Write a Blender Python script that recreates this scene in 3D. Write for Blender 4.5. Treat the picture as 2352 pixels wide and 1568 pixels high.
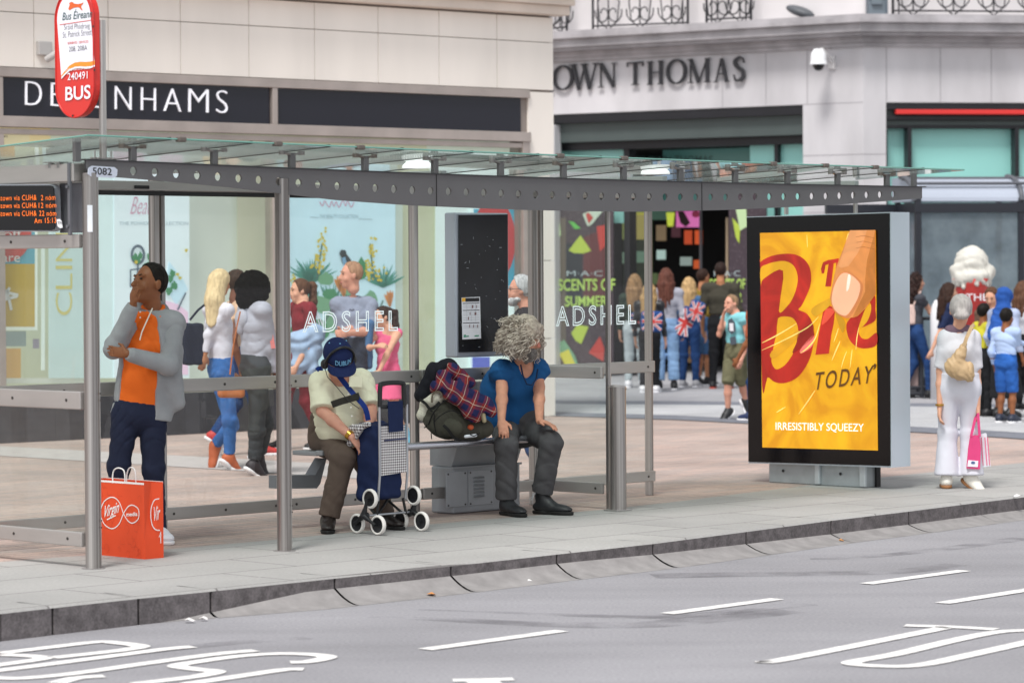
import bpy, bmesh, math, random
import numpy as np
from mathutils import Vector, Matrix
R_ = math.radians
for o in list(bpy.data.objects): bpy.data.objects.remove(o)
SC = bpy.context.scene
COL = SC.collection
# ------------------------------------------------------------------ camera
PW, PF = 2352.0, 7149.0                   # working picture width and focal length in the same units
EYE = Vector((0, 0, 1.75))
_p, _r = math.atan(175/PF), R_(0.344)
_d = Vector((0, math.cos(_p), -math.sin(_p)))
_r0, _u0 = Vector((1, 0, 0)), Vector((0, math.sin(_p), math.cos(_p)))
CR = _r0*math.cos(_r) - _u0*math.sin(_r)
CU = _r0*math.sin(_r) + _u0*math.cos(_r)
cam = bpy.data.cameras.new("camera")
camo = bpy.data.objects.new("camera", cam); COL.objects.link(camo)
camo.matrix_world = Matrix((( CR.x, CU.x, -_d.x, EYE.x), (CR.y, CU.y, -_d.y, EYE.y), (CR.z, CU.z, -_d.z, EYE.z), (0, 0, 0, 1)))
cam.sensor_width = 36; cam.lens = PF/PW*36
cam.clip_start = .5; cam.clip_end = 1500
cam.dof.use_dof = True; cam.dof.focus_distance = 21.0; cam.dof.aperture_fstop = 3.3
SC.camera = camo
# ------------------------------------------------------------------ light
SUN_EL, SUN_AZ = 58, 200                    # overcast: high, very soft sun
w = bpy.data.worlds.new("World"); SC.world = w; w.use_nodes = True
nt = w.node_tree; nt.nodes.clear()
sky = nt.nodes.new('ShaderNodeTexSky'); sky.sky_type = 'NISHITA'; sky.sun_disc = False
sky.sun_elevation = R_(SUN_EL); sky.sun_rotation = R_(SUN_AZ); sky.dust_density = 1.5; sky.air_density = 1.0; sky.ozone_density = 1
hs = nt.nodes.new('ShaderNodeHueSaturation'); hs.inputs['Saturation'].default_value = .16
bg = nt.nodes.new('ShaderNodeBackground'); bg.inputs['Strength'].default_value = .105
wo = nt.nodes.new('ShaderNodeOutputWorld')
nt.links.new(sky.outputs[0], hs.inputs['Color']); nt.links.new(hs.outputs[0], bg.inputs['Color']); nt.links.new(bg.outputs[0], wo.inputs['Surface'])
sl = bpy.data.lights.new("sun", 'SUN'); sl.energy = 1.7; sl.angle = R_(14); sl.color = (1, .965, .93)
so = bpy.data.objects.new("sun", sl); COL.objects.link(so)
so.rotation_euler = (R_(90-SUN_EL), 0, R_(180-SUN_AZ)); so.location = (0, 0, 30)
SC.view_settings.view_transform = 'Standard'; SC.view_settings.look = 'None'
SC.view_settings.exposure = 0.80; SC.view_settings.gamma = 1
SC.render.resolution_x = 1024; SC.render.resolution_y = 682
SC.render.engine = 'CYCLES'
SC.cycles.transparent_max_bounces = 24; SC.cycles.max_bounces = 8
# ------------------------------------------------------------------ picture -> place
def ray(px, py): return _d*PF + CR*(px-1176) - CU*(py-784)
def P(px, py, Y):
    r = ray(px, py); return EYE + r*(Y/r.y)
def G(px, py, z=0.0):
    r = ray(px, py); return EYE + r*((z-EYE.z)/r.z)
def HIT(px, py, o, n):
    r = ray(px, py); return EYE + r*((o-EYE).dot(n)/r.dot(n))
A0 = R_(44.5)
UX = Vector((math.sin(A0), math.cos(A0), 0)); WX = Vector((-math.cos(A0), math.sin(A0), 0)); ZX = Vector((0, 0, 1))
O0 = Vector((-2.448, 18.1, 0))
def S(u, w, z=0.0): return O0 + UX*u + WX*w + ZX*z
def HW(px, py, w): return HIT(px, py, S(0, w), WX)      # on the street-parallel plane w
def HU(px, py, u): return HIT(px, py, S(u, 0), UX)      # on the cross plane u
def uw(p): d = p-O0; return d.dot(UX), d.dot(WX)
# ------------------------------------------------------------------ materials
def lin(c):
    if isinstance(c, str):
        c = tuple(int(c[i:i+2], 16)/255 for i in (0, 2, 4))
    return tuple((x/12.92 if x <= .04045 else ((x+.055)/1.055)**2.4) for x in c)
_mats = {}
def M(name, col, rough=.6, metal=0, spec=.5, var=None, bump=None, emit=0, sss=0, coat=0, scale3=None):
    """col sRGB hex; var=(scale, amount[, detail]); bump=(scale, strength, distance)"""
    if name in _mats: return _mats[name]
    m = bpy.data.materials.new(name); m.use_nodes = True
    t = m.node_tree; b = t.nodes['Principled BSDF']; c = lin(col)
    b.inputs['Base Color'].default_value = (*c, 1); b.inputs['Roughness'].default_value = rough
    b.inputs['Metallic'].default_value = metal; b.inputs['Specular IOR Level'].default_value = spec
    if coat: b.inputs['Coat Weight'].default_value = coat; b.inputs['Coat Roughness'].default_value = .08
    if sss:
        b.inputs['Subsurface Weight'].default_value = sss; b.inputs['Subsurface Radius'].default_value = (.012, .005, .003)
        b.inputs['Subsurface Scale'].default_value = 1
    tc = t.nodes.new('ShaderNodeTexCoord'); vec = tc.outputs['Object']
    if scale3:
        mp = t.nodes.new('ShaderNodeMapping'); mp.inputs['Scale'].default_value = scale3[:3]
        if len(scale3) > 3: mp.inputs['Rotation'].default_value = (0, 0, scale3[3])
        t.links.new(vec, mp.inputs[0]); vec = mp.outputs[0]
    if var:
        n = t.nodes.new('ShaderNodeTexNoise'); n.inputs['Scale'].default_value = var[0]
        n.inputs['Detail'].default_value = var[2] if len(var) > 2 else 4
        t.links.new(vec, n.inputs['Vector'])
        r = t.nodes.new('ShaderNodeValToRGB'); a = var[1]
        r.color_ramp.elements[0].position = .3; r.color_ramp.elements[1].position = .7
        r.color_ramp.elements[0].color = (*[max(0, x*(1-a)) for x in c], 1)
        r.color_ramp.elements[1].color = (*[min(1, x*(1+a)) for x in c], 1)
        t.links.new(n.outputs['Fac'], r.inputs[0]); t.links.new(r.outputs[0], b.inputs['Base Color'])
    if bump:
        n = t.nodes.new('ShaderNodeTexNoise'); n.inputs['Scale'].default_value = bump[0]; n.inputs['Detail'].default_value = 5
        t.links.new(vec, n.inputs['Vector'])
        bn = t.nodes.new('ShaderNodeBump'); bn.inputs['Strength'].default_value = bump[1]; bn.inputs['Distance'].default_value = bump[2]
        t.links.new(n.outputs['Fac'], bn.inputs['Height']); t.links.new(bn.outputs[0], b.inputs['Normal'])
    if emit:
        b.inputs['Emission Color'].default_value = (*c, 1); b.inputs['Emission Strength'].default_value = emit
    _mats[name] = m; return m
def node(m, typ, **kw):
    n = m.node_tree.nodes.new(typ)
    for k, v in kw.items():
        if k in n.inputs: n.inputs[k].default_value = v
        else: setattr(n, k, v)
    return n
def glass(name, tint, refl=1.0, rough=.0, dirt_sheen=0.0, dirt_sheen_col='c8ccca'):
    """thin sheet glass: clear with a fresnel reflection; dirt = share of a pale film"""
    if name in _mats: return _mats[name]
    m = bpy.data.materials.new(name); m.use_nodes = True; t = m.node_tree; t.nodes.clear()
    o = t.nodes.new('ShaderNodeOutputMaterial'); tr = t.nodes.new('ShaderNodeBsdfTransparent'); tr.inputs[0].default_value = (*lin(tint), 1)
    gl = t.nodes.new('ShaderNodeBsdfGlossy'); gl.inputs['Roughness'].default_value = rough; gl.inputs[0].default_value = (refl, refl, refl, 1)
    fr = t.nodes.new('ShaderNodeFresnel'); gm = t.nodes.new('ShaderNodeNewGeometry'); ma = t.nodes.new('ShaderNodeMath'); ma.operation = 'MULTIPLY_ADD'
    ma.inputs[1].default_value = -.8333; ma.inputs[2].default_value = 1.5; t.links.new(gm.outputs['Backfacing'], ma.inputs[0]); t.links.new(ma.outputs[0], fr.inputs['IOR'])
    mx = t.nodes.new('ShaderNodeMixShader')
    t.links.new(fr.outputs[0], mx.inputs[0]); t.links.new(tr.outputs[0], mx.inputs[1]); t.links.new(gl.outputs[0], mx.inputs[2])
    out = mx.outputs[0]
    if dirt_sheen:
        d1 = t.nodes.new('ShaderNodeBsdfDiffuse'); d1.inputs[0].default_value = (*lin(dirt_sheen_col), 1); d2 = t.nodes.new('ShaderNodeBsdfTranslucent'); d2.inputs[0].default_value = (*lin(dirt_sheen_col), 1)
        df = t.nodes.new('ShaderNodeMixShader'); t.links.new(d1.outputs[0], df.inputs[1]); t.links.new(d2.outputs[0], df.inputs[2])
        n = t.nodes.new('ShaderNodeTexNoise'); n.inputs['Scale'].default_value = 3; n.inputs['Detail'].default_value = 6
        tc = t.nodes.new('ShaderNodeTexCoord'); t.links.new(tc.outputs['Object'], n.inputs['Vector'])
        mr = t.nodes.new('ShaderNodeMapRange'); mr.inputs['From Min'].default_value = .3; mr.inputs['From Max'].default_value = .7
        mr.inputs['To Min'].default_value = dirt_sheen*.6; mr.inputs['To Max'].default_value = dirt_sheen*1.4
        t.links.new(n.outputs['Fac'], mr.inputs[0])
        m2 = t.nodes.new('ShaderNodeMixShader'); t.links.new(mr.outputs[0], m2.inputs[0]); t.links.new(out, m2.inputs[1]); t.links.new(df.outputs[0], m2.inputs[2]); out = m2.outputs[0]
    t.links.new(out, o.inputs[0]); _mats[name] = m; return m
# ------------------------------------------------------------------ mesh helpers
class MB:
    def __init__(s): s.v = []; s.f = []; s.sm = []
    def add(s, vs, fs, smooth=False):
        n = len(s.v); s.v += [Vector(v) for v in vs]
        s.f += [tuple(i+n for i in f) for f in fs]; s.sm += [smooth]*len(fs); return s
    def poly(s, pts): return s.add(pts, [tuple(range(len(pts)))])
    def box(s, c, sx, sy, sz, ax=None, ay=None, az=None, bev=0):
        ax = ax or UX; ay = ay or WX; az = az or ZX; c = Vector(c)
        if not bev:
            vs = [c + ax*(sx/2*i) + ay*(sy/2*j) + az*(sz/2*k) for i in (-1, 1) for j in (-1, 1) for k in (-1, 1)]
            return s.add(vs, [(0, 1, 3, 2), (4, 6, 7, 5), (0, 4, 5, 1), (2, 3, 7, 6), (0, 2, 6, 4), (1, 5, 7, 3)])
        bm = bmesh.new(); bmesh.ops.create_cube(bm, size=1)
        for v in bm.verts: v.co = Vector((v.co.x*sx, v.co.y*sy, v.co.z*sz))
        bmesh.ops.bevel(bm, geom=bm.edges[:], offset=bev, segments=2, affect='EDGES', profile=.5)
        bm.verts.index_update()
        s.add([c + ax*v.co.x + ay*v.co.y + az*v.co.z for v in bm.verts], [tuple(v.index for v in f.verts) for f in bm.faces]); bm.free(); return s
    def prism(s, pts, d):
        """closed outline (3-D points in one plane) pushed along vector d"""
        n = len(pts); a = [Vector(p) for p in pts]; b = [p+d for p in a]
        return s.add(a+b, [tuple(range(n)), tuple(range(2*n-1, n-1, -1))]+[(i, (i+1) % n, (i+1) % n+n, i+n) for i in range(n)])
    def tube(s, pts, r, n=10, caps=True, smooth=True, closed=False, flat=None):
        pts = [Vector(p) for p in pts]; m = len(pts)
        rs = r if isinstance(r, (list, tuple)) else [r]*m
        t0 = (pts[1]-pts[0]).normalized(); up = Vector((0, 0, 1)) if abs(t0.z) < .9 else Vector((1, 0, 0))
        if flat is not None: up = flat
        x = t0.cross(up).normalized(); y = x.cross(t0); vs = []
        for i, p in enumerate(pts):
            if closed: t = (pts[(i+1) % m]-pts[i-1]).normalized()
            else: t = (pts[min(i+1, m-1)]-pts[max(i-1, 0)]).normalized()
            x = (x - t*x.dot(t)).normalized(); y = t.cross(x)
            for k in range(n):
                a = 2*math.pi*k/n; vs.append(p + (x*math.cos(a)+y*math.sin(a))*rs[i])
        fs = []
        for i in range(m if closed else m-1):
            j = (i+1) % m
            for k in range(n): fs.append((i*n+k, i*n+(k+1) % n, j*n+(k+1) % n, j*n+k))
        s.add(vs, fs, smooth)
        if caps and not closed: s.add(vs[:n], [tuple(range(n))[::-1]]); s.add(vs[-n:], [tuple(range(n))])
        return s
    def strip(s, pts, w, nrm, h=0.0):
        """flat ribbon of width w along pts lying in the plane of nrm (thickness h)"""
        pts = [Vector(p) for p in pts]; L = []; Rr = []
        ws = w if isinstance(w, (list, tuple)) else [w]*len(pts)
        for i, p in enumerate(pts):
            t = (pts[min(i+1, len(pts)-1)]-pts[max(i-1, 0)]).normalized(); q = nrm.cross(t).normalized()*ws[i]/2
            L.append(p+q); Rr.append(p-q)
        for i in range(len(pts)-1):
            qd = [L[i], Rr[i], Rr[i+1], L[i+1]]
            if h: s.prism(qd, nrm*h)
            else: s.poly(qd)
        return s
    def lathe(s, prof, c, n=24, ax=None, ay=None, az=None, smooth=True, arc=1.0):
        ax = ax or Vector((1, 0, 0)); ay = ay or Vector((0, 1, 0)); az = az or ZX; c = Vector(c); vs = []
        for r, z in prof:
            for k in range(n): a = 2*math.pi*k/n*arc; vs.append(c + (ax*math.cos(a)+ay*math.sin(a))*r + az*z)
        fs = [(i*n+k, i*n+(k+1) % n, (i+1)*n+(k+1) % n, (i+1)*n+k) for i in range(len(prof)-1) for k in range(n)]
        return s.add(vs, fs, smooth)
    def build(s, name, mat, parent=None, origin=None):
        me = bpy.data.meshes.new(name)
        org = parent_loc(parent) if parent is not None else (Vector(origin) if origin is not None else sum(s.v, Vector())/max(1, len(s.v)))
        if parent is None and origin is None: org.z = min(v.z for v in s.v)
        me.from_pydata([tuple(v-org) for v in s.v], [], s.f)
        me.polygons.foreach_set('use_smooth', s.sm)
        bm = bmesh.new(); bm.from_mesh(me); bmesh.ops.recalc_face_normals(bm, faces=bm.faces); bm.to_mesh(me); bm.free()
        me.materials.append(mat); me.update()
        o = bpy.data.objects.new(name, me); COL.objects.link(o)
        if parent is not None: o.parent = parent
        else: o.location = org
        return o
def parent_loc(p):
    l = Vector(p.location)
    while p.parent: p = p.parent; l += Vector(p.location)
    return l
def tag(o, label=None, cat=None, group=None, kind=None):
    if label: o['label'] = label
    if cat: o['category'] = cat
    if group: o['group'] = group
    if kind: o['kind'] = kind
    return o
def thing(name, label, cat, loc, group=None):
    o = bpy.data.objects.new(name, None); COL.objects.link(o); o.location = Vector(loc); o.empty_display_size = .2
    return tag(o, label, cat, group)
def dup(o, off, parent=None):
    c = o.copy(); COL.objects.link(c); c.parent = parent
    if parent is None: c.location = Vector(o.location)+off
    for ch in list(o.children): dup(ch, off, c)
    return c
def text_geo(body, offset=0.0, extrude=0.0, outline=0.0, spacing=1.0, res=4):
    cu = bpy.data.curves.new('t', 'FONT'); cu.body = body; cu.size = 1; cu.resolution_u = res
    cu.space_character = spacing
    if outline: cu.fill_mode = 'NONE'; cu.bevel_depth = outline; cu.bevel_resolution = 0
    else: cu.offset = offset; cu.extrude = extrude
    o = bpy.data.objects.new('t', cu); COL.objects.link(o)
    dg = bpy.context.evaluated_depsgraph_get(); me = bpy.data.meshes.new_from_object(o.evaluated_get(dg))
    vs = [v.co.copy() for v in me.vertices]; fs = [tuple(p.vertices) for p in me.polygons]
    bpy.data.objects.remove(o); bpy.data.curves.remove(cu); bpy.data.meshes.remove(me); return vs, fs
def text(mb, body, p0, X, Y, Z=None, shear=0, **kw):
    """fit the words into the parallelogram p0 + X (width) + Y (height); Z = depth vector of the letters"""
    vs, fs = text_geo(body, **kw)
    x0 = min(v.x for v in vs); x1 = max(v.x for v in vs); y0 = min(v.y for v in vs); y1 = max(v.y for v in vs)
    z0 = min(v.z for v in vs); z1 = max(v.z for v in vs); zz = max(1e-6, z1-z0)
    out = []
    for v in vs:
        b = (v.y-y0)/(y1-y0); a = (v.x-x0)/(x1-x0)
        out.append(p0 + X*(a+shear*(b-.0)) + Y*b + (Z*((v.z-z0)/zz) if Z is not None else Vector((0, 0, 0))))
    mb.add(out, fs); return mb
def quadtext(mb, body, hit, x0, y0, x1, y1, Z=None, y0b=None, y1b=None, **kw):
    """words between picture corners on a surface: left bottom (x0,y1), right bottom (x1,y1b), left top (x0,y0)"""
    p0 = hit(x0, y1); X = hit(x1, y1b if y1b is not None else y1)-p0; Y = hit(x0, y0)-p0
    return text(mb, body, p0, X, Y, Z, **kw)
def catmull(pts, n=6, closed=False):
    out = []; m = len(pts)
    for i in range(m if closed else m-1):
        p0, p1, p2, p3 = (pts[(i+k) % m] if closed else pts[min(max(i+k, 0), m-1)] for k in (-1, 0, 1, 2))
        for k in range(n):
            t = k/n; out.append(tuple(.5*((2*b)+(-a+c)*t+(2*a-5*b+4*c-d)*t*t+(-a+3*b-3*c+d)*t**3) for a, b, c, d in zip(p0, p1, p2, p3)))
    if not closed: out.append(tuple(pts[-1]))
    return out
# ------------------------------------------------------------------ signed distance modelling (bodies, clothes, bags)
def nz(v): v = np.asarray(v, float); return v/np.linalg.norm(v)
class SDF:
    """smooth union of tapered limbs and ellipsoids, meshed by surface nets into ONE continuous skin"""
    def __init__(s, k=.02): s.p = []; s.cuts = []; s.k = k; s.holes = []
    def limb(s, a, b, ra, rb, lat=None, kl=1.0, k=None):
        s.p.append(('l', np.array(a, float), np.array(b, float), ra, rb, None if lat is None else nz(lat), kl, k)); return s
    def flatlimb(s, a, b, ra, rb, rnd=.006, k=None):     # flat-ended cone: sleeves, trouser legs
        s.p.append(('c', np.array(a, float), np.array(b, float), ra, rb, rnd, 0, k)); return s
    def ell(s, c, r, ax=None, k=None):
        A = np.eye(3) if ax is None else np.array([nz(x) for x in ax]); s.p.append(('e', np.array(c, float), A, np.array(r, float), 0, 0, 0, k)); return s
    def box(s, c, h, ax=None, rnd=.02, k=None):
        A = np.eye(3) if ax is None else np.array([nz(x) for x in ax]); s.p.append(('b', np.array(c, float), A, np.array(h, float), rnd, 0, 0, k)); return s
    def cut(s, o, n): s.cuts.append((np.array(o, float), nz(n))); return s       # removes the side n points to
    def hole(s, a, b, ra, rb): s.holes.append((np.array(a, float), np.array(b, float), ra, rb)); return s
    def bounds(s, q):
        if q[0] in 'lc': m = max(q[3], q[4])*max(1, q[6] if q[0] == 'l' else 1.); return np.minimum(q[1], q[2])-m, np.maximum(q[1], q[2])+m
        m = float(np.max(q[3]))*(1.0 if q[0] == 'e' else 1.75); return q[1]-m, q[1]+m
    def mesh(s, mb, h, noise=None, smooth=True):
        lo = np.min([s.bounds(q)[0] for q in s.p], 0)-3*h; hi = np.max([s.bounds(q)[1] for q in s.p], 0)+3*h
        n = np.ceil((hi-lo)/h).astype(int)+1
        F = np.full(n, .08, np.float32); ax = [lo[i]+h*np.arange(n[i]) for i in range(3)]
        for q in s.p:
            k = q[7] if q[7] is not None else s.k
            b0, b1 = s.bounds(q); mg = k+3*h+.01
            i0 = np.maximum(0, np.floor((b0-mg-lo)/h).astype(int)); i1 = np.minimum(n, np.ceil((b1+mg-lo)/h).astype(int)+1)
            X, Y, Z = np.meshgrid(*[ax[i][i0[i]:i1[i]] for i in range(3)], indexing='ij'); Pp = np.stack([X, Y, Z], -1).astype(np.float32)
            if q[0] == 'l':
                a, b, ra, rb, lat, kl = q[1:7]; ab = b-a; L2 = max(1e-9, ab@ab); v = Pp-a.astype(np.float32)
                t = np.clip((v@ab)/L2, 0, 1); v = v-t[..., None]*ab
                if lat is not None: dl = v@lat; v = v+lat*(dl*(1/kl-1))[..., None]
                d = np.sqrt((v*v).sum(-1))-(ra+(rb-ra)*t)
            elif q[0] == 'c':
                a, b, ra, rb, rnd = q[1:6]; ab = b-a; L = np.sqrt(ab@ab); ab = ab/L; v = Pp-a
                z = v@ab; rr = np.sqrt(np.maximum(0, (v*v).sum(-1)-z*z)); t = np.clip(z/L, 0, 1)
                dx = rr-(ra+(rb-ra)*t)+rnd; dz = np.abs(z-L/2)-L/2+rnd
                d = np.minimum(np.maximum(dx, dz), 0)+np.sqrt(np.maximum(dx, 0)**2+np.maximum(dz, 0)**2)-rnd
            elif q[0] == 'e':
                v = (Pp-q[1])@q[2].T; r = q[3]; k0 = np.sqrt(((v/r)**2).sum(-1)); k1 = np.sqrt(((v/(r*r))**2).sum(-1))+1e-6; d = k0*(k0-1)/k1
            else:
                v = np.abs((Pp-q[1])@q[2].T)-q[3]+q[4]; d = np.sqrt((np.maximum(v, 0)**2).sum(-1))+np.minimum(v.max(-1), 0)-q[4]
            sl_ = tuple(slice(i0[i], i1[i]) for i in range(3)); f = F[sl_]
            hh = np.maximum(k-np.abs(f-d), 0)/k; F[sl_] = np.minimum(f, d)-hh*hh*k*.25
        if noise or s.cuts or s.holes:
            X, Y, Z = np.meshgrid(*ax, indexing='ij')
            if noise:
                for (amp, fr, ph, dv) in noise:      # soft folds: a warped sine; a negative amplitude cuts narrow creases
                    dv = nz(dv); q = X*dv[0]+Y*dv[1]+Z*dv[2]
                    sn = np.sin(fr*q+ph+1.7*np.sin(.37*fr*X+ph)+1.5*np.sin(.31*fr*Y+2*ph)+1.2*np.sin(.43*fr*Z+3*ph)); F -= (amp*(sn if amp > 0 else np.exp(-(sn/.3)**2)*(.4+.6*np.sin(.23*fr*(X+Z-Y)+ph*2)))).astype(np.float32)
            for o, nn in s.cuts: F = np.maximum(F, (X-o[0])*nn[0]+(Y-o[1])*nn[1]+(Z-o[2])*nn[2])
            for a, b, ra, rb in s.holes:
                ab = b-a; v = np.stack([X, Y, Z], -1)-a; t = np.clip((v@ab)/(ab@ab), 0, 1); v = v-t[..., None]*ab
                F = np.maximum(F, -(np.sqrt((v*v).sum(-1))-(ra+(rb-ra)*t)))
        # surface nets
        for sx in (0, -1):
            F[sx, :, :] = np.maximum(F[sx, :, :], h*.5); F[:, sx, :] = np.maximum(F[:, sx, :], h*.5); F[:, :, sx] = np.maximum(F[:, :, sx], h*.5)
        I = (F < 0); c = [F[i:n[0]-1+i, j:n[1]-1+j, k:n[2]-1+k] for i in (0, 1) for j in (0, 1) for k in (0, 1)]
        cnt = sum((q < 0).astype(np.int8) for q in c); act = (cnt > 0) & (cnt < 8)
        ii = np.argwhere(act)
        if len(ii) == 0: return mb
        cv = np.stack([q[act] for q in c], -1); off = np.array([(i, j, k) for i in (0, 1) for j in (0, 1) for k in (0, 1)], float)
        acc = np.zeros((len(ii), 3)); num = np.zeros(len(ii))
        for a in range(8):
            for b in range(a+1, 8):
                if abs(off[a]-off[b]).sum() != 1: continue
                fa, fb = cv[:, a], cv[:, b]; m = (fa < 0) != (fb < 0); t = np.where(m, fa/np.where(m, fa-fb, 1), 0)
                acc += np.where(m[:, None], off[a]+(off[b]-off[a])*t[:, None], 0); num += m
        vs = lo+h*(ii+acc/num[:, None]); idx = -np.ones(act.shape, np.int64); idx[act] = np.arange(len(ii)); faces = []
        for axis in range(3):
            o1, o2 = [(1, 2), (2, 0), (0, 1)][axis]
            a = [slice(None)]*3; b = [slice(None)]*3; a[axis] = slice(0, -1); b[axis] = slice(1, None)
            A_, B_ = I[tuple(a)], I[tuple(b)]; e = np.argwhere(A_ != B_)
            e = e[(e[:, o1] > 0) & (e[:, o2] > 0)]
            e = e[(e[:, 0] < act.shape[0]) & (e[:, 1] < act.shape[1]) & (e[:, 2] < act.shape[2])]
            if len(e) == 0: continue
            flip = A_[e[:, 0], e[:, 1], e[:, 2]]
            def g(d1, d2): q = e.copy(); q[:, o1] -= d1; q[:, o2] -= d2; return idx[q[:, 0], q[:, 1], q[:, 2]]
            qd = np.stack([g(0, 0), g(1, 0), g(1, 1), g(0, 1)], -1); qd[~flip] = qd[~flip][:, ::-1]
            faces.append(qd[(qd >= 0).all(1)])
        fa = np.concatenate(faces)
        mb.add([Vector(v) for v in vs.tolist()], [tuple(f) for f in fa.tolist()], smooth); return mb
    def build(s, name, mat, parent, h, noise=None): return s.mesh(MB(), h, noise).build(name, mat, parent)
# ================================================================== THE SETTING
RZ = -.15                                  # road level; the pavement top is z = 0
# kerb line (top front edge) followed along its gentle curve
kx = [(-260, 1437), (0, 1405), (121, 1391.5), (318, 1370), (484, 1353.5), (769, 1324), (1036, 1296), (1279, 1269), (1500, 1245), (1714, 1217.5), (1909, 1192), (2087, 1171), (2254, 1150), (2352, 1138.5), (2600, 1106)]
KP = [G(*q) for q in kx]
KP = [KP[0]-(KP[1]-KP[0]).normalized()*40] + KP + [KP[-1]+(KP[-1]-KP[-2]).normalized()*60]
asph = M('asphalt', '97969a', .9, spec=.3, var=(.55, .10, 6), bump=(160, .5, .004))
def ground_tex(m, fine=90, amt=.3, streaks=True):
    """breaks a ground colour up: fine grit, broad stains, long tyre-polished streaks along the street"""
    t = m.node_tree; b = t.nodes['Principled BSDF']; src = b.inputs['Base Color'].links[0].from_socket if b.inputs['Base Color'].links else None
    tc = node(m, 'ShaderNodeTexCoord'); n = node(m, 'ShaderNodeTexNoise', Scale=fine, Detail=3.0); t.links.new(tc.outputs['Object'], n.inputs['Vector'])
    mr = node(m, 'ShaderNodeMapRange'); mr.inputs['From Min'].default_value = .3; mr.inputs['From Max'].default_value = .7; mr.inputs['To Min'].default_value = 1-amt; mr.inputs['To Max'].default_value = 1+amt*.6
    t.links.new(n.outputs['Fac'], mr.inputs[0])
    mix = node(m, 'ShaderNodeMix', data_type='RGBA', blend_type='MULTIPLY'); mix.inputs[0].default_value = 1
    if src: t.links.new(src, mix.inputs[6])
    else: mix.inputs[6].default_value = b.inputs['Base Color'].default_value
    t.links.new(mr.outputs[0], mix.inputs[7]); out = mix.outputs[2]
    if streaks:
        mp = node(m, 'ShaderNodeMapping'); mp.inputs['Rotation'].default_value = (0, 0, -(math.pi/2-R_(43))); mp.inputs['Scale'].default_value = (.22, 1.6, 1)
        t.links.new(tc.outputs['Object'], mp.inputs[0]); n2 = node(m, 'ShaderNodeTexNoise', Scale=1.1, Detail=4.0); t.links.new(mp.outputs[0], n2.inputs['Vector'])
        m2 = node(m, 'ShaderNodeMapRange'); m2.inputs['From Min'].default_value = .32; m2.inputs['From Max'].default_value = .6; m2.inputs['To Min'].default_value = .91; m2.inputs['To Max'].default_value = 1.04
        t.links.new(n2.outputs['Fac'], m2.inputs[0]); mx2 = node(m, 'ShaderNodeMix', data_type='RGBA', blend_type='MULTIPLY'); mx2.inputs[0].default_value = 1
        t.links.new(out, mx2.inputs[6]); t.links.new(m2.outputs[0], mx2.inputs[7]); out = mx2.outputs[2]
    t.links.new(out, b.inputs['Base Color'])
ground_tex(asph, 55, .16)
def slabs(name, c1, c2, cm, lu, lw, mortar, rot=None, fine=45, amt=.12, var=.1, off=.5):
    """laid paving: brick texture turned to the street, with stains"""
    m = M(name, 'ffffff', .85, spec=.3, bump=(70, .25, .003)); t = m.node_tree; b = t.nodes['Principled BSDF']
    tc = node(m, 'ShaderNodeTexCoord'); mp = node(m, 'ShaderNodeMapping'); mp.inputs['Rotation'].default_value = (0, 0, -(math.pi/2-A0) if rot is None else rot)
    t.links.new(tc.outputs['Object'], mp.inputs[0])
    br = node(m, 'ShaderNodeTexBrick'); br.offset = off; br.inputs['Scale'].default_value = 1; br.inputs['Mortar Size'].default_value = mortar
    br.inputs['Mortar Smooth'].default_value = .3; br.inputs['Brick Width'].default_value = lu; br.inputs['Row Height'].default_value = lw
    br.inputs['Color1'].default_value = (*lin(c1), 1); br.inputs['Color2'].default_value = (*lin(c2), 1); br.inputs['Mortar'].default_value = (*lin(cm), 1)
    t.links.new(mp.outputs[0], br.inputs['Vector'])
    n = node(m, 'ShaderNodeTexNoise', Scale=.9, Detail=7.0); t.links.new(tc.outputs['Object'], n.inputs['Vector'])
    mr = node(m, 'ShaderNodeMapRange'); mr.inputs['From Min'].default_value = .3; mr.inputs['From Max'].default_value = .68; mr.inputs['To Min'].default_value = 1-var*1.6; mr.inputs['To Max'].default_value = 1+var
    t.links.new(n.outputs['Fac'], mr.inputs[0]); mx = node(m, 'ShaderNodeMix', data_type='RGBA', blend_type='MULTIPLY'); mx.inputs[0].default_value = 1
    t.links.new(br.outputs['Color'], mx.inputs[6]); t.links.new(mr.outputs[0], mx.inputs[7]); t.links.new(mx.outputs[2], b.inputs['Base Color'])
    ground_tex(m, fine, amt, False); return m
granite = slabs('granite_slabs', 'acaba8', 'a1a09e', '757271', 1.15, .62, .008, var=.07, amt=.1)
brickp = slabs('pink_paviours', 'bfa89e', 'aea09a', '8f837d', .42, .105, .006, var=.13, amt=.14)
greyp = slabs('grey_paviours', 'a9a9ac', '9f9fa4', '86868a', .6, .2, .008, var=.1)
darkp = slabs('dark_setts', '7d8089', '757881', '62656d', .3, .15, .008, var=.08)
lightp = slabs('pale_setts', 'bcbdbf', 'b2b3b6', '989a9e', .6, .3, .008, var=.08)
far = 260
rd = MB().poly([(-far, -60, RZ), (far, -60, RZ), (far, far*1.5, RZ), (-far, far*1.5, RZ)]).build('road', asph, origin=(0, 0, RZ)); tag(rd, kind='structure')
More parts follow.
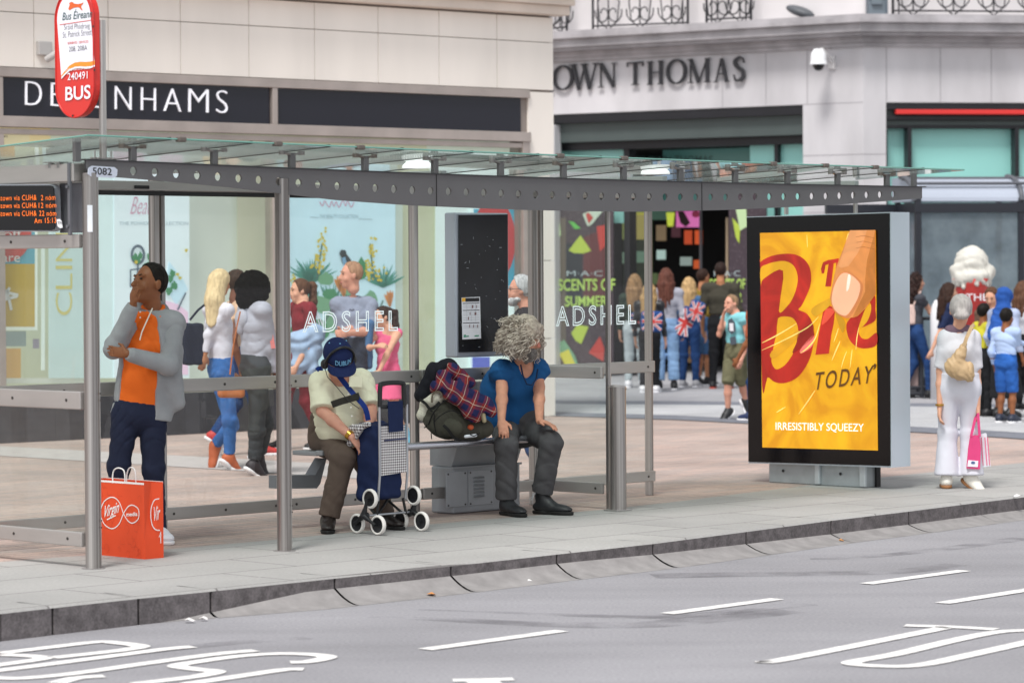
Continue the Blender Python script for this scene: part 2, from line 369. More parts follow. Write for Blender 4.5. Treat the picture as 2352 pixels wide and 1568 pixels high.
# granite strip and pink paving meet on a line parallel to the kerb
bx = [(-260, 1318), (0, 1290), (188, 1275), (383, 1261), (620, 1240), (995, 1203), (1392, 1169), (1548, 1152), (1820, 1118), (1999, 1098), (2352, 1062), (2600, 1034)]
BP = [G(*q) for q in bx]
BP = [BP[0]-(BP[1]-BP[0]).normalized()*40] + BP + [BP[-1]+(BP[-1]-BP[-2]).normalized()*60]
def inset(pts, d): return [p + Vector((-(pts[min(i+1, len(pts)-1)]-pts[max(i-1, 0)]).y, (pts[min(i+1, len(pts)-1)]-pts[max(i-1, 0)]).x, 0)).normalized()*d for i, p in enumerate(pts)]
KI = inset(KP, .30)                         # back of the kerb stones
gp = MB().poly([*KI, *BP[::-1]]).build('granite_pavement', granite, origin=(0, 0, 0)); tag(gp, kind='structure')
bp = MB().poly([*BP, Vector((160, 200, 0)), Vector((-160, 200, 0))]).build('brick_pavement', brickp, origin=(0, 0, 0)); tag(bp, kind='structure')
# kerb: one stone per joint, a vertical face that runs into a hollowed gutter apron further up the street
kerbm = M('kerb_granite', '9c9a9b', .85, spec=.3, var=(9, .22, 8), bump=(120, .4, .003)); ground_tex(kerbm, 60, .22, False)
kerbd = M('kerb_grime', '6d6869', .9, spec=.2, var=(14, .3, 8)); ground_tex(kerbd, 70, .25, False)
top = MB(); ft = MB(); ap = MB()
def prof(i, f):
    p = KP[i].lerp(KP[i+1], f); t = (KP[i+1]-KP[i]).normalized(); out = Vector((t.y, -t.x, 0)); return p, out
for i in range(len(KP)-1):
    L = (KP[i+1]-KP[i]).length; joint = 2 <= i <= 12; n = 4
    for k in range(n):
        a, b = k/n, (k+1)/n
        if joint and k == 0: a += .009/L*1.0
        if joint and k == n-1: b -= .009/L
        (pa, oa), (pb, ob) = prof(i, a), prof(i, b)
        ka = min(max((pa.x+1.86)/.7, 0), 1); kb = min(max((pb.x+1.86)/.7, 0), 1)
        ia, ib = KI[i].lerp(KI[i+1], a), KI[i].lerp(KI[i+1], b)
        a0_, b0_ = k/n, (k+1)/n; (pa, oa), (pb, ob) = prof(i, a0_), prof(i, b0_)
        top.poly([ia+ZX*.002, ib+ZX*.002, pb-ob*.012+ZX*.002, pa-oa*.012+ZX*.002])
        top.poly([pa-oa*.012+ZX*.002, pb-ob*.012+ZX*.002, pb-ZX*.010, pa-ZX*.010])
        (pa, oa), (pb, ob) = prof(i, a), prof(i, b)
        fa, fb = (.083-.035*min(max((q_.x-.4)/1.8, 0), 1) for q_ in (pa, pb)); za, zb = -.15+fa*ka, -.15+fb*kb
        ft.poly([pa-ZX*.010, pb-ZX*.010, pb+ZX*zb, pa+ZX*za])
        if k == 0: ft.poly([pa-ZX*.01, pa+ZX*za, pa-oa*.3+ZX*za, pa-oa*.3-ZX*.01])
        ra = [(0, za)]+[(.20*ka*q+.001, za+(RZ+.001-za)*(1-(1-q)**1.9)) for q in (.15, .35, .6, .8, 1)]
        rb = [(0, zb)]+[(.20*kb*q+.001, zb+(RZ+.001-zb)*(1-(1-q)**1.9)) for q in (.15, .35, .6, .8, 1)]
        for (x0, z0), (x1, z1), (x2, z2), (x3, z3) in zip(ra, ra[1:], rb, rb[1:]):
            if ka+kb > .05: ap.poly([pa+oa*x0+ZX*z0, pb+ob*x2+ZX*z2, pb+ob*x3+ZX*z3, pa+oa*x1+ZX*z1])
dk = MB()                                    # dark bed seen in the joints
for i in range(1, len(KP)-1):
    p, o = prof(i, 0); t = (KP[i+1]-KP[i]).normalized()
    dk.box(p-o*.045-ZX*.082, .03, .07, .13, t, o, ZX)
kb = top.build('kerb_top', granite, origin=(0, 0, 0)); tag(kb, kind='structure')
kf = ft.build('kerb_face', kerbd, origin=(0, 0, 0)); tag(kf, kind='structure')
ka_ = ap.build('kerb_gutter', M('gutter_granite', '918e8d', .85, spec=.3, var=(9, .16, 8), bump=(120, .4, .003)), origin=(0, 0, 0)); tag(ka_, kind='structure')
kj = dk.build('kerb_bed', M('joint_black', '2e2b2c', .95), origin=(0, 0, 0)); tag(kj, kind='structure')
# crossing bands of paler and darker setts at the mouth of the side street
def sheet(name, px, m, z): o = MB().poly([G(x, y, z) for x, y in px]).build(name, m, origin=(0, 0, 0)); tag(o, kind='structure'); return o
sheet('side_street', [(900, 915), (1290, 945), (1550, 952), (2200, 983), (2700, 1010), (2700, 800), (900, 800)], greyp, .004)
sheet('dark_paving_band', [(1150, 941), (1290, 946), (1550, 953), (2200, 984), (2700, 1014), (2700, 1032), (2200, 997), (1550, 963), (1290, 955), (1150, 950)], darkp, .008)
sheet('pale_paving_band', [(1150, 920), (1290, 927), (1550, 929), (2200, 934), (2700, 940), (2700, 1014), (2200, 984), (1550, 953), (1290, 946), (1150, 941)], lightp, .008)
sheet('far_dark_paving_band', [(1150, 912), (1290, 919), (1550, 921), (2200, 926), (2700, 932), (2700, 940), (2200, 934), (1550, 929), (1290, 927), (1150, 920)], darkp, .008)
sheet('pale_crossing_band', [(-200, 1012), (0, 1024), (420, 1046), (820, 1068), (820, 1098), (420, 1072), (0, 1046), (-200, 1034)], M('pale_cross_setts', 'b6b0ae', .85, var=(6, .08)), .004)
# ---- painted road markings (each a marking of its own)
paint = M('road_paint', 'e4e2e0', .85, spec=.2, var=(16, .16, 9))
def gr(px): return [G(x, y, RZ+.005) for x, y in px]
def mark(px, w, label, width_list=None):
    mb = MB(); pts = [G(x, y, RZ+.005) for x, y in px]; mb.strip(pts, width_list or w, ZX); o = mb.build('road_marking', paint); tag(o, label, 'road marking', 'white lines painted on the road'); o['kind'] = 'structure'
for q, lb in [([(976, 1490), (1290, 1447)], 'white dash on the road below the wheeled shopping trolley'), ([(1532, 1408), (1785, 1374)], 'white dash on the road between two other dashes'),
              ([(1990, 1339.5), (2215, 1309)], 'farthest white dash on the road towards the kerb at right'), ([(2164, 1384), (2420, 1344)], 'white dash on the road running out at the right edge')]:
    mb = MB(); a, b = (G(x, y, RZ+.005) for x, y in q); mb.strip([a, b], .1, ZX); o = mb.build('lane_dash', paint); tag(o, lb, 'road marking', 'dashed lane line', 'structure')
def cz(pts, ox=0, oy=2500): return [((ox+x/1.68)*.57422, (oy+y/1.68)*.57422) for x, y in pts]
MK = [('looped white letter painted on the road at the far left', [cz([(-60, 196), (60, 178), (350, 143), (640, 110), (760, 112), (940, 136), (880, 155), (700, 178), (350, 215)]), cz([(-60, 194), (60, 196), (230, 205), (290, 218), (180, 238), (0, 262), (-80, 274)])], .1),
      ('long curved white letter stroke beside the looped letter', [cz([(1300, 140), (1100, 158), (700, 210), (300, 262), (0, 300), (-90, 312)]), cz([(1720, 166), (1450, 190), (1000, 250), (500, 320), (150, 352), (0, 350), (-90, 345)])], .1),
      ('big white letter S painted on the road at the bottom left', [cz([(1950, 246), (2080, 240), (2200, 210), (2080, 192), (1850, 188), (1600, 205), (1350, 238), (1190, 268), (1300, 290), (1450, 308), (1350, 335), (1150, 362), (900, 390)])], .1),
      ('short white stroke on the road at the bottom left corner', [cz([(2040, 292), (1900, 296), (1600, 340), (1250, 392)]), cz([(700, 338), (520, 350), (380, 385)])], .1),
      ('white letter with crossbar painted on the road at lower right', [[(1757, 1516), (1800, 1513), (2140, 1446), (2160, 1440)], [(2078, 1435), (2180, 1438), (2288, 1444)]], .1),
      ('long looped white letter on the road at the bottom right', [[(2400, 1446), (2300, 1449), (2200, 1467), (2060, 1500), (1955, 1520), (2020, 1528), (2110, 1526), (2230, 1502), (2400, 1464)]], .1),
      ('small white mark on the road at the bottom edge', [[(1040, 1561), (1100, 1560), (1180, 1558)], [(1075, 1568), (1150, 1565)]], .1)]
for lb, strokes, wd in MK:
    mb = MB()
    for st in strokes:
        pts = [tuple(p) for p in catmull([tuple(p) for p in st], 6)]
        mb.strip([G(x, y, RZ+.005) for x, y in pts], wd, ZX)
    o = mb.build('road_letter', paint); tag(o, lb, 'road marking', 'white lettering on the road', 'structure')
# litter and tyre scuffs
scuff = M('tyre_scuff', '5f5c62', .9); t = scuff.node_tree; _b = t.nodes['Principled BSDF']; _n = node(scuff, 'ShaderNodeTexNoise', Scale=3.0, Detail=6.0); _tc = node(scuff, 'ShaderNodeTexCoord'); t.links.new(_tc.outputs['Object'], _n.inputs['Vector'])
_m = node(scuff, 'ShaderNodeMapRange'); _m.inputs['From Min'].default_value = .38; _m.inputs['From Max'].default_value = .65; _m.inputs['To Min'].default_value = .0; _m.inputs['To Max'].default_value = .32; t.links.new(_n.outputs['Fac'], _m.inputs[0]); t.links.new(_m.outputs[0], _b.inputs['Alpha'])
for px, w0, w1 in (([(775, 1419), (900, 1417), (1050, 1423), (1250, 1432), (1500, 1432), (1800, 1400)], .05, .35), ([(960, 1399), (1100, 1403), (1330, 1412), (1560, 1414), (1850, 1385)], .03, .22), ([(1500, 1322), (1700, 1318), (1900, 1316), (2060, 1312), (2200, 1295)], .3, .2), ([(1860, 1282), (1960, 1280), (2150, 1262), (2352, 1235)], .12, .2), ([(300, 1500), (500, 1478), (700, 1462)], .1, .2)):
    mb = MB(); q = [G(x, y, RZ+.003) for x, y in catmull(px, 6)]; mb.strip(q, [w0+(w1-w0)*i/(len(q)-1) for i in range(len(q))], ZX); o = mb.build('tyre_mark', scuff, origin=(0, 0, RZ)); tag(o, kind='structure')
for i, (x, y, c_, lb) in enumerate(((434, 1427, 'e9e6e4', 'scrap of white paper on the road beside the kerb at left'), (468, 1423, 'dcd8d6', 'smaller scrap of pale paper by the kerb joint'), (1215, 1337, 'e4e2e0', 'white litter scrap lying in the kerb gutter'), (992, 1367, 'c98a4f', 'orange dry leaf in the gutter below the bench'), (1931, 1243, 'c28b58', 'orange leaf in the gutter below the advertising panel'), (2335, 1141, 'e6e4e6', 'small white scrap on the pavement edge at far right'))):
    p = G(x, y, RZ+.006 if i < 5 else 0.002); rn = random.Random(i); mb = MB(); k = 7; pts = [p+Vector((.035*rn.uniform(.5, 1.1)*math.cos(a/k*6.283), .03*rn.uniform(.5, 1.1)*math.sin(a/k*6.283), rn.uniform(0, .016))) for a in range(k)]; c = p+ZX*.022
    mb.add(pts+[c], [(j, (j+1) % k, k) for j in range(k)]); o = mb.build('litter' if 'leaf' not in lb else 'dry_leaf', M('litter_'+c_, c_, .8)); tag(o, lb, 'litter' if 'leaf' not in lb else 'leaf', 'litter along the kerb')
mb = MB()
# ================================================================== DEPARTMENT STORE WITH PALE CLADDING (left)
DC = Vector((.475, 36.0, 0)); DA = Vector((-5.585, -4.9, 0)).normalized(); DN = Vector((-DA.y, DA.x, 0))   # DN points toward the street?
if DN.y > 0: DN = -DN
def D(t, z, n=0.0): return DC + DA*t + ZX*z + DN*n          # n>0 stands proud toward the street
def HD(px, py, n=0.0): return HIT(px, py, D(0, 0, n), DN)
def dt(px, py, n=0.0): q = HD(px, py, n)-DC; return q.dot(DA), q.z
def dbox(mb, t0, t1, z0, z1, n0, n1, bev=0): return mb.box(D((t0+t1)/2, (z0+z1)/2, (n0+n1)/2), abs(t1-t0), abs(n1-n0), abs(z1-z0), DA, DN, ZX, bev)
TL = 13.0
stone = M('pale_limestone', 'f2ece4', .7, spec=.35, var=(1.0, .06, 8), bump=(40, .15, .002), scale3=(1.6, 1.6, .35))
stonej = M('cladding_joint', '8f8680', .9)
steel_d = M('shop_frame_metal', 'b3a9a3', .45, metal=.5, var=(3, .12, 6))
store = thing('department_store', 'pale stone clad store with black sign band and white capitals', 'building', D(0, 0))
wl = MB(); dbox(wl, 0, TL, 3.72, 8.5, -.6, -.03); dbox(wl, 0.0, .50, 0, 3.72, -.6, -.03); dbox(wl, 0, TL, 0, .05, -.6, -.1); wl.build('wall_core', stonej, store)
cl = MB(); js = sorted([dt(x, y)[0] for x, y in ((1142, 180), (1009, 180), (869, 150), (723, 130), (572, 120), (415, 120), (249, 120), (78, 80))])
js = [-.03]+js; st_ = js[-1]-js[-2]
while js[-1] < TL: js.append(js[-1]+st_)
for a, b in zip(js, js[1:]):
    for z0, z1 in ((3.76, 4.31), (4.31, 4.60)): dbox(cl, a+.004, b-.004, z0+.004, z1-.004, -.03, 0, .003)
for z0, z1 in ((0, .9), (.9, 1.8), (1.8, 2.75), (2.75, 3.74)): dbox(cl, -.03, .36, z0+.004, z1-.004, -.03, 0, .003)
cl.build('stone_cladding', stone, store)
cn = MB(); dbox(cn, -.15, TL, 4.62, 4.73, -.1, .16, .01); dbox(cn, -.18, TL, 4.73, 4.80, -.1, .22, .01); dbox(cn, -.22, TL, 4.86, 5.1, -.1, .3, .01); dbox(cn, -.1, TL, 4.8, 4.86, -.1, .1); dbox(cn, -.05, TL, 5.1, 8.4, -.1, .05)
cn.build('cornice', M('cornice_stone', 'd9ccc0', .75, var=(2, .1, 6)), store)
fr = MB(); tm = [.42, dt(629, 280)[0], dt(629, 280)[0]+3.42, dt(629, 280)[0]+6.84]
dbox(fr, .36, TL, 3.66, 3.755, -.1, .035, .006); dbox(fr, .36, TL, 3.16, 3.27, -.1, .05, .006); dbox(fr, .36, TL, 3.09, 3.145, -.12, .02, .004)
dbox(fr, .36, .47, .45, 3.16, -.12, .03, .006)
for t in tm[1:]: dbox(fr, t-.04, t+.04, .45, 3.09, -.12, .03, .006); dbox(fr, t-.035, t+.035, 3.27, 3.66, -.1, .03, .006)
fr.build('window_frame', steel_d, store)
sg = MB()
for t0, t1 in zip(tm, tm[1:]+[TL]): dbox(sg, t0+.05, t1-.05, 3.275, 3.655, -.1, -.01)
sign = sg.build('sign_band', M('sign_black_gloss', '20212c', .22, spec=.45), store)
lt = MB(); HDs = lambda x, y: HD(x, y, -.005)
for ch, x0, x1, y0, y1 in (('D', 57, 94, 187, 242), ('E', 116, 142, 190, 244), ('B', 166, 190, 192, 246), ('E', 212, 236, 194, 248), ('N', 263, 300, 198, 252), ('H', 323, 356, 201, 254), ('A', 375, 414, 203, 256), ('M', 432, 477, 204, 258), ('S', 496, 521, 207, 260)):
    lt = MB(); quadtext(lt, ch, HDs, x0, y0, x1, y1-1, DN*.02, offset=-.022, extrude=.02, y1b=y1+1); lt.build('letter', M('sign_white', 'f2f3fa', .4, emit=.15), sign)
pl = MB(); dbox(pl, .37, TL, 0, .44, -.3, .02, .006)
for k in range(9): dbox(pl, .4+k*1.6, .41+k*1.6, .0, .44, .02, .022)
pl.build('plinth', M('black_granite', '33353b', .2, spec=.5, var=(5, .25, 6)), store)
gl = MB()
for t0, t1 in zip(tm, tm[1:]+[TL]): gl.poly([D(t0+.04, .45, -.02), D(t1-.04, .45, -.02), D(t1-.04, 3.09, -.02), D(t0+.04, 3.09, -.02)])
gl.build('window_glass', glass('shop_glass', 'f3f8f6', 1, 0, .05, 'dfe8e6'), store)
bk = MB(); dbox(bk, .3, TL, .3, 3.2, -.62, -.6); dbox(bk, .3, TL, .3, .46, -.6, -.03); bk.build('display_back', M('display_back', 'c9c7b4', .8, var=(.9, .12, 3), emit=.2), store)  # slight glow added to brighten the dim window interior
# window dressing, hung a hand's width behind the glass: each piece a part of the shop window
DP = -.12
def hd(n): return lambda x, y: HD(x, y, n)
def dpanel(px, col, name='display_panel', n=DP, parent=store, rough=.6, z=None):
    o = MB().prism([HD(x, y, n) for x, y in px], DN*-.006).build(name, M('print_'+col, col, rough, var=(2.5, .035, 3), emit=.2), parent); return o  # prints glow a little, added to lift the dim window
def rect(x0, y0, x1, y1): return [(x0, y0), (x1, y0), (x1, y1), (x0, y1)]
dpanel(rect(435, 330, 622, 870), 'c6cbc4', 'display_panel', DP-.18)
dpanel(rect(545, 330, 622, 870), 'b8b6a2', 'display_panel', DP-.12)
dpanel(rect(908, 340, 1010, 870), 'b8baa0', 'display_panel', DP-.06)
dpanel(rect(1000, 470, 1084, 880), 'd6e4e5', 'display_panel', DP-.02)
dpanel(rect(225, 330, 275, 868), 'd2e3e6', 'display_panel')
dpanel([(262, 330), (435, 330), (435, 868), (262, 868)], 'dce7ee', 'display_panel', DP+.01)
cp = dpanel(rect(112, 430, 222, 868), 'c4d5d6', 'banner')
mb = MB()
for ch, y0, y1 in (('C', 672, 724), ('L', 628, 664), ('I', 610, 618), ('N', 556, 600), ('I', 535, 545), ('Q', 470, 528)):
    p0 = HD(166, y1, DP+.005); X = HD(166, y0, DP+.005)-p0; Y = HD(128, y1, DP+.005)-p0; text(mb, ch, p0, X, Y, offset=-.005)
mb.build('banner_lettering', M('banner_yellow', 'f0e08a', .5), cp)
p1 = dpanel([(-160, 525), (86, 525), (86, 758), (-160, 758)], 'e8ede6', 'poster', DP+.012)
for px, c in (([(-160, 532), (80, 532), (80, 612), (-160, 612)], '6fb9cf'), ([(-160, 606), (80, 606), (80, 750), (-160, 750)], 'd9b54c')):
    MB().poly([HD(x, y, DP+.02+(.003 if c[0] == 'd' else 0)) for x, y in px]).build('poster_print', M('print_'+c, c, .6), p1)
MB().poly([HD(14+58*math.cos(a/24*6.283), 536+66*math.sin(a/24*6.283), DP+.028) for a in range(24)]).build('poster_print', M('print_red', 'd95a54', .6), p1)
mb = MB(); quadtext(mb, 'skincare', hd(DP+.032), -62, 580, 46, 602); quadtext(mb, '20% off', hd(DP+.032), -70, 528, 50, 545)
mb.build('poster_lettering', M('white_print', 'f6f6f4', .6), p1)
mb = MB()
for q in ([(0, 668), (42, 678)], [(2, 690), (40, 680)], [(22, 660), (0, 712)], [(16, 664), (26, 712)]): mb.strip([HD(x, y, DP+.034) for x, y in q], .03, DN)
mb.build('poster_print', M('white_print', 'f6f6f4', .6), p1)
for px, c, nm in ((rect(0, 800, 48, 868), 'cda264', 'display_box'), (rect(-100, 760, 60, 795), '8f9a98', 'display_shelf'), (rect(-100, 868, 220, 880), 'c8c8c0', 'display_shelf'), (rect(95, 560, 103, 850), 'dfe6e2', 'display_rail'), (rect(76, 778, 90, 800), '8d8391', 'display_card'),
                  (rect(225, 840, 243, 866), '2f9a72', 'display_card')):
    dpanel(px, c, nm, DP-.03)
for px, c, nm in ((rect(-40, 285, 68, 345), 'e9dcb4', 'display_card'), (rect(68, 288, 116, 345), 'eed9a4', 'display_card'), (rect(116, 292, 400, 420), 'd2d8c6', 'display_panel'), (rect(640, 312, 980, 380), 'c5c6ab', 'display_panel'), (rect(980, 318, 1190, 380), 'ccd5c8', 'display_panel')):
    dpanel(px, c, nm, DP-.05)
mb = MB(); quadtext(mb, 'ee.', hd(DP-.02), -4, 296, 17, 316); mb.build('display_lettering', M('ink_grey', '8c8577', .6), store)
MB().poly([HD(391+16*math.cos(a/20*6.283), 322+12*math.sin(a/20*6.283), DP-.03) for a in range(20)]).build('display_disc', M('print_red', 'd95a54', .6), store)
# printed panels with flowers, bird, mirror: pale blue posters
leafs = ['2f8f5a', '3c8f78', '56a389', '2b6f4c']
def blades(mb, cx, cy, n, r, a0, a1, wd, nrm_n, seed):
    rn = random.Random(seed)
    for i in range(n):
        a = a0+(a1-a0)*i/(n-1)+rn.uniform(-.06, .06); L = r*rn.uniform(.75, 1.1)
        p = [(cx, cy), (cx+L*.55*math.cos(a), cy-L*.55*math.sin(a)), (cx+L*math.cos(a)+rn.uniform(-2, 2), cy-L*math.sin(a))]
        mb.strip([HD(x, y, nrm_n) for x, y in p], [wd*.5, wd, wd*.15], DN)
def blob(mb, cx, cy, rx, ry, n_, seed, amp=.25):
    rn = random.Random(seed); k = 12; mb.poly([HD(cx+rx*(1+rn.uniform(-amp, amp))*math.cos(i/k*6.283), cy+ry*(1+rn.uniform(-amp, amp))*math.sin(i/k*6.283), n_) for i in range(k)])
fp = dpanel(rect(650, 452, 908, 866), 'c0dcea', 'poster', DP+.015); n1 = DP+.022
dpanel(rect(905, 455, 925, 866), 'b4bfb8', 'display_rail', DP+.0)
b = [MB() for _ in range(8)]
for cx, cy, r, a0, a1, s in ((716, 650, 62, .5, 2.6, 1), (880, 660, 52, .4, 2.7, 2), (716, 655, 50, 1.0, 2.3, 3), (762, 720, 70, 1.1, 2.0, 4), (700, 700, 50, .3, 1.5, 10)): blades(b[0], cx, cy, 17, r, a0, a1, .028, n1, s)
for cx, cy, rx, ry, s in ((748, 640, 17, 14, 5), (757, 676, 15, 14, 6), (740, 700, 22, 20, 7), (830, 620, 16, 26, 8), (850, 690, 18, 20, 9), (770, 740, 26, 24, 11), (735, 760, 22, 26, 12), (700, 735, 26, 16, 13), (682, 770, 20, 24, 14), (800, 690, 14, 30, 15)): blob(b[1+s % 2], cx, cy, rx, ry, n1+.001+.0007*(s % 3), s)
rn = random.Random(3)
for cx, cy, dx, dy, n in ((738, 575, 14, 52, 46), (853, 595, 14, 50, 40), (727, 600, 22, 16, 12), (872, 630, 20, 16, 12), (670, 650, 8, 20, 10)):
    for i in range(n):
        t = rn.uniform(-1, 1); blob(b[3], cx+dx*rn.uniform(-.9, .9)*(1-abs(t)*.5)+t*-6, cy+dy*t, 2.8, 3.2, n1+.004+i*.0001, i)
for cx, cy, s in ((781, 655, 1), (896, 690, 2), (790, 668, 3)):
    for a in (1.2, 1.55, 1.95, 2.4): b[4].strip([HD(cx, cy+14, n1+.006), HD(cx+10*math.cos(a), cy+4-16*math.sin(a), n1+.006), HD(cx+18*math.cos(a), cy-30*math.sin(a)+6, n1+.006)], [.02, .05, .006], DN)
for q in ([(784, 672), (800, 682), (775, 690), (745, 740)], [(880, 690), (868, 720), (880, 740)], [(740, 560), (728, 640)], [(850, 560), (858, 640)]): b[5].strip([HD(x, y, n1+.005) for x, y in q], .022, DN)
blob(b[6], 788, 582, 8, 9, n1+.008, 1, .08); b[6].poly([HD(x, y, n1+.008) for x, y in ((782, 586), (792, 578), (806, 596), (812, 622), (800, 612), (786, 604))])
b[7].poly([HD(x, y, n1+.009) for x, y in ((785, 592), (793, 590), (797, 606), (796, 616), (788, 606))])
for mb_, c in zip(b, ('4f9e8e', '3d9460', '7cb48c', 'e8cf45', 'e9954a', '5c7f77', '2b3038', '7fb0d8')):
    if mb_.v: mb_.build('poster_print', M('print_'+c, c, .6), fp)
pinks = M('pink_script', 'dfa3bd', .6); mb = MB()
def script(mb, s, hit, x0, x1, y, h, wd, seed):
    rn = random.Random(seed); n = len(s)*2; pts = []
    for i in range(n+1): pts.append((x0+(x1-x0)*i/n+rn.uniform(-2, 2), y+(h*.5 if i % 2 else -h*.5)*rn.uniform(.5, 1)))
    mb.strip([hit(*p) for p in catmull(pts, 5)], wd, DN)
script(mb, 'beauty', hd(n1), 735, 812, 468, 17, .012, 4)
quadtext(mb, 'Beau', hd(DP+.018), 299, 452, 347, 492, shear=.2, offset=-.01); mb.build('poster_lettering', pinks, fp)
mb = MB(); quadtext(mb, 'THE BEAUTY COLLECTION', hd(n1), 734, 493, 822, 502); quadtext(mb, 'THE POWDER COLLECTION', hd(DP+.018), 274, 509, 432, 517)
mb.strip([HD(712, 499, n1), HD(732, 500, n1)], .008, DN); mb.strip([HD(824, 503, n1), HD(855, 504, n1)], .008, DN); mb.build('poster_lettering', M('ink_blue_grey', '9fb2bd', .6), fp)
# left poster: round mirror, plants, pink plinth shapes
n2 = DP+.024
dpanel([(275, 738), (305, 690), (340, 720), (345, 780), (340, 860), (275, 860)], 'e7c4dd', 'poster_print', DP+.016)
dpanel([(380, 690), (408, 698), (432, 716), (432, 860), (380, 860)], 'e7c4dd', 'poster_print', DP+.016)
dpanel([(388, 600), (420, 640), (432, 664), (405, 700), (380, 660)], 'c3dff0', 'poster_print', DP+.016)
mb = MB(); mb.strip([HD(317+14*math.cos(a/28*6.283), 585+20*math.sin(a/28*6.283), n2) for a in range(29)], .03, DN); mb.strip([HD(317, 606, n2), HD(316, 640, n2)], .02, DN)
mb.strip([HD(x, y, n2) for x, y in ((300, 660), (300, 620), (330, 616), (332, 650))], .02, DN); mb.strip([HD(408, 712, n2), HD(427, 672, n2)], .02, DN); mb.build('poster_print', M('print_mirror', '5b6c80', .5), fp)
mb = MB()
for cx, cy, s in ((317, 596, 1), (345, 590, 2), (352, 600, 3), (392, 640, 4), (400, 655, 5), (388, 668, 6), (396, 628, 7), (322, 588, 8), (310, 592, 9), (340, 610, 10)): blob(mb, cx, cy, 7, 9, n2+.002+s*.0003, s, .4)
mb.build('poster_print', M('print_3d9460', '3d9460', .6), fp)
mb = MB()
for cx, cy, s in ((408, 630, 1), (414, 638, 2), (313, 602, 3), (428, 575, 4)): blob(mb, cx, cy, 4, 4, n2+.006, s, .3)
mb.build('poster_print', M('print_e8cf45', 'e8cf45', .6), fp)
# right poster: red circle on blue
rp = dpanel(rect(1080, 474, 1195, 872), 'e2f1f2', 'poster', DP+.012)
for px, c, k in ((rect(1088, 480, 1188, 668), '4fb9dc', .006),): MB().poly([HD(x, y, DP+.012+k) for x, y in px]).build('poster_print', M('print_'+c, c, .6), rp)
MB().poly([HD(1134+50*math.cos(a/28*6.283), 552+96*math.sin(a/28*6.283), DP+.022) for a in range(28)]).build('poster_print', M('print_red2', 'd9434a', .6), rp)
dpanel(rect(1086, 820, 1125, 900), '5360c0', 'display_box', DP+.03)
# lamp bracket on the cladding, partly behind the bus sign
br = thing('wall_bracket', 'grey wall bracket on the pale cladding behind the red bus sign', 'bracket', HD(100, 130))
mb = MB(); q0 = HD(98, 112); mb.box(q0+DN*.03, .16, .06, .14, DA, DN, ZX, .01); mb.tube([HD(100, 138)+DN*.05, HD(128, 108)+DN*.25, HD(150, 88)+DN*.4], .035, 10)
mb.build('arm', M('bracket_grey', 'b9b7b5', .5), br)
# ================================================================== STONE CORNER BUILDING (right, behind)
BC = Vector((5.206, 46.0, 0)); BL = Vector((-.818, .575, 0)).normalized(); BR = Vector((.985, .174, 0)).normalized()
NL = Vector((BL.y, -BL.x, 0)); NL = NL if NL.y < 0 else -NL; NR = Vector((BR.y, -BR.x, 0)); NR = NR if NR.y < 0 else -NR
def hb(n=0.0): return lambda x, y: HIT(x, y, BC+NL*n, NL)
def hr(n=0.0): return lambda x, y: HIT(x, y, BC+NR*n, NR)
def lt_(px, py): q = hb()(px, py)-BC; return q.dot(BL), q.z
def rt_(px, py): q = hr()(px, py)-BC; return q.dot(BR), q.z
def FL(t, z, n=0.0): return BC+BL*t+NL*n+ZX*z
def FR(t, z, n=0.0): return BC+BR*t+NR*n+ZX*z
def lbox(mb, t0, t1, z0, z1, n0, n1, bev=0): return mb.box(FL((t0+t1)/2, (z0+z1)/2, (n0+n1)/2), abs(t1-t0), abs(n1-n0), abs(z1-z0), BL, NL, ZX, bev)
def rbox(mb, t0, t1, z0, z1, n0, n1, bev=0): return mb.box(FR((t0+t1)/2, (z0+z1)/2, (n0+n1)/2), abs(t1-t0), abs(n1-n0), abs(z1-z0), BR, NR, ZX, bev)
def course(mb, z0, z1, n):                      # a moulding carried round the corner with a mitre
    den = 1+NL.dot(NR); mit = (NL+NR)/den
    a, c, b = BC+BL*16+NL*n, BC+mit*n, BC+BR*14+NR*n
    a0, c0, b0 = BC+BL*16-NL*.1, BC-mit*.1, BC+BR*14-NR*.1
    pr = [a, c, b, b0, c0, a0]; mb.prism([p+ZX*z0 for p in pr], ZX*(z1-z0)); return mb
bstone = M('weathered_limestone', 'c8c6c9', .75, spec=.3, var=(1.0, .16, 9), bump=(30, .2, .004), scale3=(1.3, 1.3, .45))
t = bstone.node_tree
bstone2 = M('stained_cornice_stone', 'aaa7aa', .8, spec=.3, var=(2.6, .24, 9), bump=(18, .3, .01))
bd = thing('corner_building', 'grey stone corner building with dark serif shop lettering and iron balconies', 'building', BC)
mb = MB(); tr = lt_(1844, 240)[0]; rl = rt_(2035, 240)[0]
course(mb, 4.12, 4.94, 0)
mb.poly([FL(0, 0), FL(tr, 0), FL(tr, 4.12), FL(0, 4.12)]); mb.poly([FL(tr, 0), FL(tr, 0, -.6), FL(tr, 4.12, -.6), FL(tr, 4.12)])
mb.poly([FR(0, 0), FR(rl, 0), FR(rl, 4.12), FR(0, 4.12)]); mb.poly([FR(rl, 0), FR(rl, 0, -.4), FR(rl, 4.12, -.4), FR(rl, 4.12)])
lbox(mb, 8.7, 16, 0, 4.12, -.6, 0)
mb.build('wall', bstone, bd)
mb = MB(); course(mb, 5.38, 9.5, -.35); mb.build('upper_wall', M('upper_render', 'dbd7d8', .8, var=(1.5, .05, 5)), bd)
mb = MB(); course(mb, 4.94, 5.0, .06); course(mb, 5.0, 5.09, .11); course(mb, 5.09, 5.14, .30); course(mb, 5.14, 5.27, .36); course(mb, 5.27, 5.33, .43); course(mb, 5.33, 5.39, .40); mb.build('cornice', bstone2, bd)
mb = MB()                                       # stone joints as thin dark lines cut in the frieze
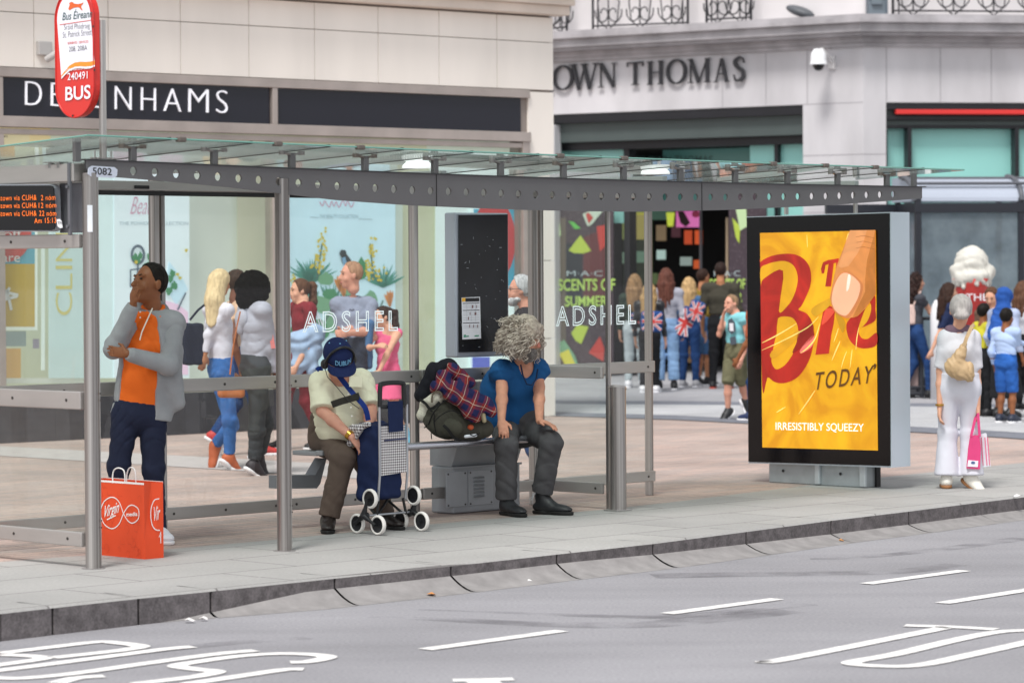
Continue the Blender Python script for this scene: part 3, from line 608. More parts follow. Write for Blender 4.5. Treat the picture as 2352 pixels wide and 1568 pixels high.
jn = M('stone_joint', '9b989c', .9)
for x in (1660, 1760, 1855): lbox(mb, lt_(x, 170)[0], lt_(x, 170)[0]+.012, 4.13, 4.93, .0005, .002)
for x in (2035, 2159, 2276): rbox(mb, rt_(x, 170)[0], rt_(x, 170)[0]+.012, 4.13, 4.93, .0005, .002)
for z in (3.35, 2.5, 1.7): lbox(mb, 0, tr, z, z+.012, .0005, .002); rbox(mb, 0, rl, z, z+.012, .0005, .002)
lbox(mb, .0, tr, 4.115, 4.125, .0005, .002); mb.build('stone_joints', jn, bd)
dkm = M('shopfront_black', '1d1d22', .4, spec=.4, var=(2, .2)); tealm = M('teal_glass', '92cfc8', .25, spec=.5, var=(.5, .07, 2)); teald = M('deep_teal_glass', '5f9690', .25, spec=.5, var=(.5, .12, 2))
mb = MB(); lbox(mb, tr, 8.7, 3.98, 4.115, -.5, -.02); lbox(mb, tr, 8.7, 3.55, 3.68, -.5, -.25); rbox(mb, rl, 14, 4.02, 4.115, -.4, -.02); rbox(mb, rl, 14, 3.74, 3.79, -.4, -.1, .01)
rbox(mb, rl, 14, 3.86, 3.93, -.4, -.05, .01)
for x0, x1 in ((1755, 1763), (1408, 1421)): a, b_ = lt_(x0, 340)[0], lt_(x1, 340)[0]; lbox(mb, a, b_, 0, 3.6, -.5, -.3)
for x0, x1 in ((2034, 2042), (2089, 2098), (2336, 2345)): a, b_ = rt_(x0, 340)[0], rt_(x1, 340)[0]; rbox(mb, a, b_, 0, 3.76, -.4, -.08)
mb.build('shopfront_frame', dkm, bd)
mb = MB(); lbox(mb, tr, 8.7, 3.68, 3.98, -.45, -.12); rbox(mb, rl, 14, 3.79, 4.02, -.4, -.12); mb.build('shutter_box', M('dark_grey_green', '46504f', .5, var=(1.5, .12)), bd)
mb = MB(); q = rt_(2058, 256); rbox(mb, q[0], 14, 3.945, 4.015, -.1, .02, .01); mb.build('awning_roll', M('awning_red', 'd5322f', .6), bd)
mb = MB(); lbox(mb, tr, lt_(1755, 340)[0], 2.4, 3.56, -.42, -.4); lbox(mb, lt_(1763-8, 340)[0], lt_(1690, 340)[0], 2.4, 3.56, -.44, -.42)
rbox(mb, rl, 14, 2.3, 3.76, -.3, -.28); lbox(mb, lt_(1405, 340)[0], 8.7, 2.4, 3.56, -.42, -.4)
mb.build('transom_glass', tealm, bd)
mb = MB(); lbox(mb, lt_(1692, 340)[0], lt_(1421, 340)[0], 2.7, 3.56, -1.3, -1.28); mb.build('inner_transom', teald, bd)
hi = hb(-1.27); mb = MB(); quadtext(mb, 'BROWN THOMAS', hi, 1462, 358, 1637, 377, offset=.004); mb.build('inner_lettering', M('teal_ink', '3d5f5c', .5), bd)
mb = MB(); rbox(mb, rl, 14, 0, 2.35, -.4, -.35); mb.build('side_shop_window', M('dim_window', '7d8b92', .2, spec=.6, var=(.8, .2, 3)), bd)
# shop interior seen through the doorway: dark room with lit shelves
mb = MB(); t0, t1 = lt_(1700, 600)[0], 8.7
lbox(mb, tr-.2, t1+1, 0, 3.6, -5.0, -4.9); lbox(mb, tr-.2, tr-.1, 0, 3.6, -4.9, -.5); lbox(mb, t1+.9, t1+1, 0, 3.6, -4.9, -.5); lbox(mb, tr-.2, t1+1, 3.6, 3.7, -4.9, -1.32); mb.build('shop_interior', M('interior_black', '17171a', .7, var=(.6, .3)), bd)
def bpart(nm, hit, px, col, emit=0, thick=.02, parent=None, rough=.6):
    return MB().prism([hit(x, y) for x, y in px], NL*-thick).build(nm, M(('glow_' if emit else 'shop_')+col, col, rough, emit=emit, var=(3, .1)), parent or bd)
h2 = hb(-2.2)
for i, (x, y, w_, h_, c) in enumerate([(1440, 525, 22, 50, '7f8a4e'), (1468, 522, 26, 56, '9d9252'), (1440, 592, 22, 26, '6d8574'), (1518, 585, 20, 22, 'a9c4bd'), (1518, 535, 22, 36, '7c6a52'), (1552, 528, 20, 34, '4d2f36'), (1580, 545, 17, 32, 'c2502f'), (1604, 545, 17, 32, 'd1592f'), (1470, 590, 20, 26, '5d7a68'), (1575, 600, 26, 20, '8b9a94'), (1600, 607, 14, 20, 'c0562c'), (1500, 640, 20, 26, '4e5d3c'), (1520, 700, 18, 20, '5f4a42')]):
    bpart('shelf_display', h2, rect(x-w_/2, y-h_/2, x+w_/2, y+h_/2), c, .35)
bpart('interior_panel', hb(-2.6), rect(1432, 480, 1500, 880), '3b4c36'); bpart('interior_panel', hb(-2.5), rect(1424, 452, 1545, 505), '5b7d70', .15)
bpart('interior_panel', hb(-1.5), rect(1422, 878, 1716, 905), '33343a')
for x0, x1, c in ((1428, 1480, 'c9c34f'), (1538, 1546, 'd3e24f')): bpart('hanging_banner', hb(-1.2), rect(x0, 487, x1, 494) if x0 < 1500 else [(1530, 488), (1549, 488), (1545, 520), (1533, 520)], c, .2)
pk = bpart('hanging_poster', hb(-1.6), rect(1553, 484, 1611, 522), 'd873b4', .3)
mb = MB(); mb.poly([hb(-1.59)(x, y) for x, y in ((1556, 485), (1570, 485), (1585, 512), (1575, 521), (1563, 512))]); mb.build('poster_print', M('shop_3c2a2c', '3c2a2c', .6), pk)
mb = MB(); mb.poly([hb(-1.585)(1598+9*math.cos(a), 492+8*math.sin(a)) for a in [i*.52 for i in range(12)]]); mb.build('poster_print', M('shop_c0446c', 'c0446c', .6), pk)
bpart('door_frame', hb(-1.0), rect(1606, 480, 1612, 890), '3b3a3e'); bpart('door_frame', hb(-1.0), rect(1667, 500, 1672, 700), 'a08c74'); bpart('door_frame', hb(-1.2), rect(1406, 450, 1428, 900), '26262c')
# window posters with fruit and lettering, left of the door and right of it
speck = M('speckled_print', '453741', .5); t = speck.node_tree; b_ = t.nodes['Principled BSDF']; v = node(speck, 'ShaderNodeTexVoronoi', Scale=26.0); tc = node(speck, 'ShaderNodeTexCoord')
t.links.new(tc.outputs['Object'], v.inputs['Vector']); cr = node(speck, 'ShaderNodeValToRGB'); cr.color_ramp.elements[0].position = .05; cr.color_ramp.elements[0].color = (*lin('9c8f96'), 1); cr.color_ramp.elements[1].position = .22; cr.color_ramp.elements[1].color = (*lin('3d3139'), 1)
t.links.new(v.outputs['Distance'], cr.inputs[0]); t.links.new(cr.outputs[0], b_.inputs['Base Color'])
hp = hb(-.1)
def bpp(nm, px, mat, n, parent): return MB().poly([hb(-.1+n)(x, y) for x, y in px]).build(nm, mat, parent)
for k, (x0, x1) in enumerate(((1272, 1408), (1674, 1760))):
    po = MB().prism([hp(x, y) for x, y in rect(x0, 440, x1, 842)], NL*-.03).build('window_poster', speck, bd)
    ox = 0 if k == 0 else 405
    if k == 0:
        bpp('poster_print', rect(1275, 500, 1300, 838), M('shop_5f564c', '5f564c', .6), .004, po); bpp('poster_print', rect(1300, 560, 1336, 700), M('shop_20242e', '20242e', .5), .006, po)
        bpp('poster_print', [(1340, 545), (1400, 520), (1400, 700), (1340, 690)], M('shop_5b2a2e', '5b2a2e', .6), .005, po)
    lime = M('shop_a9bd45', 'a9bd45', .55); rd_ = M('shop_b43a33', 'b43a33', .55)
    shapes = [([(1333, 540), (1306, 575), (1318, 581), (1340, 582), (1358, 576)], lime), ([(1326, 745), (1312, 765), (1322, 782), (1335, 790), (1352, 750)], lime), ([(1370, 520), (1400, 515), (1395, 560), (1378, 578)], rd_), ([(1352, 810), (1378, 772), (1388, 800), (1386, 830)], rd_),
              ([(1338, 492), (1352, 485), (1385, 484), (1360, 515), (1350, 520)], M('shop_b9c9b8', 'b9c9b8', .55)), ([(1306, 508), (1318, 510), (1334, 525), (1320, 526)], M('shop_58b04c', '58b04c', .55)), ([(1276, 505), (1286, 515), (1288, 540), (1276, 558)], M('shop_b7d0a0', 'b7d0a0', .55)),
              ([(1278, 790), (1296, 780), (1320, 815), (1330, 842), (1300, 842)], M('shop_6f9a7a', '6f9a7a', .5)), ([(1345, 492), (1352, 488), (1362, 500), (1352, 514)], rd_), ([(1284, 812), (1306, 802), (1322, 838), (1300, 842)], M('shop_c9c24a', 'c9c24a', .5))]
    if k == 1: shapes = [([(1690, 545), (1682, 500), (1700, 520), (1698, 560)], lime), ([(1690, 480), (1700, 470), (1714, 480), (1716, 520), (1700, 530)], M('shop_b7d0a0', 'b7d0a0', .55))]
    for j, (px, m_) in enumerate(shapes): bpp('poster_print', px, m_, .008+.0015*j, po)
    mb = MB(); hq = hb(-.1+.03)
    if k == 0: quadtext(mb, 'SCENTS OF', hq, 1282, 641, 1413, 668, y1b=667, offset=.015); quadtext(mb, 'SUMMER', hq, 1298, 680, 1395, 704, y1b=703, offset=.015)
    else: quadtext(mb, 'SCENTS OF', hq, 1630, 640, 1712, 664, offset=.015); quadtext(mb, 'SUMMER', hq, 1640, 672, 1705, 694, offset=.015)
    mb.build('poster_lettering', M('shop_lime_ink', 'a8c860', .5, emit=.05), po)
    mb = MB()
    if k == 0: quadtext(mb, 'M·A·C', hq, 1302, 622, 1384, 634, offset=-.01)
    else: quadtext(mb, 'M·A·C', hq, 1640, 622, 1700, 634, offset=-.01)
    mb.build('poster_lettering', M('shop_pale_ink', 'b4c6c8', .5), po)
mb = MB(); mb.box(hb(-.05)(1262, 680), .35, .2, 5.4, BL, NL, ZX, .01); mb.build('pilaster', bstone, bd)
# facade lettering with thick and thin strokes and serifs, one letter at a time
lm = M('letter_charcoal', '2a2a2f', .45)
def glyph(ch):                                   # strokes in a unit box: (points, width), serifs = small bars
    T, N = .15, .05; c = []
    def st(pts, w_): c.append((pts, w_))
    def sf(x, y, l=.30): c.append(([(x-l/2, y), (x+l/2, y)], .045))
    if ch == 'O':
        for a0 in range(24):
            a, b = a0/24*6.2832, (a0+1.3)/24*6.2832; st([(.5+.42*math.cos(a), .5+.475*math.sin(a)), (.5+.42*math.cos(b), .5+.475*math.sin(b))], N+(T-N)*abs(math.cos((a+b)/2)))
    if ch == 'B': st([(.2, 0), (.2, 1)], T); sf(.2, .02); sf(.2, .98); st(catmull([(.2, .98), (.6, .96), (.75, .76), (.6, .55), (.2, .53)], 5), [.05]+[.1]*18+[.12]*2); st(catmull([(.2, .53), (.7, .5), (.85, .27), (.7, .03), (.2, .02)], 5), .12)
    if ch == 'R': st([(.2, 0), (.2, 1)], T); sf(.2, .02); sf(.2, .98); st(catmull([(.2, .98), (.65, .95), (.78, .74), (.6, .53), (.2, .5)], 5), .11); st([(.5, .5), (.9, .02)], T); sf(.9, .02, .2)
    if ch == 'W': st([(.1, 1), (.32, 0)], T); st([(.32, 0), (.52, .95)], N); st([(.48, 1), (.7, 0)], T); st([(.7, 0), (.92, 1)], N); sf(.1, .98, .26); sf(.5, .98, .26); sf(.92, .98, .22)
    if ch == 'N': st([(.15, 0), (.15, 1)], N); st([(.15, 1), (.85, 0)], T); st([(.85, 0), (.85, 1)], N); sf(.15, .02, .26); sf(.12, .98, .26); sf(.85, .98, .26)
    if ch == 'T': st([(.5, 0), (.5, 1)], T); st([(.06, .97), (.94, .97)], .06); st([(.08, .8), (.08, 1)], .045); st([(.92, .8), (.92, 1)], .045); sf(.5, .02, .4)
    if ch == 'H': st([(.2, 0), (.2, 1)], T); st([(.8, 0), (.8, 1)], T); st([(.2, .52), (.8, .52)], N); [sf(x, y) for x in (.2, .8) for y in (.02, .98)]
    if ch == 'M': st([(.14, 0), (.14, 1)], N); st([(.14, 1), (.5, 0)], T); st([(.5, 0), (.86, 1)], N); st([(.86, 0), (.86, 1)], T); sf(.14, .02, .22); sf(.1, .98, .2); sf(.86, .02, .28); sf(.88, .98, .22)
    if ch == 'A': st([(.15, 0), (.5, 1)], N); st([(.5, 1), (.85, 0)], T); st([(.28, .35), (.72, .35)], N); sf(.13, .02, .26); sf(.86, .02, .3)
    if ch == 'S': st(catmull([(.8, .74), (.72, .93), (.45, .97), (.22, .78), (.45, .55), (.72, .4), (.76, .17), (.5, .03), (.25, .08), (.16, .28)], 5), [.05]*8+[.1]*5+[.16]*22+[.1]*6+[.05]*5)
    return c
HN = hb(.035)
for ch, x0, x1, yt, yb in (('R', 1232, 1272, 155, 212), ('O', 1270, 1319, 152, 209), ('W', 1311, 1375, 149, 208), ('N', 1375, 1418, 147, 202), ('T', 1439, 1481, 144, 197), ('H', 1486, 1527, 142, 196), ('O', 1531, 1579, 138, 195), ('M', 1580, 1633, 137, 192), ('A', 1640, 1676, 136, 190), ('S', 1681, 1717, 132, 188)):
    mb = MB(); p0 = HN(x0, yb); X = HN(x1, yb-(x1-x0)*.055)-p0; Y = HN(x0, yt)-p0; h_ = Y.length
    for pts, w_ in glyph(ch):
        if isinstance(w_, list): w_ = (w_+[w_[-1]]*60)[:len(pts)]
        mb.strip([p0+X*a+Y*b for a, b in pts], [q*h_ for q in w_] if isinstance(w_, list) else w_*h_, NL, .03)
    mb.build('letter', lm, bd)
# upstairs windows and balconies
whitef = M('white_window_frame', 'e8e6e6', .5); pane = M('dark_pane', '23232b', .15, spec=.6)
def win(hit, box, X0, X1, yb, sill_y, bars, A, N):
    a = hit(X0, yb); c = hit(X1, yb); w_ = (c-a).length; d = (c-a).normalized()
    wd = MB(); wd.box((a+c)/2+ZX*1.0+N*.02, w_, .1, 2.0, d, N, ZX); pn = wd.build('window', pane, bd)
    fb = MB(); fb.box((a+c)/2+ZX*-.03+N*.06, w_+.16, .14, .07, d, N, ZX); fb.box((a+c)/2-ZX*.12+N*.08, w_+.3, .2, .1, d, N, ZX)
    for x in bars: q = hit(x, yb); q = a+d*((q-a).dot(d)); fb.box(q+ZX*1.0+N*.08, .05, .05, 2.0, d, N, ZX)
    for q in (a, c): fb.box(q+ZX*1.0+N*.06, .07, .12, 2.0, d, N, ZX)
    fb.build('window_frame', whitef, pn)
win(hb(-.35), lbox, 1402, 1560, 56, 70, (1448, 1497), BL, NL); win(hb(-.35), lbox, 1671, 1722, 44, 60, (), BL, NL); win(hr(-.35), rbox, 2092, 2302, 30, 44, (2144, 2197, 2250), BR, NR)
iron = M('wrought_iron', '1f1f24', .5)
def balc(hit, N, x0, x1, y0, slope, seed, closed=True):
    mb = MB(); a, c = hit(x0, y0), hit(x1, y0+slope); d = (c-a).normalized(); L = (c-a).length
    a = a-ZX*(a.z-5.39); c = a+d*L
    for q, r in ((a, .022), (a+d*.09, .012), (c, .022), (c-d*.09, .012)): mb.tube([q, q+ZX*1.1], r, 6)
    for z in (.06, 1.08): mb.tube([a+ZX*z, c+ZX*z], .014, 6)
    n = max(2, round(L/.55)); st = L/n
    for i in range(n):
        o = a+d*(i*st+st/2)
        for sg_ in (-1, 1):
            sp = [o+d*(sg_*(.04+.012*k)*math.cos(k*.6)*.9+sg_*.10)+ZX*(.25+(.04+.012*k)*math.sin(k*.6)) for k in range(12)]; mb.tube(sp, .011, 5, caps=False)
            mb.tube([o, o+d*sg_*.16+ZX*.12, o+d*sg_*.2+ZX*.42, o+d*sg_*.05+ZX*.7, o+ZX*1.05], .011, 5)
        mb.tube([o+ZX*.06, o+ZX*1.08], .012, 5)
    return mb.build('balcony_railing', iron, bd)
balc(hb(.25), NL, 1362, 1580, 75, -8, 1); balc(hb(.25), NL, 1623, 1725, 60, -5, 2); balc(hr(.25), NR, 2051, 2420, 45, 2, 3); balc(hb(.25), NL, 1240, 1302, 82, -5, 4)
# fittings on the ledge and wall
sp_ = thing('street_nameplate', 'blue and white street name plate high on the stone corner building', 'street sign', hb(-.3)(1830, 0)); hs_ = hb(-.32)
mb = MB(); a = hs_(1778, 16); X = hs_(1868, 10)-a; mb.prism([a, a+X, a+X+ZX*.34, a+ZX*.34], NL*.02); mb.build('plate', M('plate_blue', '33456a', .4), sp_)
mb = MB(); text(mb, 'MAYLOR STREET', a+X*.05+ZX*.03+NL*.024, X*.9, ZX*.1, offset=.01); text(mb, 'SRÁID MHAOILIR', a+X*.05+ZX*.19+NL*.024, X*.9, ZX*.1); mb.build('lettering', M('plate_white', 'eceef2', .4), sp_)
mb = MB(); a2 = hs_(1870, 10); X2 = hs_(1898, 9)-a2; mb.prism([a2, a2+X2, a2+X2+ZX*.34, a2+ZX*.34], NL*.02); mb.build('side_plate', M('plate_white', 'eceef2', .4), sp_)
fl = thing('floodlight', 'dark oval floodlight lying tilted on the ledge below the street name plate', 'floodlight', hb(.1)(1842, 45)); mb = MB()
sd = SDF(.02).ell(hb(.15)(1838, 27), (.24, .16, .075), [(BL*-1+ZX*-.35).normalized(), NL, (ZX+BL*-.35).normalized()]); sd.mesh(mb, .02); mb.build('housing', M('flood_grey', '53575c', .5), fl)
mb = MB(); mb.tube([hb(.1)(1842, 46), hb(.12)(1842, 34)], .03, 8); mb.tube([hb(.0)(1825, 47), hb(.2)(1860, 46)], .025, 8); mb.build('bracket', iron, fl)
fl2 = thing('floodlight', 'square grey floodlight box upright on the ledge at the building corner', 'floodlight', hr(.2)(2014, 48)); mb = MB()
mb.box(hr(.25)(2014, 20), .30, .16, .36, BR, NR, ZX, .02); mb.build('housing', M('flood_bluegrey', '5f6a74', .45), fl2); mb = MB(); mb.box(hr(.37)(2014, 2), .16, .05, .12, BR, NR, ZX, .01); mb.box(hr(.34)(2014, 22), .24, .02, .24, BR, NR, ZX, .005); mb.build('lamp_face', M('flood_face', '6f7a83', .3), fl2)
cc = thing('security_camera', 'white dome security camera with black lens bubble on the stone wall', 'security camera', hb(.4)(1880, 160)); p = hb(.42)(1880, 138); s_ = PF/p.y
mb = MB(); mb.lathe([(0, .16), (.07, .16), (.085, .13), (.11, .1), (.12, .0), (.125, -.05), (.13, -.055), (.13, -.07), (.0, -.07)], p, 20); mb.build('housing', M('camera_white', 'eceef0', .35), cc)
mb = MB(); mb.lathe([(.085, -.07), (.083, -.1), (.06, -.14), (.03, -.158), (0, -.16)], p, 18); mb.build('lens_bubble', M('black_gloss', '0e0e12', .1), cc)
mb = MB(); mb.tube([p+ZX*.1, p+ZX*.16-NL*.1, p-NL*.40-ZX*.02], .03, 8); mb.box(p-NL*.4-ZX*.02, .12, .04, .2, BL, NL, ZX, .01); mb.build('arm', M('camera_arm', 'd6d4d4', .5), cc)
mb = MB(); mb.tube([hb(.03)(1908, 112), hb(.03)(1909, 90)], .015, 6); mb.build('cable', iron, cc)
# ================================================================== GLAZED KIOSK at the right
KO = P(2109, 905, 41.0); KO.z = 0; KX = Vector((.985, .17, 0)).normalized(); KY = Vector((-.17, .985, 0))
def hk(n=0.0): return lambda x, y: HIT(x, y, KO+KY*n, KY)
kk = thing('glazed_kiosk', 'dark framed glass kiosk with pale grey barrel roof behind the crowd', 'kiosk', KO)
kd = M('kiosk_black', '1f222b', .4); kz = lambda x, y: hk()(x, y).z
kw = (hk()(2352, 700)-KO).dot(KX)+.5
mb = MB()
for x in (0, (hk()(2345, 700)-KO).dot(KX)): mb.box(KO+KX*x+ZX*1.3, .08, .08, 2.6, KX, KY, ZX, .008); mb.box(KO+KX*x+KY*.9+ZX*1.3, .07, .07, 2.6, KX, KY, ZX, .008)
z0, z1 = kz(2200, 488), kz(2200, 466); mb.box(KO+KX*kw/2+ZX*(z0+z1)/2, kw+.1, .1, z1-z0, KX, KY, ZX, .005); mb.box(KO+KY*.45+ZX*(z0+z1)/2, .08, .9, z1-z0, KX, KY, ZX)
mb.box(KO-KX*.5+KY*.9+ZX*(z0+z1)/2, 1.0, .1, z1-z0, KX, KY, ZX)
mb.box(KO+KX*kw/2+ZX*.12, kw, .07, .24, KX, KY, ZX); mb.box(KO+KY*.45+ZX*.12, .07, .9, .24, KX, KY, ZX); mb.build('frame', kd, kk)
zr0, zr1 = kz(2200, 462), kz(2200, 405); mb = MB(); pr = []; R0 = (zr1-zr0)
arc = [(-.02+.62*(1-math.cos(a)), zr0+R0*math.sin(a)) for a in [i/10*math.pi/2 for i in range(11)]]; arc += [(1.0-.0, zr1), (1.0, zr0)]
mb.prism([KO-KX*.05+KY*y+ZX*z for y, z in arc], KX*(kw+.1)); mb.build('barrel_roof', M('roof_bluegrey', 'aeb6c4', .4, metal=.2, var=(1, .05)), kk)
mb = MB()
for x in (-.06, (hk()(2345, 450)-KO).dot(KX)): mb.tube([KO+KX*x+KY*(y-.02)+ZX*(z+.01) for y, z in arc[:11]], .035, 8)
mb.tube([KO+KY*.38+ZX*(zr1-.02)-KX*.1, KO+KX*kw+KY*.38+ZX*(zr1-.02)], .025, 8); mb.tube([KO+KY*.10+ZX*(zr0+R0*.72)-KY*.04, KO+KX*kw+KY*.06+ZX*(zr0+R0*.72)], .02, 8); mb.build('roof_rib', M('rib_grey', '55585f', .45), kk)
mb = MB(); mb.poly([KO+KX*.04+ZX*.24, KO+KX*kw+ZX*.24, KO+KX*kw+ZX*z0, KO+KX*.04+ZX*z0]); mb.poly([KO+ZX*.24, KO+KY*.9+ZX*.24, KO+KY*.9+ZX*z0, KO+ZX*z0]); mb.build('glazing', glass('kiosk_glass', 'c9d4d9', 1, .05, .6, 'a4b3bb'), kk)  # heavy blue-grey film here is painted sky reflection, not dust
mb = MB(); mb.box(KO+KX*kw/2+KY*.93+ZX*1.25, kw, .04, 2.4, KX, KY, ZX); mb.build('back_panel', M('kiosk_back', 'a3b4bd', .4, var=(.7, .15, 2)), kk)
mb = MB()
for q in ([(2130, 560), (2260, 510), (2350, 480)], [(2240, 500), (2222, 600)], [(2235, 610), (2330, 570), (2400, 560)], [(2120, 620), (2190, 600)], [(2130, 645), (2180, 640)]): mb.strip([hk(.89)(x, y) for x, y in q], [.22, .16, .1][:len(q)], KY)
mb.build('back_panel_shapes', M('kiosk_back2', '8495a0', .4), kk)
# barrier in front of the kiosk
bo = P(2086, 905, 40.2); bo.z = 0; rl_ = thing('crowd_barrier', 'black tubular barrier standing in front of the glass kiosk', 'barrier', bo); mb = MB()
for x in (-.6, .18, .55): mb.tube([bo+KX*x, bo+KX*x+ZX*1.05], .028, 8); mb.box(bo+KX*x+ZX*.01, .05, .4, .02, KX, KY, ZX)
for z in (.06, .14, 1.03): mb.tube([bo-KX*.6+ZX*z, bo+KX*.9+ZX*z], .022, 8)
mb.build('frame', M('barrier_metal', '3a3c42', .45, metal=.3), rl_)
mb = MB(); mb.box(bo-KX*.2+KY*.06+ZX*.5, .7, .02, .7, KX, KY, ZX); mb.build('banner_panel', M('barrier_banner', 'a8928f', .7), rl_)
# giant ice cream cone
ic = P(2232, 900, 39.6); ic.z = 0; ice = thing('ice_cream_cone', 'giant plastic ice cream cone with white whipped top and red wrapper', 'display cone', ic)
s_ = PF/39.6; zc = lambda y: P(2232, y, 39.6).z
rn = random.Random(5); sd = SDF(.05)
sd.ell(ic+ZX*zc(606)+KX*.0, (.215, .225, .235)).ell(ic+ZX*zc(632)+KX*.01, (.245, .26, .10)).ell(ic+ZX*zc(625)+KX*.20-KY*.05, (.09, .12, .11)).ell(ic+ZX*zc(622)-KX*.19, (.1, .12, .09))
for i in range(16): a = i/16*6.283; sd.limb(ic+ZX*zc(634)+KX*.2*math.cos(a)+KY*.2*math.sin(a), ic+ZX*(zc(634)-rn.uniform(.06, .14))+KX*.22*math.cos(a)+KY*.22*math.sin(a), .055, .03)
sd.build('ice_cream', M('cream_white', 'cfcdc4', .6, bump=(14, .5, .02)), ice, .02, [(.007, 45, 1, (.3, .2, 1)), (.005, 70, 2, (1, .3, .4))])
mb = MB(); mb.lathe([(.0, 0), (.12, 0), (.21, zc(646)-.05), (.26, zc(640)), (.2, zc(640))], ic, 28); co = mb.build('wrapper', M('wrapper_red', 'c8403c', .5), ice)
mb = MB(); F_ = -KY
text(mb, 'THE', ic-KY*.262+KX*-.16+ZX*zc(690), KX*.29, ZX*(zc(674)-zc(690))); mb.build('lettering', M('plate_white', 'eceef2', .4), co)
mb = MB(); q = P(2150, 905, 39.9); q.z = 0; ws = thing('parasol_base', 'white rounded plastic bin beside the giant ice cream cone', 'bin', q)
mb.lathe([(0, 0), (.12, 0), (.12, 1.08), (.10, 1.2), (.06, 1.27), (0, 1.285)], q+KX*.05, 20); mb.build('body', M('bin_white', 'e6e6e8', .5), ws); ws.name = 'litter_bin'
# ================================================================== BUS SHELTER
sh = thing('bus_shelter', 'stainless steel and glass bus shelter with perforated dark roof beam', 'bus shelter', S(3.5, .6))
stn = M('brushed_stainless', 'a7a3a0', .34, metal=.85, var=(2.2, .10, 6), bump=(60, .06, .001), scale3=(1, 1, .06))
_t = stn.node_tree; _b = _t.nodes['Principled BSDF']; _tc = node(stn, 'ShaderNodeTexCoord'); _mp = node(stn, 'ShaderNodeMapping'); _mp.inputs['Scale'].default_value = (38, 38, .25); _n = node(stn, 'ShaderNodeTexNoise', Scale=1.0, Detail=3.0)  # vertical pale and dark streaks in the colour imitate reflections on the steel
_t.links.new(_tc.outputs['Object'], _mp.inputs[0]); _t.links.new(_mp.outputs[0], _n.inputs['Vector']); _r = node(stn, 'ShaderNodeValToRGB'); _r.color_ramp.elements[0].position = .35; _r.color_ramp.elements[0].color = (*lin('7d7876'), 1); _r.color_ramp.elements[1].position = .68; _r.color_ramp.elements[1].color = (*lin('c9c5c2'), 1)
_t.links.new(_n.outputs['Fac'], _r.inputs[0]); _t.links.new(_r.outputs[0], _b.inputs['Base Color'])
stnf = M('stainless_rail', 'b2aeab', .36, metal=.55, var=(1.6, .16, 5), scale3=(.5, .5, 3))
dkb = M('beam_charcoal', '6c696b', .55, metal=0.0, spec=.4, var=(.8, .06, 4)); rub = M('black_gasket', '1c1a1c', .6)
zt = lambda u: 2.372-.006*u-.022*math.sin(math.pi*min(max(u/8, 0), 1))
# front posts: round tube with a flat channel on its far side
for u in (0.0, 1.48):
    mb = MB(); b_ = S(u, 0); zz = 2.29 if u else 2.30
    mb.tube([b_+ZX*.003, b_+ZX*zz], .044, 22, smooth=True); fp_ = mb.build('front_post', stn, sh)
    mb = MB(); mb.box(b_+UX*.046+WX*.012+ZX*zz/2, .014, .05, zz-.02, UX, WX, ZX); mb.build('glazing_channel', stnf, fp_)
    mb = MB(); [mb.tube([b_+UX*.005-WX*.043+ZX*z+UX*.022, b_+UX*.005-WX*.047+ZX*z+UX*.024], .005, 8) for z in (.28, .24, .98, 1.02)]; mb.build('screw', M('screw_dark', '4a4745', .4, metal=.6), fp_)
    mb = MB(); mb.lathe([(0, .001), (.07, .001), (.066, .003), (0, .003)], b_, 24); mb.build('base_stain', M('drip_stain', '83807f', .9, var=(30, .2)), fp_)
# rear and end mullions
RW = 1.36; RPu = [.0, 1.6, 3.85, 5.02, 5.13, 6.36]
ru = lambda px: uw(HW(px, 800, RW))[0]
rps = [(ru(356), .045), (ru(371), .03), (ru(951), .042), (ru(1225), .05), (ru(1240), .03), (ru(1490), .032), (-.02, .05)]
for u, wd in rps:
    mb = MB(); mb.box(S(u, RW, 1.16), wd, .06, 2.32, UX, WX, ZX, .004); p_ = mb.build('rear_post', stn, sh)
mb = MB(); ue = ru(1240); we = uw(HU(1398, 1000, ue))[1]; mb.box(S(ue, we, 1.15), .03, .03, 2.3, UX, WX, ZX, .004); mb.build('end_post', stn, sh)
def rail(p, q, z0, z1, th=.032, screws=(), nm='rail'):
    d = (q-p); L = d.length; d.normalize(); n_ = ZX.cross(d); mb = MB(); c = (p+q)/2
    mb.box(c+ZX*(z0+z1)/2, L, th, z1-z0, d, n_, ZX, .006); o = mb.build(nm, stnf, sh)
    sc = MB()
    for f in screws:
        for sgn in (-1, 1): a = p+d*(L*f)+ZX*(z0+z1)/2+n_*(sgn*th/2); sc.tube([a, a+n_*sgn*.003], .009, 10)
    if screws: sc.build('screw', M('screw_dark', '4a4745', .4, metal=.6), o)
ur = [-.02, rps[0][0], 2.62, rps[2][0], rps[3][0]]; OF = -.05
for a, b_ in zip(ur, ur[1:]):
    rail(S(a+.02, RW+OF), S(b_-.004, RW+OF), .935, 1.022, screws=(.07, .5, .93)); rail(S(a+.02, RW+OF), S(b_-.004, RW+OF), .11, .19, screws=(.07, .5, .93)); 
rail(S(ue+.02, RW+OF), S(rps[5][0], RW+OF), .935, 1.022, screws=(.1, .93)); rail(S(ue+.02, RW+OF), S(rps[5][0], RW+OF), .11, .19, screws=(.1, .93))
rail(S(ue-.04, RW-.06), S(ue-.04, we+.02), .935, 1.022, screws=(.1, .9)); rail(S(ue-.04, RW-.06), S(ue-.04, we+.02), .11, .19, screws=(.1, .9))
for z0, z1 in ((.925, 1.03), (.125, .21), (1.865, 1.946)): rail(S(-.03, RW), S(-.03, .05), z0, z1, screws=(.12, .5, .9))
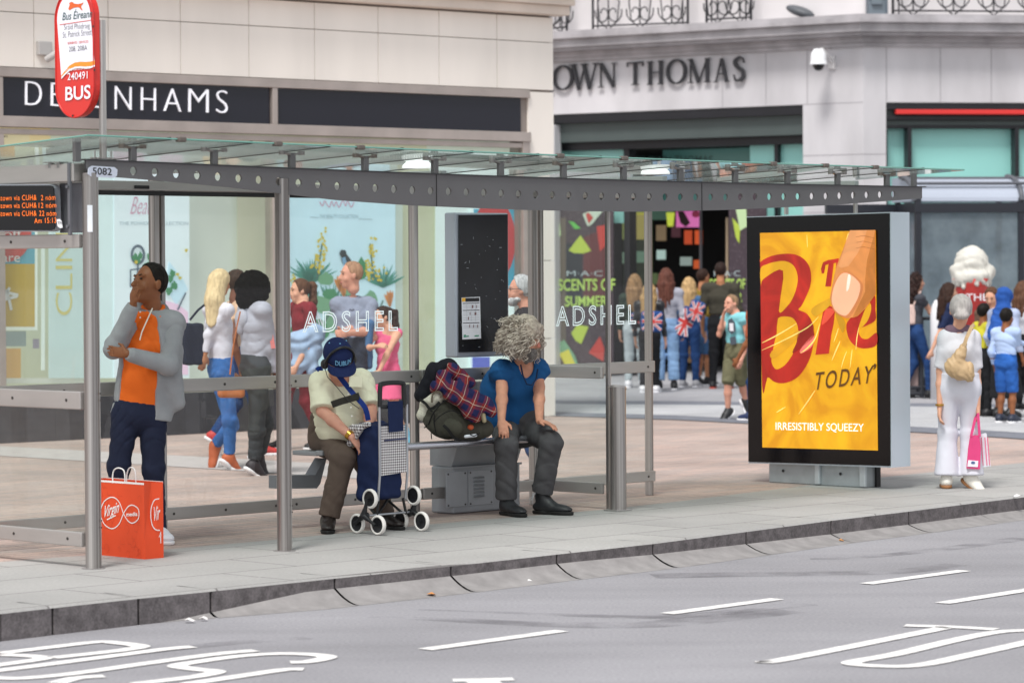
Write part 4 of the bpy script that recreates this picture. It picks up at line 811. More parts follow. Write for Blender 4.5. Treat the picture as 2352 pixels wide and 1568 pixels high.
rail(S(0, RW), S(rps[5][0], RW), 2.245, 2.305, .07, nm='top_rail'); rail(S(ue, RW), S(ue, we), 2.24, 2.30, .05, nm='top_rail')
mb = MB(); mb.box(S(3.2, RW-.02, 2.228), 6.3, .03, .03, UX, WX, ZX); mb.build('gasket', rub, sh)
mb = MB(); q = HW(326, 430, RW-.04); mb.box(q, .12, .01, .022, UX, WX, ZX, .004); mb.build('vent_slot', rub, sh)
gs = glass('shelter_glass', 'f6faf8', .9, 0, .02)
for a, b_ in [(x+.03, y-.03) for x, y in zip(ur, ur[1:])]+[(ue+.03, rps[5][0]-.02)]: MB().poly([S(a, RW, .15), S(b_, RW, .15), S(b_, RW, 2.24), S(a, RW, 2.24)]).build('glass_panel', gs, sh)
MB().poly([S(ue, RW-.03, .15), S(ue, we+.02, .15), S(ue, we+.02, 2.24), S(ue, RW-.03, 2.24)]).build('glass_panel', gs, sh)
MB().poly([S(0, RW-.03, .16), S(0, .05, .16), S(0, .05, 1.9), S(0, RW-.03, 1.9)]).build('glass_panel', gs, sh)
mb = MB(); mb.box(S(-.0, .055, 1.5), .012, .012, .95, UX, WX, ZX); mb.build('glass_edge', M('pale_edge', 'dce8ea', .3), sh)
# outlined lettering on the glass
for cnr in ((695, 764, 914, 760, 715), (1277, 750, 1461, 744.5, 703)):
    mb = MB(); hg = lambda x, y: HW(x, y, RW-.006); p0 = hg(cnr[0], cnr[1]); text(mb, 'ADSHEL', p0, hg(cnr[2], cnr[3])-p0, hg(cnr[0], cnr[4])-p0, outline=.022, spacing=1.35, res=3)
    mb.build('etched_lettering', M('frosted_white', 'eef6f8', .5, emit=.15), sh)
# end gutter, bracket plate
mb = MB(); mb.box(S(-.02, .72, 2.303), .12, 1.34, .107, UX, WX, ZX, .006); mb.build('gutter', stnf, sh)
mb = MB(); mb.box(S(.005, .16, 2.1), .01, .26, .29, UX, WX, ZX, .004); mb.build('bracket_plate', M('bracket_grey2', '6f7076', .5, metal=.3), sh)
mb = MB(); mb.box(S(-.08, .085, 2.15), .02, .022, .42, UX, WX, ZX, .003); [mb.tube([S(-.095, .085, z), S(-.105, .085, z)], .010, 8) for z in (2.22, 1.99)]; mb.build('hanger_strap', M('bracket_grey2', '6f7076', .5), sh)
mb = MB(); hu = lambda x, y: HU(x, y, -.065)
for x in (118, 138): q = hu(x, 378); mb.tube([q-ZX*.02, q+ZX*.01], .02, 10); mb.box(q+ZX*.012, .07, .07, .006, UX, WX, ZX)
mb.build('clamp', M('clamp_grey', '8e8f8d', .4, metal=.4), sh)
# perforated beam: deep in the middle, slim at the ends
uF = lambda px, w_=0: (lambda r: (-(O0.x+WX.x*w_)+r*(O0.y+WX.y*w_))/(UX.x-r*UX.y))((px-1176)/PF)
hx = [300+i for i in ()]
us, ue2 = -.05, 7.93; uh0, uh1, NH = uF(303), uF(2046), 46
def depth(u):
    t_ = [(-.05, .085), (.35, .098), (1.0, .125), (1.9, .183), (2.55, .203), (3.6, .214), (4.6, .212), (5.6, .19), (6.8, .145), (7.93, .085)]
    for (a, x), (b, y) in zip(t_, t_[1:]):
        if u <= b: return x+(y-x)*max(0, (u-a))/(b-a)
    return .085
BW = -.03; TH = .014
mb = MB(); cu_ = [uh0+(uh1-uh0)*i/(NH-1) for i in range(NH)]; half = (cu_[1]-cu_[0])/2
ed = [us]+[cu_[0]-half+2*half*i for i in range(NH+1)]+[ue2]
for n_, w_ in ((1, BW), (-1, BW+TH)):
    for i in range(len(ed)-1):
        a, b = ed[i], ed[i+1]; A_, B_ = S(a, w_, zt(a)), S(b, w_, zt(b)); C_, D_ = S(b, w_, zt(b)-depth(b)), S(a, w_, zt(a)-depth(a))
        if i == 0:
            mb.poly([A_, B_, C_, D_+UX*.05, D_+ZX*.02+UX*.012, D_+ZX*.045]); continue
        if i == len(ed)-2: mb.poly([A_, B_, C_, D_]); continue
        c = cu_[i-1]; cz_ = zt(c)-depth(c)*.5-.004; r = .026; mt, mbm = S(c, w_, zt(c)), S(c, w_, zt(c)-depth(c))
        ring = lambda s_: [S(c+r*s_*math.sin(q), w_, cz_+r*math.cos(q)) for q in [k/8*math.pi for k in range(9)]]
        mb.poly([mt]+ring(1)+[mbm, C_, B_]); mb.poly([mt]+ring(-1)+[mbm, D_, A_])
for c in cu_:
    cz_ = zt(c)-depth(c)*.5-.004; r = .026
    vs = [S(c+r*math.sin(k/16*6.2832), w_, cz_+r*math.cos(k/16*6.2832)) for w_ in (BW, BW+TH) for k in range(16)]; mb.add(vs, [(k, (k+1) % 16, (k+1) % 16+16, k+16) for k in range(16)], True)
for i in range(len(ed)-1):
    a, b = ed[i], ed[i+1]; mb.poly([S(a, BW, zt(a)-depth(a)), S(b, BW, zt(b)-depth(b)), S(b, BW+TH, zt(b)-depth(b)), S(a, BW+TH, zt(a)-depth(a))])
beam = mb.build('roof_beam', dkb, sh)
mb = MB()
for i in range(16):
    a = us+(ue2+.04-us)*i/16; b = us+(ue2+.04-us)*(i+1)/16
    A_, B_ = S(a, BW+TH/2+.02, zt(a)+.004), S(b, BW+TH/2+.02, zt(b)+.004); mb.box((A_+B_)/2, (B_-A_).length, .075, .007, (B_-A_).normalized(), WX, ZX)
mb.build('beam_flange', M('flange_dark', '3c3b3e', .5), sh)
mb = MB()
for x in (997, 1606): u = uF(x); mb.box(S(u, BW-.002, zt(u)-depth(u)*.5), .004, .003, depth(u), UX, WX, ZX)
mb.build('splice_joint', rub, sh)
# number plate on the beam
hb5 = lambda x, y: HW(x, y, BW-.012); mb = MB(); c5 = [(212, 381), (204, 386), (203, 400), (210, 406), (262, 409), (269, 404), (270, 390), (263, 384)]
mb.prism([HW(x, y, BW-.01) for x, y in c5], WX*.008); npz = mb.build('number_plate', M('plate_lilac', 'd9dcec', .4), sh)
mb = MB(); quadtext(mb, '5082', lambda x, y: HW(x, y, BW-.0125), 213, 384.5, 257, 401, y1b=403, offset=.008); mb.build('plate_lettering', M('black_ink', '141418', .5), npz)
# roof: glass panes on spider fittings, tilted up toward the road
GT = lambda u, w_: 2.475-.006*u-.045*w_-.010*math.sin(math.pi*min(max(u/8, 0), 1))
WF, WB = -.36, 1.75
pxs = [313, 500, 678, 846, 1006, 1157, 1301, 1439, 1569, 1695, 1815, 1930, 2043]; sus = [uF(x, BW) for x in pxs]
rg = glass('roof_glass', 'ebf3f0', .9, .02, .14, 'dfe8e5'); seams = [-.29]+sus[:]+[8.02]
seams = [-.29]+[s_+.0 for s_ in sus]+[8.02]
for a, b in zip(seams, seams[1:]):
    mb = MB(); g_ = .004
    mb.prism([S(a+g_, WF, GT(a, WF)), S(b-g_, WF, GT(b, WF)), S(b-g_, WB, GT(b, WB)), S(a+g_, WB, GT(a, WB))], ZX*.012); ro = mb.build('roof_pane', rg, sh)
mb = MB()
for a in seams[1:-1]: mb.box(S(a, (WF+WB)/2, GT(a, (WF+WB)/2)+.006), .014, WB-WF, .018, UX, (S(a, WB, GT(a, WB))-S(a, WF, GT(a, WF))).normalized(), ZX); 
mb.build('roof_seam', M('seam_black', '23211f', .5), sh)
mb = MB(); mb.tube([S(a, WF, GT(a, WF)+.006) for a in (-.29, 2, 4, 6, 8.02)], .005, 6); mb.tube([S(-.29, WF, GT(-.29, WF)+.006), S(-.29, WB, GT(-.29, WB)+.006)], .005, 6); mb.build('glass_rim', M('green_glass_edge', '6fa598', .2, spec=.6), sh)
mb = MB()
for u in (sus[2]+.25, sus[1]+.2, sus[0]+.08, sus[5]+.2, sus[6]+.22, sus[9], sus[10], sus[11]): mb = MB(); mb.box(S(u, WF, GT(u, WF)+.004), .06, .04, .03, UX, WX, ZX, .008); mb.build('pane_clip', M('clip_bronze', '6d655f', .5, metal=.4), sh)
for i, u in enumerate(sus):
    z0 = zt(u)+.006; z1 = GT(u, BW)-.012; mb = MB(); mb.box(S(u, BW+.02, (z0+z1)/2), .043, .03, z1-z0, UX, WX, ZX, .003); so_ = mb.build('stanchion', dkb, sh)
    mb = MB()
    for sg_ in (-1, 1): mb.box(S(u+sg_*.045, BW+.02, z1-.004), .075, .03, .011, (UX+ZX*.22*sg_).normalized(), WX, ZX); mb.tube([S(u+sg_*.08, BW+.02, z1-.012), S(u+sg_*.08, BW+.02, z1+.016)], .02, 10)
    mb.build('spider_fitting', M('fitting_rust', '7a706a', .5, metal=.5) if i % 3 == 0 else M('fitting_steel', '8d8886', .4, metal=.6), so_)
for u in (uF(185, BW), uF(2105, BW)):
    mb = MB(); mb.box(S(u, BW+.02, (zt(u)+GT(u, BW)+.01)/2), .042, .03, GT(u, BW)+.03-zt(u), UX, WX, ZX, .003); mb.build('end_stanchion', dkb, sh)
# ribs and ceiling lamps seen through the roof
mb = MB()
for u in (.75, 2.9, 5.05, 7.2): mb = MB(); mb.box(S(u, .7, 2.34), .05, 1.35, .05, UX, WX, ZX, .004); mb.build('cross_rib', M('rib_pale', 'aeb3b2', .45, metal=.3), sh)
for x, y in ((962, 372), (1507, 395)):
    u = uF(x, .35); mb = MB(); mb.lathe([(.105, 0), (.1, .02), (.07, .045), (.0, .058)], S(u, .35, 2.39), 24); mb.build('ceiling_lamp', M('lamp_white', 'f4f5f5', .3, emit=.25), sh)
# frit pattern panels under the first panes
fr_ = M('dotted_frit', 'b9c4c0', .5); t = fr_.node_tree; b_ = t.nodes['Principled BSDF']; ck = node(fr_, 'ShaderNodeTexChecker', Scale=90.0); tc = node(fr_, 'ShaderNodeTexCoord'); mp = node(fr_, 'ShaderNodeMapping'); mp.inputs['Rotation'].default_value = (0, 0, -(math.pi/2-A0)); t.links.new(tc.outputs['Object'], mp.inputs[0]); t.links.new(mp.outputs[0], ck.inputs['Vector'])
mt_ = node(fr_, 'ShaderNodeMath', operation='MULTIPLY'); mt_.inputs[1].default_value = .55; t.links.new(ck.outputs['Fac'], mt_.inputs[0]); t.links.new(mt_.outputs[0], b_.inputs['Alpha'])
for a, b in zip(seams[1:5], seams[2:6]): MB().poly([S(a+.02, WF+.03, GT(a, WF)-.003), S(b-.02, WF+.03, GT(b, WF)-.003), S(b-.02, WB, GT(b, WB)-.003), S(a+.02, WB, GT(a, WB)-.003)]).build('frit_film', fr_, sh)
# sticker on the first post
mb = MB(); b0 = S(0, 0); mb.box(b0-WX*.036-UX*.028+ZX*2.035, .003, .03, .155, (UX+WX*.8).normalized(), (WX-UX*.8).normalized(), ZX); mb.build('sticker', M('sticker_white', 'e8ecf2', .5), sh)
# ---- passenger information display hung in the end frame
dsp = thing('departure_display', 'black departure display with glowing orange text hung in the shelter end', 'display screen', HU(60, 530, -.06))
hD = lambda n: (lambda x, y: HU(x, y, -.10-n))
def rr(x0, y0, x1, y1, r, sk=0): return [(x0, y0), (x1-r, y0+sk), (x1-r*.3, y0+sk+r*.3), (x1, y0+sk+r), (x1+3, y1-r), (x1+3-r*.3, y1-r*.3), (x1+3-r, y1), (x0, y1)]
mb = MB(); mb.prism([hD(-.06)(x, y) for x, y in rr(-120, 424, 138, 532, 10, -1)], UX*-.055); mb.build('casing', M('casing_silver', 'a9acb4', .35, metal=.4), dsp)
mb = MB(); mb.prism([hD(.0)(x, y) for x, y in rr(-120, 427, 125, 529, 8, -1)], UX*-.006); scr = mb.build('screen', M('screen_black', '101015', .15, spec=.4), dsp)
mb = MB(); hT = hD(.009)
for s_, x0, x1, y1, y1b in (('stown via CUH&', -3, 84, 461, 459.5), ('2 nóm', 94, 127, 460.5, 459), ('stown via CUH&', -3, 84, 478.5, 477.5), ('12 nóm', 89, 129, 478, 477), ('stown via CUH&', -3, 84, 496.5, 496), ('22 nóm', 90, 129, 496, 496), ('Am 15:13', 79, 129, 513, 512)): mb = MB(); quadtext(mb, s_, hT, x0, y1-12, x1, y1, y1b=y1b, spacing=1.1, offset=-.004); mb.build('led_text', M('led_orange', 'f0701c', .5, emit=.5), scr)
mb = MB(); hT2 = hD(.012); mb.poly([hT2(x, y) for x, y in ((130, 504), (137, 503), (142, 508), (144, 523), (138, 524), (132, 520))]); mb.build('logo_tag', M('plate_white', 'eceef2', .4), scr)
mb = MB(); quadtext(mb, 'TFI', hD(.014), 132, 509, 141.5, 515.5); mb.build('logo_lettering', M('black_ink', '141418', .5), scr)
# ---- timetable case on the back wall
ip = thing('timetable_case', 'grey framed black timetable case with one white sheet on the rear glass', 'notice case', HW(1090, 820, 1.2))
WP = 1.2; a = HW(1046, 490, WP); uA = uw(HW(1046, 650, WP))[0]; uB = uw(HW(1169, 650, WP))[0]; zT, zB = HW(1110, 489, WP).z, HW(1110, 819, WP).z
mb = MB(); mb.box(S((uA+uB)/2, WP+.055, (zT+zB)/2), uB-uA, .11, zT-zB, UX, WX, ZX, .012); mb.build('casing', M('casing_bluegrey', 'a7adb8', .4, metal=.3, var=(3, .04)), ip)
bf = MB(); q = [HW(x, y, WP-.004) for x, y in ((1053, 494), (1165, 492.5), (1165, 806), (1053, 809))]; bf.prism(q, WX*-.006); pb_ = bf.build('backing_board', M('scratched_black', '191a20', .25, spec=.45, var=(2.2, .6, 5)), ip)
mb = MB(); rn = random.Random(9)
for i in range(34): x, y = rn.uniform(1057, 1160), rn.uniform(540, 800); L = rn.uniform(1, 7); an = rn.choice([0, 1.57, rn.uniform(0, 3)]); mb.strip([HW(x, y, WP-.0125), HW(x+L*math.cos(an), y+L*math.sin(an), WP-.0125)], .004, WX)
mb.build('scratches', M('scratch_pale', '8f9298', .6), pb_)
sh_ = [HW(x, y, WP-.014) for x, y in ((1060, 683.5), (1102, 681.5), (1104.5, 777), (1062, 779.5))]; ts = MB().prism(sh_, WX*-.002).build('timetable_sheet', M('paper', 'e4e4ec', .6), ip)
def tq(mb, x0, y0, x1, y1, m=.0170): mb.poly([HW(x, y, WP-m) for x, y in ((x0, y0), (x1, y0-1), (x1, y1-1), (x0, y1))])
mb = MB(); tq(mb, 1061, 684.5, 1069, 693); mb.build('sheet_print', M('print_orange', 'eab13e', .6), ts)
mb = MB(); tq(mb, 1069, 684.5, 1101, 693); [tq(mb, 1063, y, 1101, y+1.6) for y in (696, 712, 741)]; mb.build('sheet_print', M('black_ink', '141418', .5), ts)
mb = MB(); [tq(mb, x, y, x+w_, y+7) for x, y, w_ in ((1084, 701, 3), (1094, 701, 1.5), (1079, 717, 1.5), (1090, 717, 4), (1075, 728, 2), (1078, 746, 1.5), (1087, 746, 1.5), (1096, 746, 1.5))]; mb.build('sheet_print', M('print_brown', '71383a', .6), ts)
mb = MB(); [tq(mb, 1064, y, 1101, y+.8) for y in (702, 706, 718, 723, 729, 734, 748, 752)]; [tq(mb, x, 698, x+.6, 738) for x in (1072, 1082, 1092)]; mb.build('sheet_print', M('print_grey', 'b0b2ba', .6), ts)
mb = MB(); tq(mb, 1065, 769, 1070, 775); tq(mb, 1070, 771, 1077, 774); tq(mb, 1090, 770, 1100, 773); mb.build('sheet_print', M('print_green', '4f9a7e', .6), ts)
# ---- bench on the grey equipment cabinet
bn = thing('perch_bench', 'long grey steel perch bench with a silver front tube inside the shelter', 'bench', S(3.7, 1.0)); zs = .515
bw0 = 1.0; ub0 = uw(HW(728, 1045, bw0))[0]; mb = MB(); mb.tube([S(3.2, bw0-.02, zs), S(4.72, bw0-.02, zs)], .027, 14); mb.build('front_tube', M('polished_tube', 'c9c9d2', .22, metal=.85), bn)
mb = MB(); mb.box(S((ub0+4.7)/2, bw0+.13, zs-.012), 4.7-ub0, .24, .03, UX, WX, ZX, .006); mb.box(S((ub0+3.2)/2, bw0-.02, zs-.006), 3.2-ub0, .07, .035, UX, WX, ZX, .006); mb.build('seat_plate', M('bench_grey', '8f9296', .4, metal=.5, var=(3, .08)), bn)
mb = MB(); q = lambda x, y: HW(x, y, 1.12); mb.prism([q(x, y) for x, y in ((640, 1092), (724, 1090), (746, 1052), (750, 1054), (736, 1110), (728, 1121), (640, 1122))], WX*.1); mb.build('support_bracket', M('bracket_mid_grey', '7f8287', .45, metal=.4), bn)
kb_ = thing('equipment_cabinet', 'grey steel equipment cabinet with louvred door standing under the bench', 'cabinet', S(4.45, 1.35)); cg = M('cabinet_grey', '9a9da2', .5, metal=.2, var=(4, .12, 6))
u0, u1 = 4.12, 4.80; cu4 = lambda x: uw(HW(x, 1130, 1.2))[0]; mb = MB(); mb.box(S((u0+u1)/2, 1.32, .168), u1-u0, .22, .33, UX, WX, ZX, .012); mb.prism([S(u0+.01, 1.23, .335), S(u0+.01, 1.45, .335), S(u0+.01, 1.45, .5), S(u0+.01, 1.16, .5)], UX*(u1-u0-.02)); mb.build('body', cg, kb_)
mb = MB(); mb.box(S((u0+u1)/2-.005, 1.205, .327), u1-u0+.02, .02, .015, UX, WX, ZX, .003); mb.build('rim', cg, kb_)
for a, b, nm in ((cu4(1026), cu4(1074), 'access_panel'), (cu4(1077), cu4(1134), 'louvred_door')):
    mb = MB(); mb.box(S((a+b)/2, 1.208, .175), b-a, .008, .25, UX, WX, ZX, .003); o = mb.build(nm, M('cabinet_door_grey', 'a3a6ab', .5, metal=.2, var=(5, .1)), kb_)
    mb = MB(); [mb.tube([S(x, 1.204, z), S(x, 1.201, z)], .007, 8) for x in (a+.02, b-.02) for z in (.065, .285)]; mb.build('screw', M('screw_dark', '4a4745', .4, metal=.6), o)
    if nm == 'louvred_door':
        mb = MB(); [mb.prism([S(a+.05, 1.203, z), S(a+.05, 1.186, z-.012), S(a+.05, 1.203, z-.016)], UX*.10) for z in [.255-.026*k for k in range(6)]]; mb.build('louvre', M('louvre_pale', 'b3b6bb', .4, metal=.5), o)
# ---- stainless ashtray post at the shelter end
bq = G(1419, 1172); bq.z = 0; ash = thing('ashtray_post', 'cylindrical stainless ashtray post with slanted slotted top by the end panel', 'ashtray bin', bq); mb = MB()
r_ = .0625; top_ = [(r_*math.cos(k/28*6.2832), r_*math.sin(k/28*6.2832)) for k in range(28)]
vs = [bq+Vector((x, y, .004)) for x, y in top_]+[bq+Vector((x, y, .868-.0*x-.30*(y+x*.15))) for x, y in top_]; mb.add(vs, [(k, (k+1) % 28, (k+1) % 28+28, k+28) for k in range(28)], True); mb.add(vs[28:], [tuple(range(28))]); mb.build('tube', stn, ash)
mb = MB(); vs = [bq+Vector((x*1.06, y*1.06, .872-.30*(y+x*.15)+dz)) for dz in (-.008, .008) for x, y in top_]; mb.add(vs, [(k, (k+1) % 28, (k+1) % 28+28, k+28) for k in range(28)]+[tuple(range(28))[::-1], tuple(range(28, 56))]); cp_ = mb.build('cap', M('cap_steel', 'b9b6b4', .3, metal=.7), ash)
mb = MB()
for k in (-1, 0, 1): c = bq+Vector((k*.02+.004, 0, .8815)); mb.poly([c+Vector((x, y, -.30*(y+(x+k*.02)*.15))) for x, y in ((-.005, -.03), (.006, -.03), (.008, .03), (-.003, .03))])
mb.build('slot', rub, cp_); mb = MB(); mb.box(bq+ZX*.006, .16, .13, .01, bev=.002); mb.build('foot_plate', M('cap_steel', 'b9b6b4', .3, metal=.7), ash)
# ================================================================== BUS STOP SIGN on its pole, bolted to the beam
bs = thing('bus_stop_sign', 'red and white rounded bus stop sign on a steel pole above the shelter roof', 'bus stop sign', S(.10, .02, 2.38))
mb = MB(); q = S(.10, .0, 0); mb.tube([q+ZX*2.385, q+ZX*3.19], .0215, 18); mb.box(q+ZX*2.386, .14, .07, .008, UX, WX, ZX); [mb.tube([q+UX*d+ZX*2.385, q+UX*d+ZX*2.43], .005, 6) for d in (-.06, .06)]; mb.build('pole', stn, bs)
US = .055; w0, w1 = -.005, .358; zt_, zb_ = HU(180, -27, US).z, HU(180, 270, US).z; rS = (w1-w0)/2; wc = (w0+w1)/2
def stad(r, n_, u): return [S(u, wc+r*math.cos(a), (zt_-rS if a < math.pi else zb_+rS)+r*math.sin(a)) for a in [math.pi*2*k/(2*n_) for k in range(2*n_)]]
mb = MB(); mb.prism(stad(rS, 20, US-.02), UX*.045); board = mb.build('sign_board', M('sign_red', 'd8291f', .35, coat=.3), bs)
mb = MB(); mb.tube(stad(rS, 20, US-.02), .006, 8, closed=True); mb.build('rim', M('sign_rim_red', 'c3241f', .3), board)
zw = HU(180, 160, US).z
inner = [p for p in stad(rS-.022, 20, US-.0235) if p.z > zw-.2]
up_ = [p for p in stad(rS-.022, 24, US-.0235) if p.z >= zt_-rS-.001]
def wy(x): return HU(x, 165-12*math.sin((x-140)/78*2.6-.3)+(-(x-140)*.30 if 0 else 0), US-.0235)
wave = [(141, 182), (150, 172), (160, 163.5), (172, 158), (185, 157), (197, 158), (208, 157), (217.5, 153.5)]
hS = lambda n: (lambda x, y: HU(x, y, US-.0205-n))
mb = MB(); L_, R__ = up_[-1], up_[0]; mb.poly(up_+[hS(.003)(x, y) for x, y in wave[::-1]]); mb.build('white_panel', M('sign_white2', 'eeeff7', .4), board)
mb = MB(); w2 = [hS(.004)(x, y) for x, y in [(141, 179), (150, 169), (160, 160), (172, 154.5), (185, 153), (197, 154), (208, 153), (217.5, 149)]]; w3 = [hS(.004)(x, y-(4.5+3.5*math.sin(i/7*3.1))) for i, (x, y) in enumerate([(141, 178), (150, 168), (160, 158), (172, 152), (185, 150), (197, 150), (208, 148), (217.5, 144)])]
mb.poly(w2+w3[::-1]); mb.build('orange_wave', M('wave_orange', 'f0962e', .4), board)
mb = MB(); mb.poly([hS(.0045)(x, y) for x, y in wave]+[hS(.0045)(x, y-4.2) for x, y in wave[::-1]]); mb.build('white_wave', M('sign_white2', 'eeeff7', .4), board)
mb = MB(); hh = hS(.005); quadtext(mb, 'Bus Éireann', hh, 143, 25, 211, 47.5, y1b=40.5, shear=.04, offset=.004); mb.build('sign_lettering', M('ink_teal', '33585a', .5), board)
mb = MB(); quadtext(mb, 'Sráid Phádraig', hh, 147, 57, 206, 73, y1b=69, offset=-.012); quadtext(mb, 'St. Patrick Street', hh, 144, 74, 210, 87.5, y1b=80.5, offset=-.012); quadtext(mb, '208, 208A', hh, 158, 108, 200, 121, y1b=117, offset=-.008); mb.build('sign_lettering', M('ink_grey2', '5a5a62', .5), board)
mb = MB(); quadtext(mb, 'SEIRBHÍSÍ / SERVICES', hh, 155, 95.5, 203, 102.5, y1b=98.5); mb.strip([hh(137, 57.5), hh(216, 46)], .004, UX); mb.build('sign_lettering', M('ink_red', 'd4453e', .5), board)
mb = MB(); quadtext(mb, 'STADCHÓD / STOP CODE', hh, 150, 157, 206, 164.5, y1b=158, offset=.004); quadtext(mb, '240491', hh, 155, 168, 201, 185, y1b=181, offset=.004); quadtext(mb, 'BUS', hh, 150, 200, 208, 232, y1b=227, offset=.018); mb.build('sign_lettering', M('sign_white2', 'eeeff7', .4), board)
mb = MB(); dog = [(157, 20), (160, 12), (158.5, 8), (163, 5), (168, 6), (170, 9), (178, 10), (184, 9), (188, 8), (192, 5.5), (190, 10), (186, 14), (187, 19), (190, 24), (187, 24), (183, 19), (179, 17), (171, 18), (166, 20), (160, 24), (158, 23)]
mb.poly([hh(x, y) for x, y in dog]); mb.build('running_dog_emblem', M('emblem_orange', 'e2652b', .5), board)
mb = MB(); [mb.tube([hS(.0)(x, y), hS(.006)(x, y)], .006, 8) for x, y in ((214, 61), (217, 161), (167, 266))]; mb.build('screw', M('screw_dark', '4a4745', .4, metal=.6), board)
# ================================================================== DIGITAL ADVERTISING PANEL
UA = 7.95; HA = lambda x, y: HU(x, y, UA)
ad = thing('advertising_panel', 'tall backlit advertising panel with yellow poster in black frame on a steel plinth', 'advertising panel', HU(1885, 1115, UA))
mb = MB(); f4 = [HA(1715, 498), HA(2046, 487), HA(2048.5, 1073.5), HA(1719, 1063)]; mb.prism(f4, UX*.235); mb.build('casing', M('casing_pale', 'c3cdd6', .35, metal=.15, var=(1, .03)), ad)
mb = MB(); mb.prism([HA(1716.5, 499.5), HA(2044, 489.5), HA(2046, 1069.5), HA(1720.5, 1060)], UX*-.008); mb.build('black_border', M('border_black_gloss', '08080b', .12, spec=.35), ad)
HP = lambda n: (lambda x, y: HU(x, y, UA-.010-n))
mb = MB(); p4 = [HP(.004)(x, y) for x, y in ((1745.5, 535), (2011, 529.5), (2016, 1034), (1751, 1027))]; mb.prism(p4, UX*.003)
ym = M('poster_yellow', 'f0b018', .5, emit=.22); t = ym.node_tree; b_ = t.nodes['Principled BSDF']; tc = node(ym, 'ShaderNodeTexCoord'); n1_ = node(ym, 'ShaderNodeTexNoise', Scale=2.3, Detail=5.0, Distortion=1.4); t.links.new(tc.outputs['Object'], n1_.inputs['Vector']); cr = node(ym, 'ShaderNodeValToRGB')
cr.color_ramp.elements[0].position = .34; cr.color_ramp.elements[0].color = (*lin('dd9312'), 1); cr.color_ramp.elements[1].position = .6; cr.color_ramp.elements[1].color = (*lin('f5b81a'), 1); t.links.new(n1_.outputs['Fac'], cr.inputs[0]); t.links.new(cr.outputs[0], b_.inputs['Base Color']); t.links.new(cr.outputs[0], b_.inputs['Emission Color'])
poster = mb.build('lit_poster', ym, ad)
def ca(pts): return [((2950+x/1.3514)*.57422, (820+y/1.3514)*.57422) for x, y in pts]
def em(name, col, e=.28, var=(3, .12, 4)):
    m = M(name, col, .5, emit=e); t = m.node_tree; b_ = t.nodes['Principled BSDF']; c = lin(col); tc = node(m, 'ShaderNodeTexCoord'); n_ = node(m, 'ShaderNodeTexNoise', Scale=var[0], Detail=float(var[2]), Distortion=1.0); t.links.new(tc.outputs['Object'], n_.inputs['Vector'])
    r = node(m, 'ShaderNodeValToRGB'); r.color_ramp.elements[0].position = .35; r.color_ramp.elements[1].position = .65; r.color_ramp.elements[0].color = (*[x*(1-var[1]) for x in c], 1); r.color_ramp.elements[1].color = (*[min(1, x*(1+var[1])) for x in c], 1)
    t.links.new(n_.outputs['Fac'], r.inputs[0]); t.links.new(r.outputs[0], b_.inputs['Base Color']); t.links.new(r.outputs[0], b_.inputs['Emission Color']); return m
redp = em('poster_red', 'b4261b', .26, (3, .25, 4)); yel = em('poster_yellow_inner', 'e9a918', .22)
def apoly(pts, n, name, mat, curve=0): mb = MB(); q = catmull([tuple(p) for p in pts], curve, True) if curve else pts; mb.poly([HP(n)(x, y) for x, y in ca(q)]); return mb.build(name, mat, poster)
L0 = .0065
# B: outer swash and stem, then the yellow counters on top
apoly([(123, 345), (123, 310), (170, 280), (235, 265), (300, 265), (350, 285), (385, 325), (398, 380), (392, 440), (368, 500), (345, 545), (330, 565), (372, 585), (400, 625), (412, 680), (408, 760), (390, 830), (355, 895), (310, 940), (250, 962), (200, 955), (165, 930), (155, 955), (133, 978)], L0, 'poster_lettering', redp, 4)
apoly([(124, 345), (160, 320), (205, 307), (255, 303), (295, 320), (318, 355), (326, 400), (318, 450), (300, 500), (270, 545), (223, 572), (246, 355), (140, 400), (128, 440)], L0+.0015, 'poster_print', yel, 4)
apoly([(218, 612), (285, 605), (318, 635), (328, 680), (325, 730), (312, 775), (290, 820), (255, 865), (215, 887), (192, 870), (183, 835), (188, 790), (200, 740), (212, 690)], L0+.0015, 'poster_print', yel, 4)
apoly([(128, 640), (128, 440), (140, 400), (246, 355), (240, 440), (215, 640), (200, 740), (165, 930), (150, 900), (131, 860)], L0+.0025, 'poster_lettering', redp)
# r and e, small T
apoly([(468, 545), (480, 534), (528, 560), (520, 640), (507, 700), (494, 802), (421, 809), (440, 690)], L0, 'poster_lettering', redp)
apoly([(590, 640), (620, 600), (690, 520), (722, 490), (745, 495), (746, 560), (746, 620), (700, 650), (655, 672), (668, 715), (705, 722), (751, 690), (751, 755), (700, 774), (650, 768), (610, 735), (592, 690)], L0, 'poster_lettering', redp, 4)
apoly([(655, 672), (668, 620), (700, 540), (718, 530), (722, 570), (700, 630)], L0+.0015, 'poster_print', yel, 4)
apoly([(451, 345), (462, 310), (490, 297), (548, 288), (545, 308), (520, 315), (505, 440), (474, 440), (492, 318), (475, 325), (468, 368), (455, 370)], L0, 'poster_lettering', redp)
apoly([(552, 300), (545, 400), (525, 400), (535, 300)], L0, 'poster_lettering', redp)
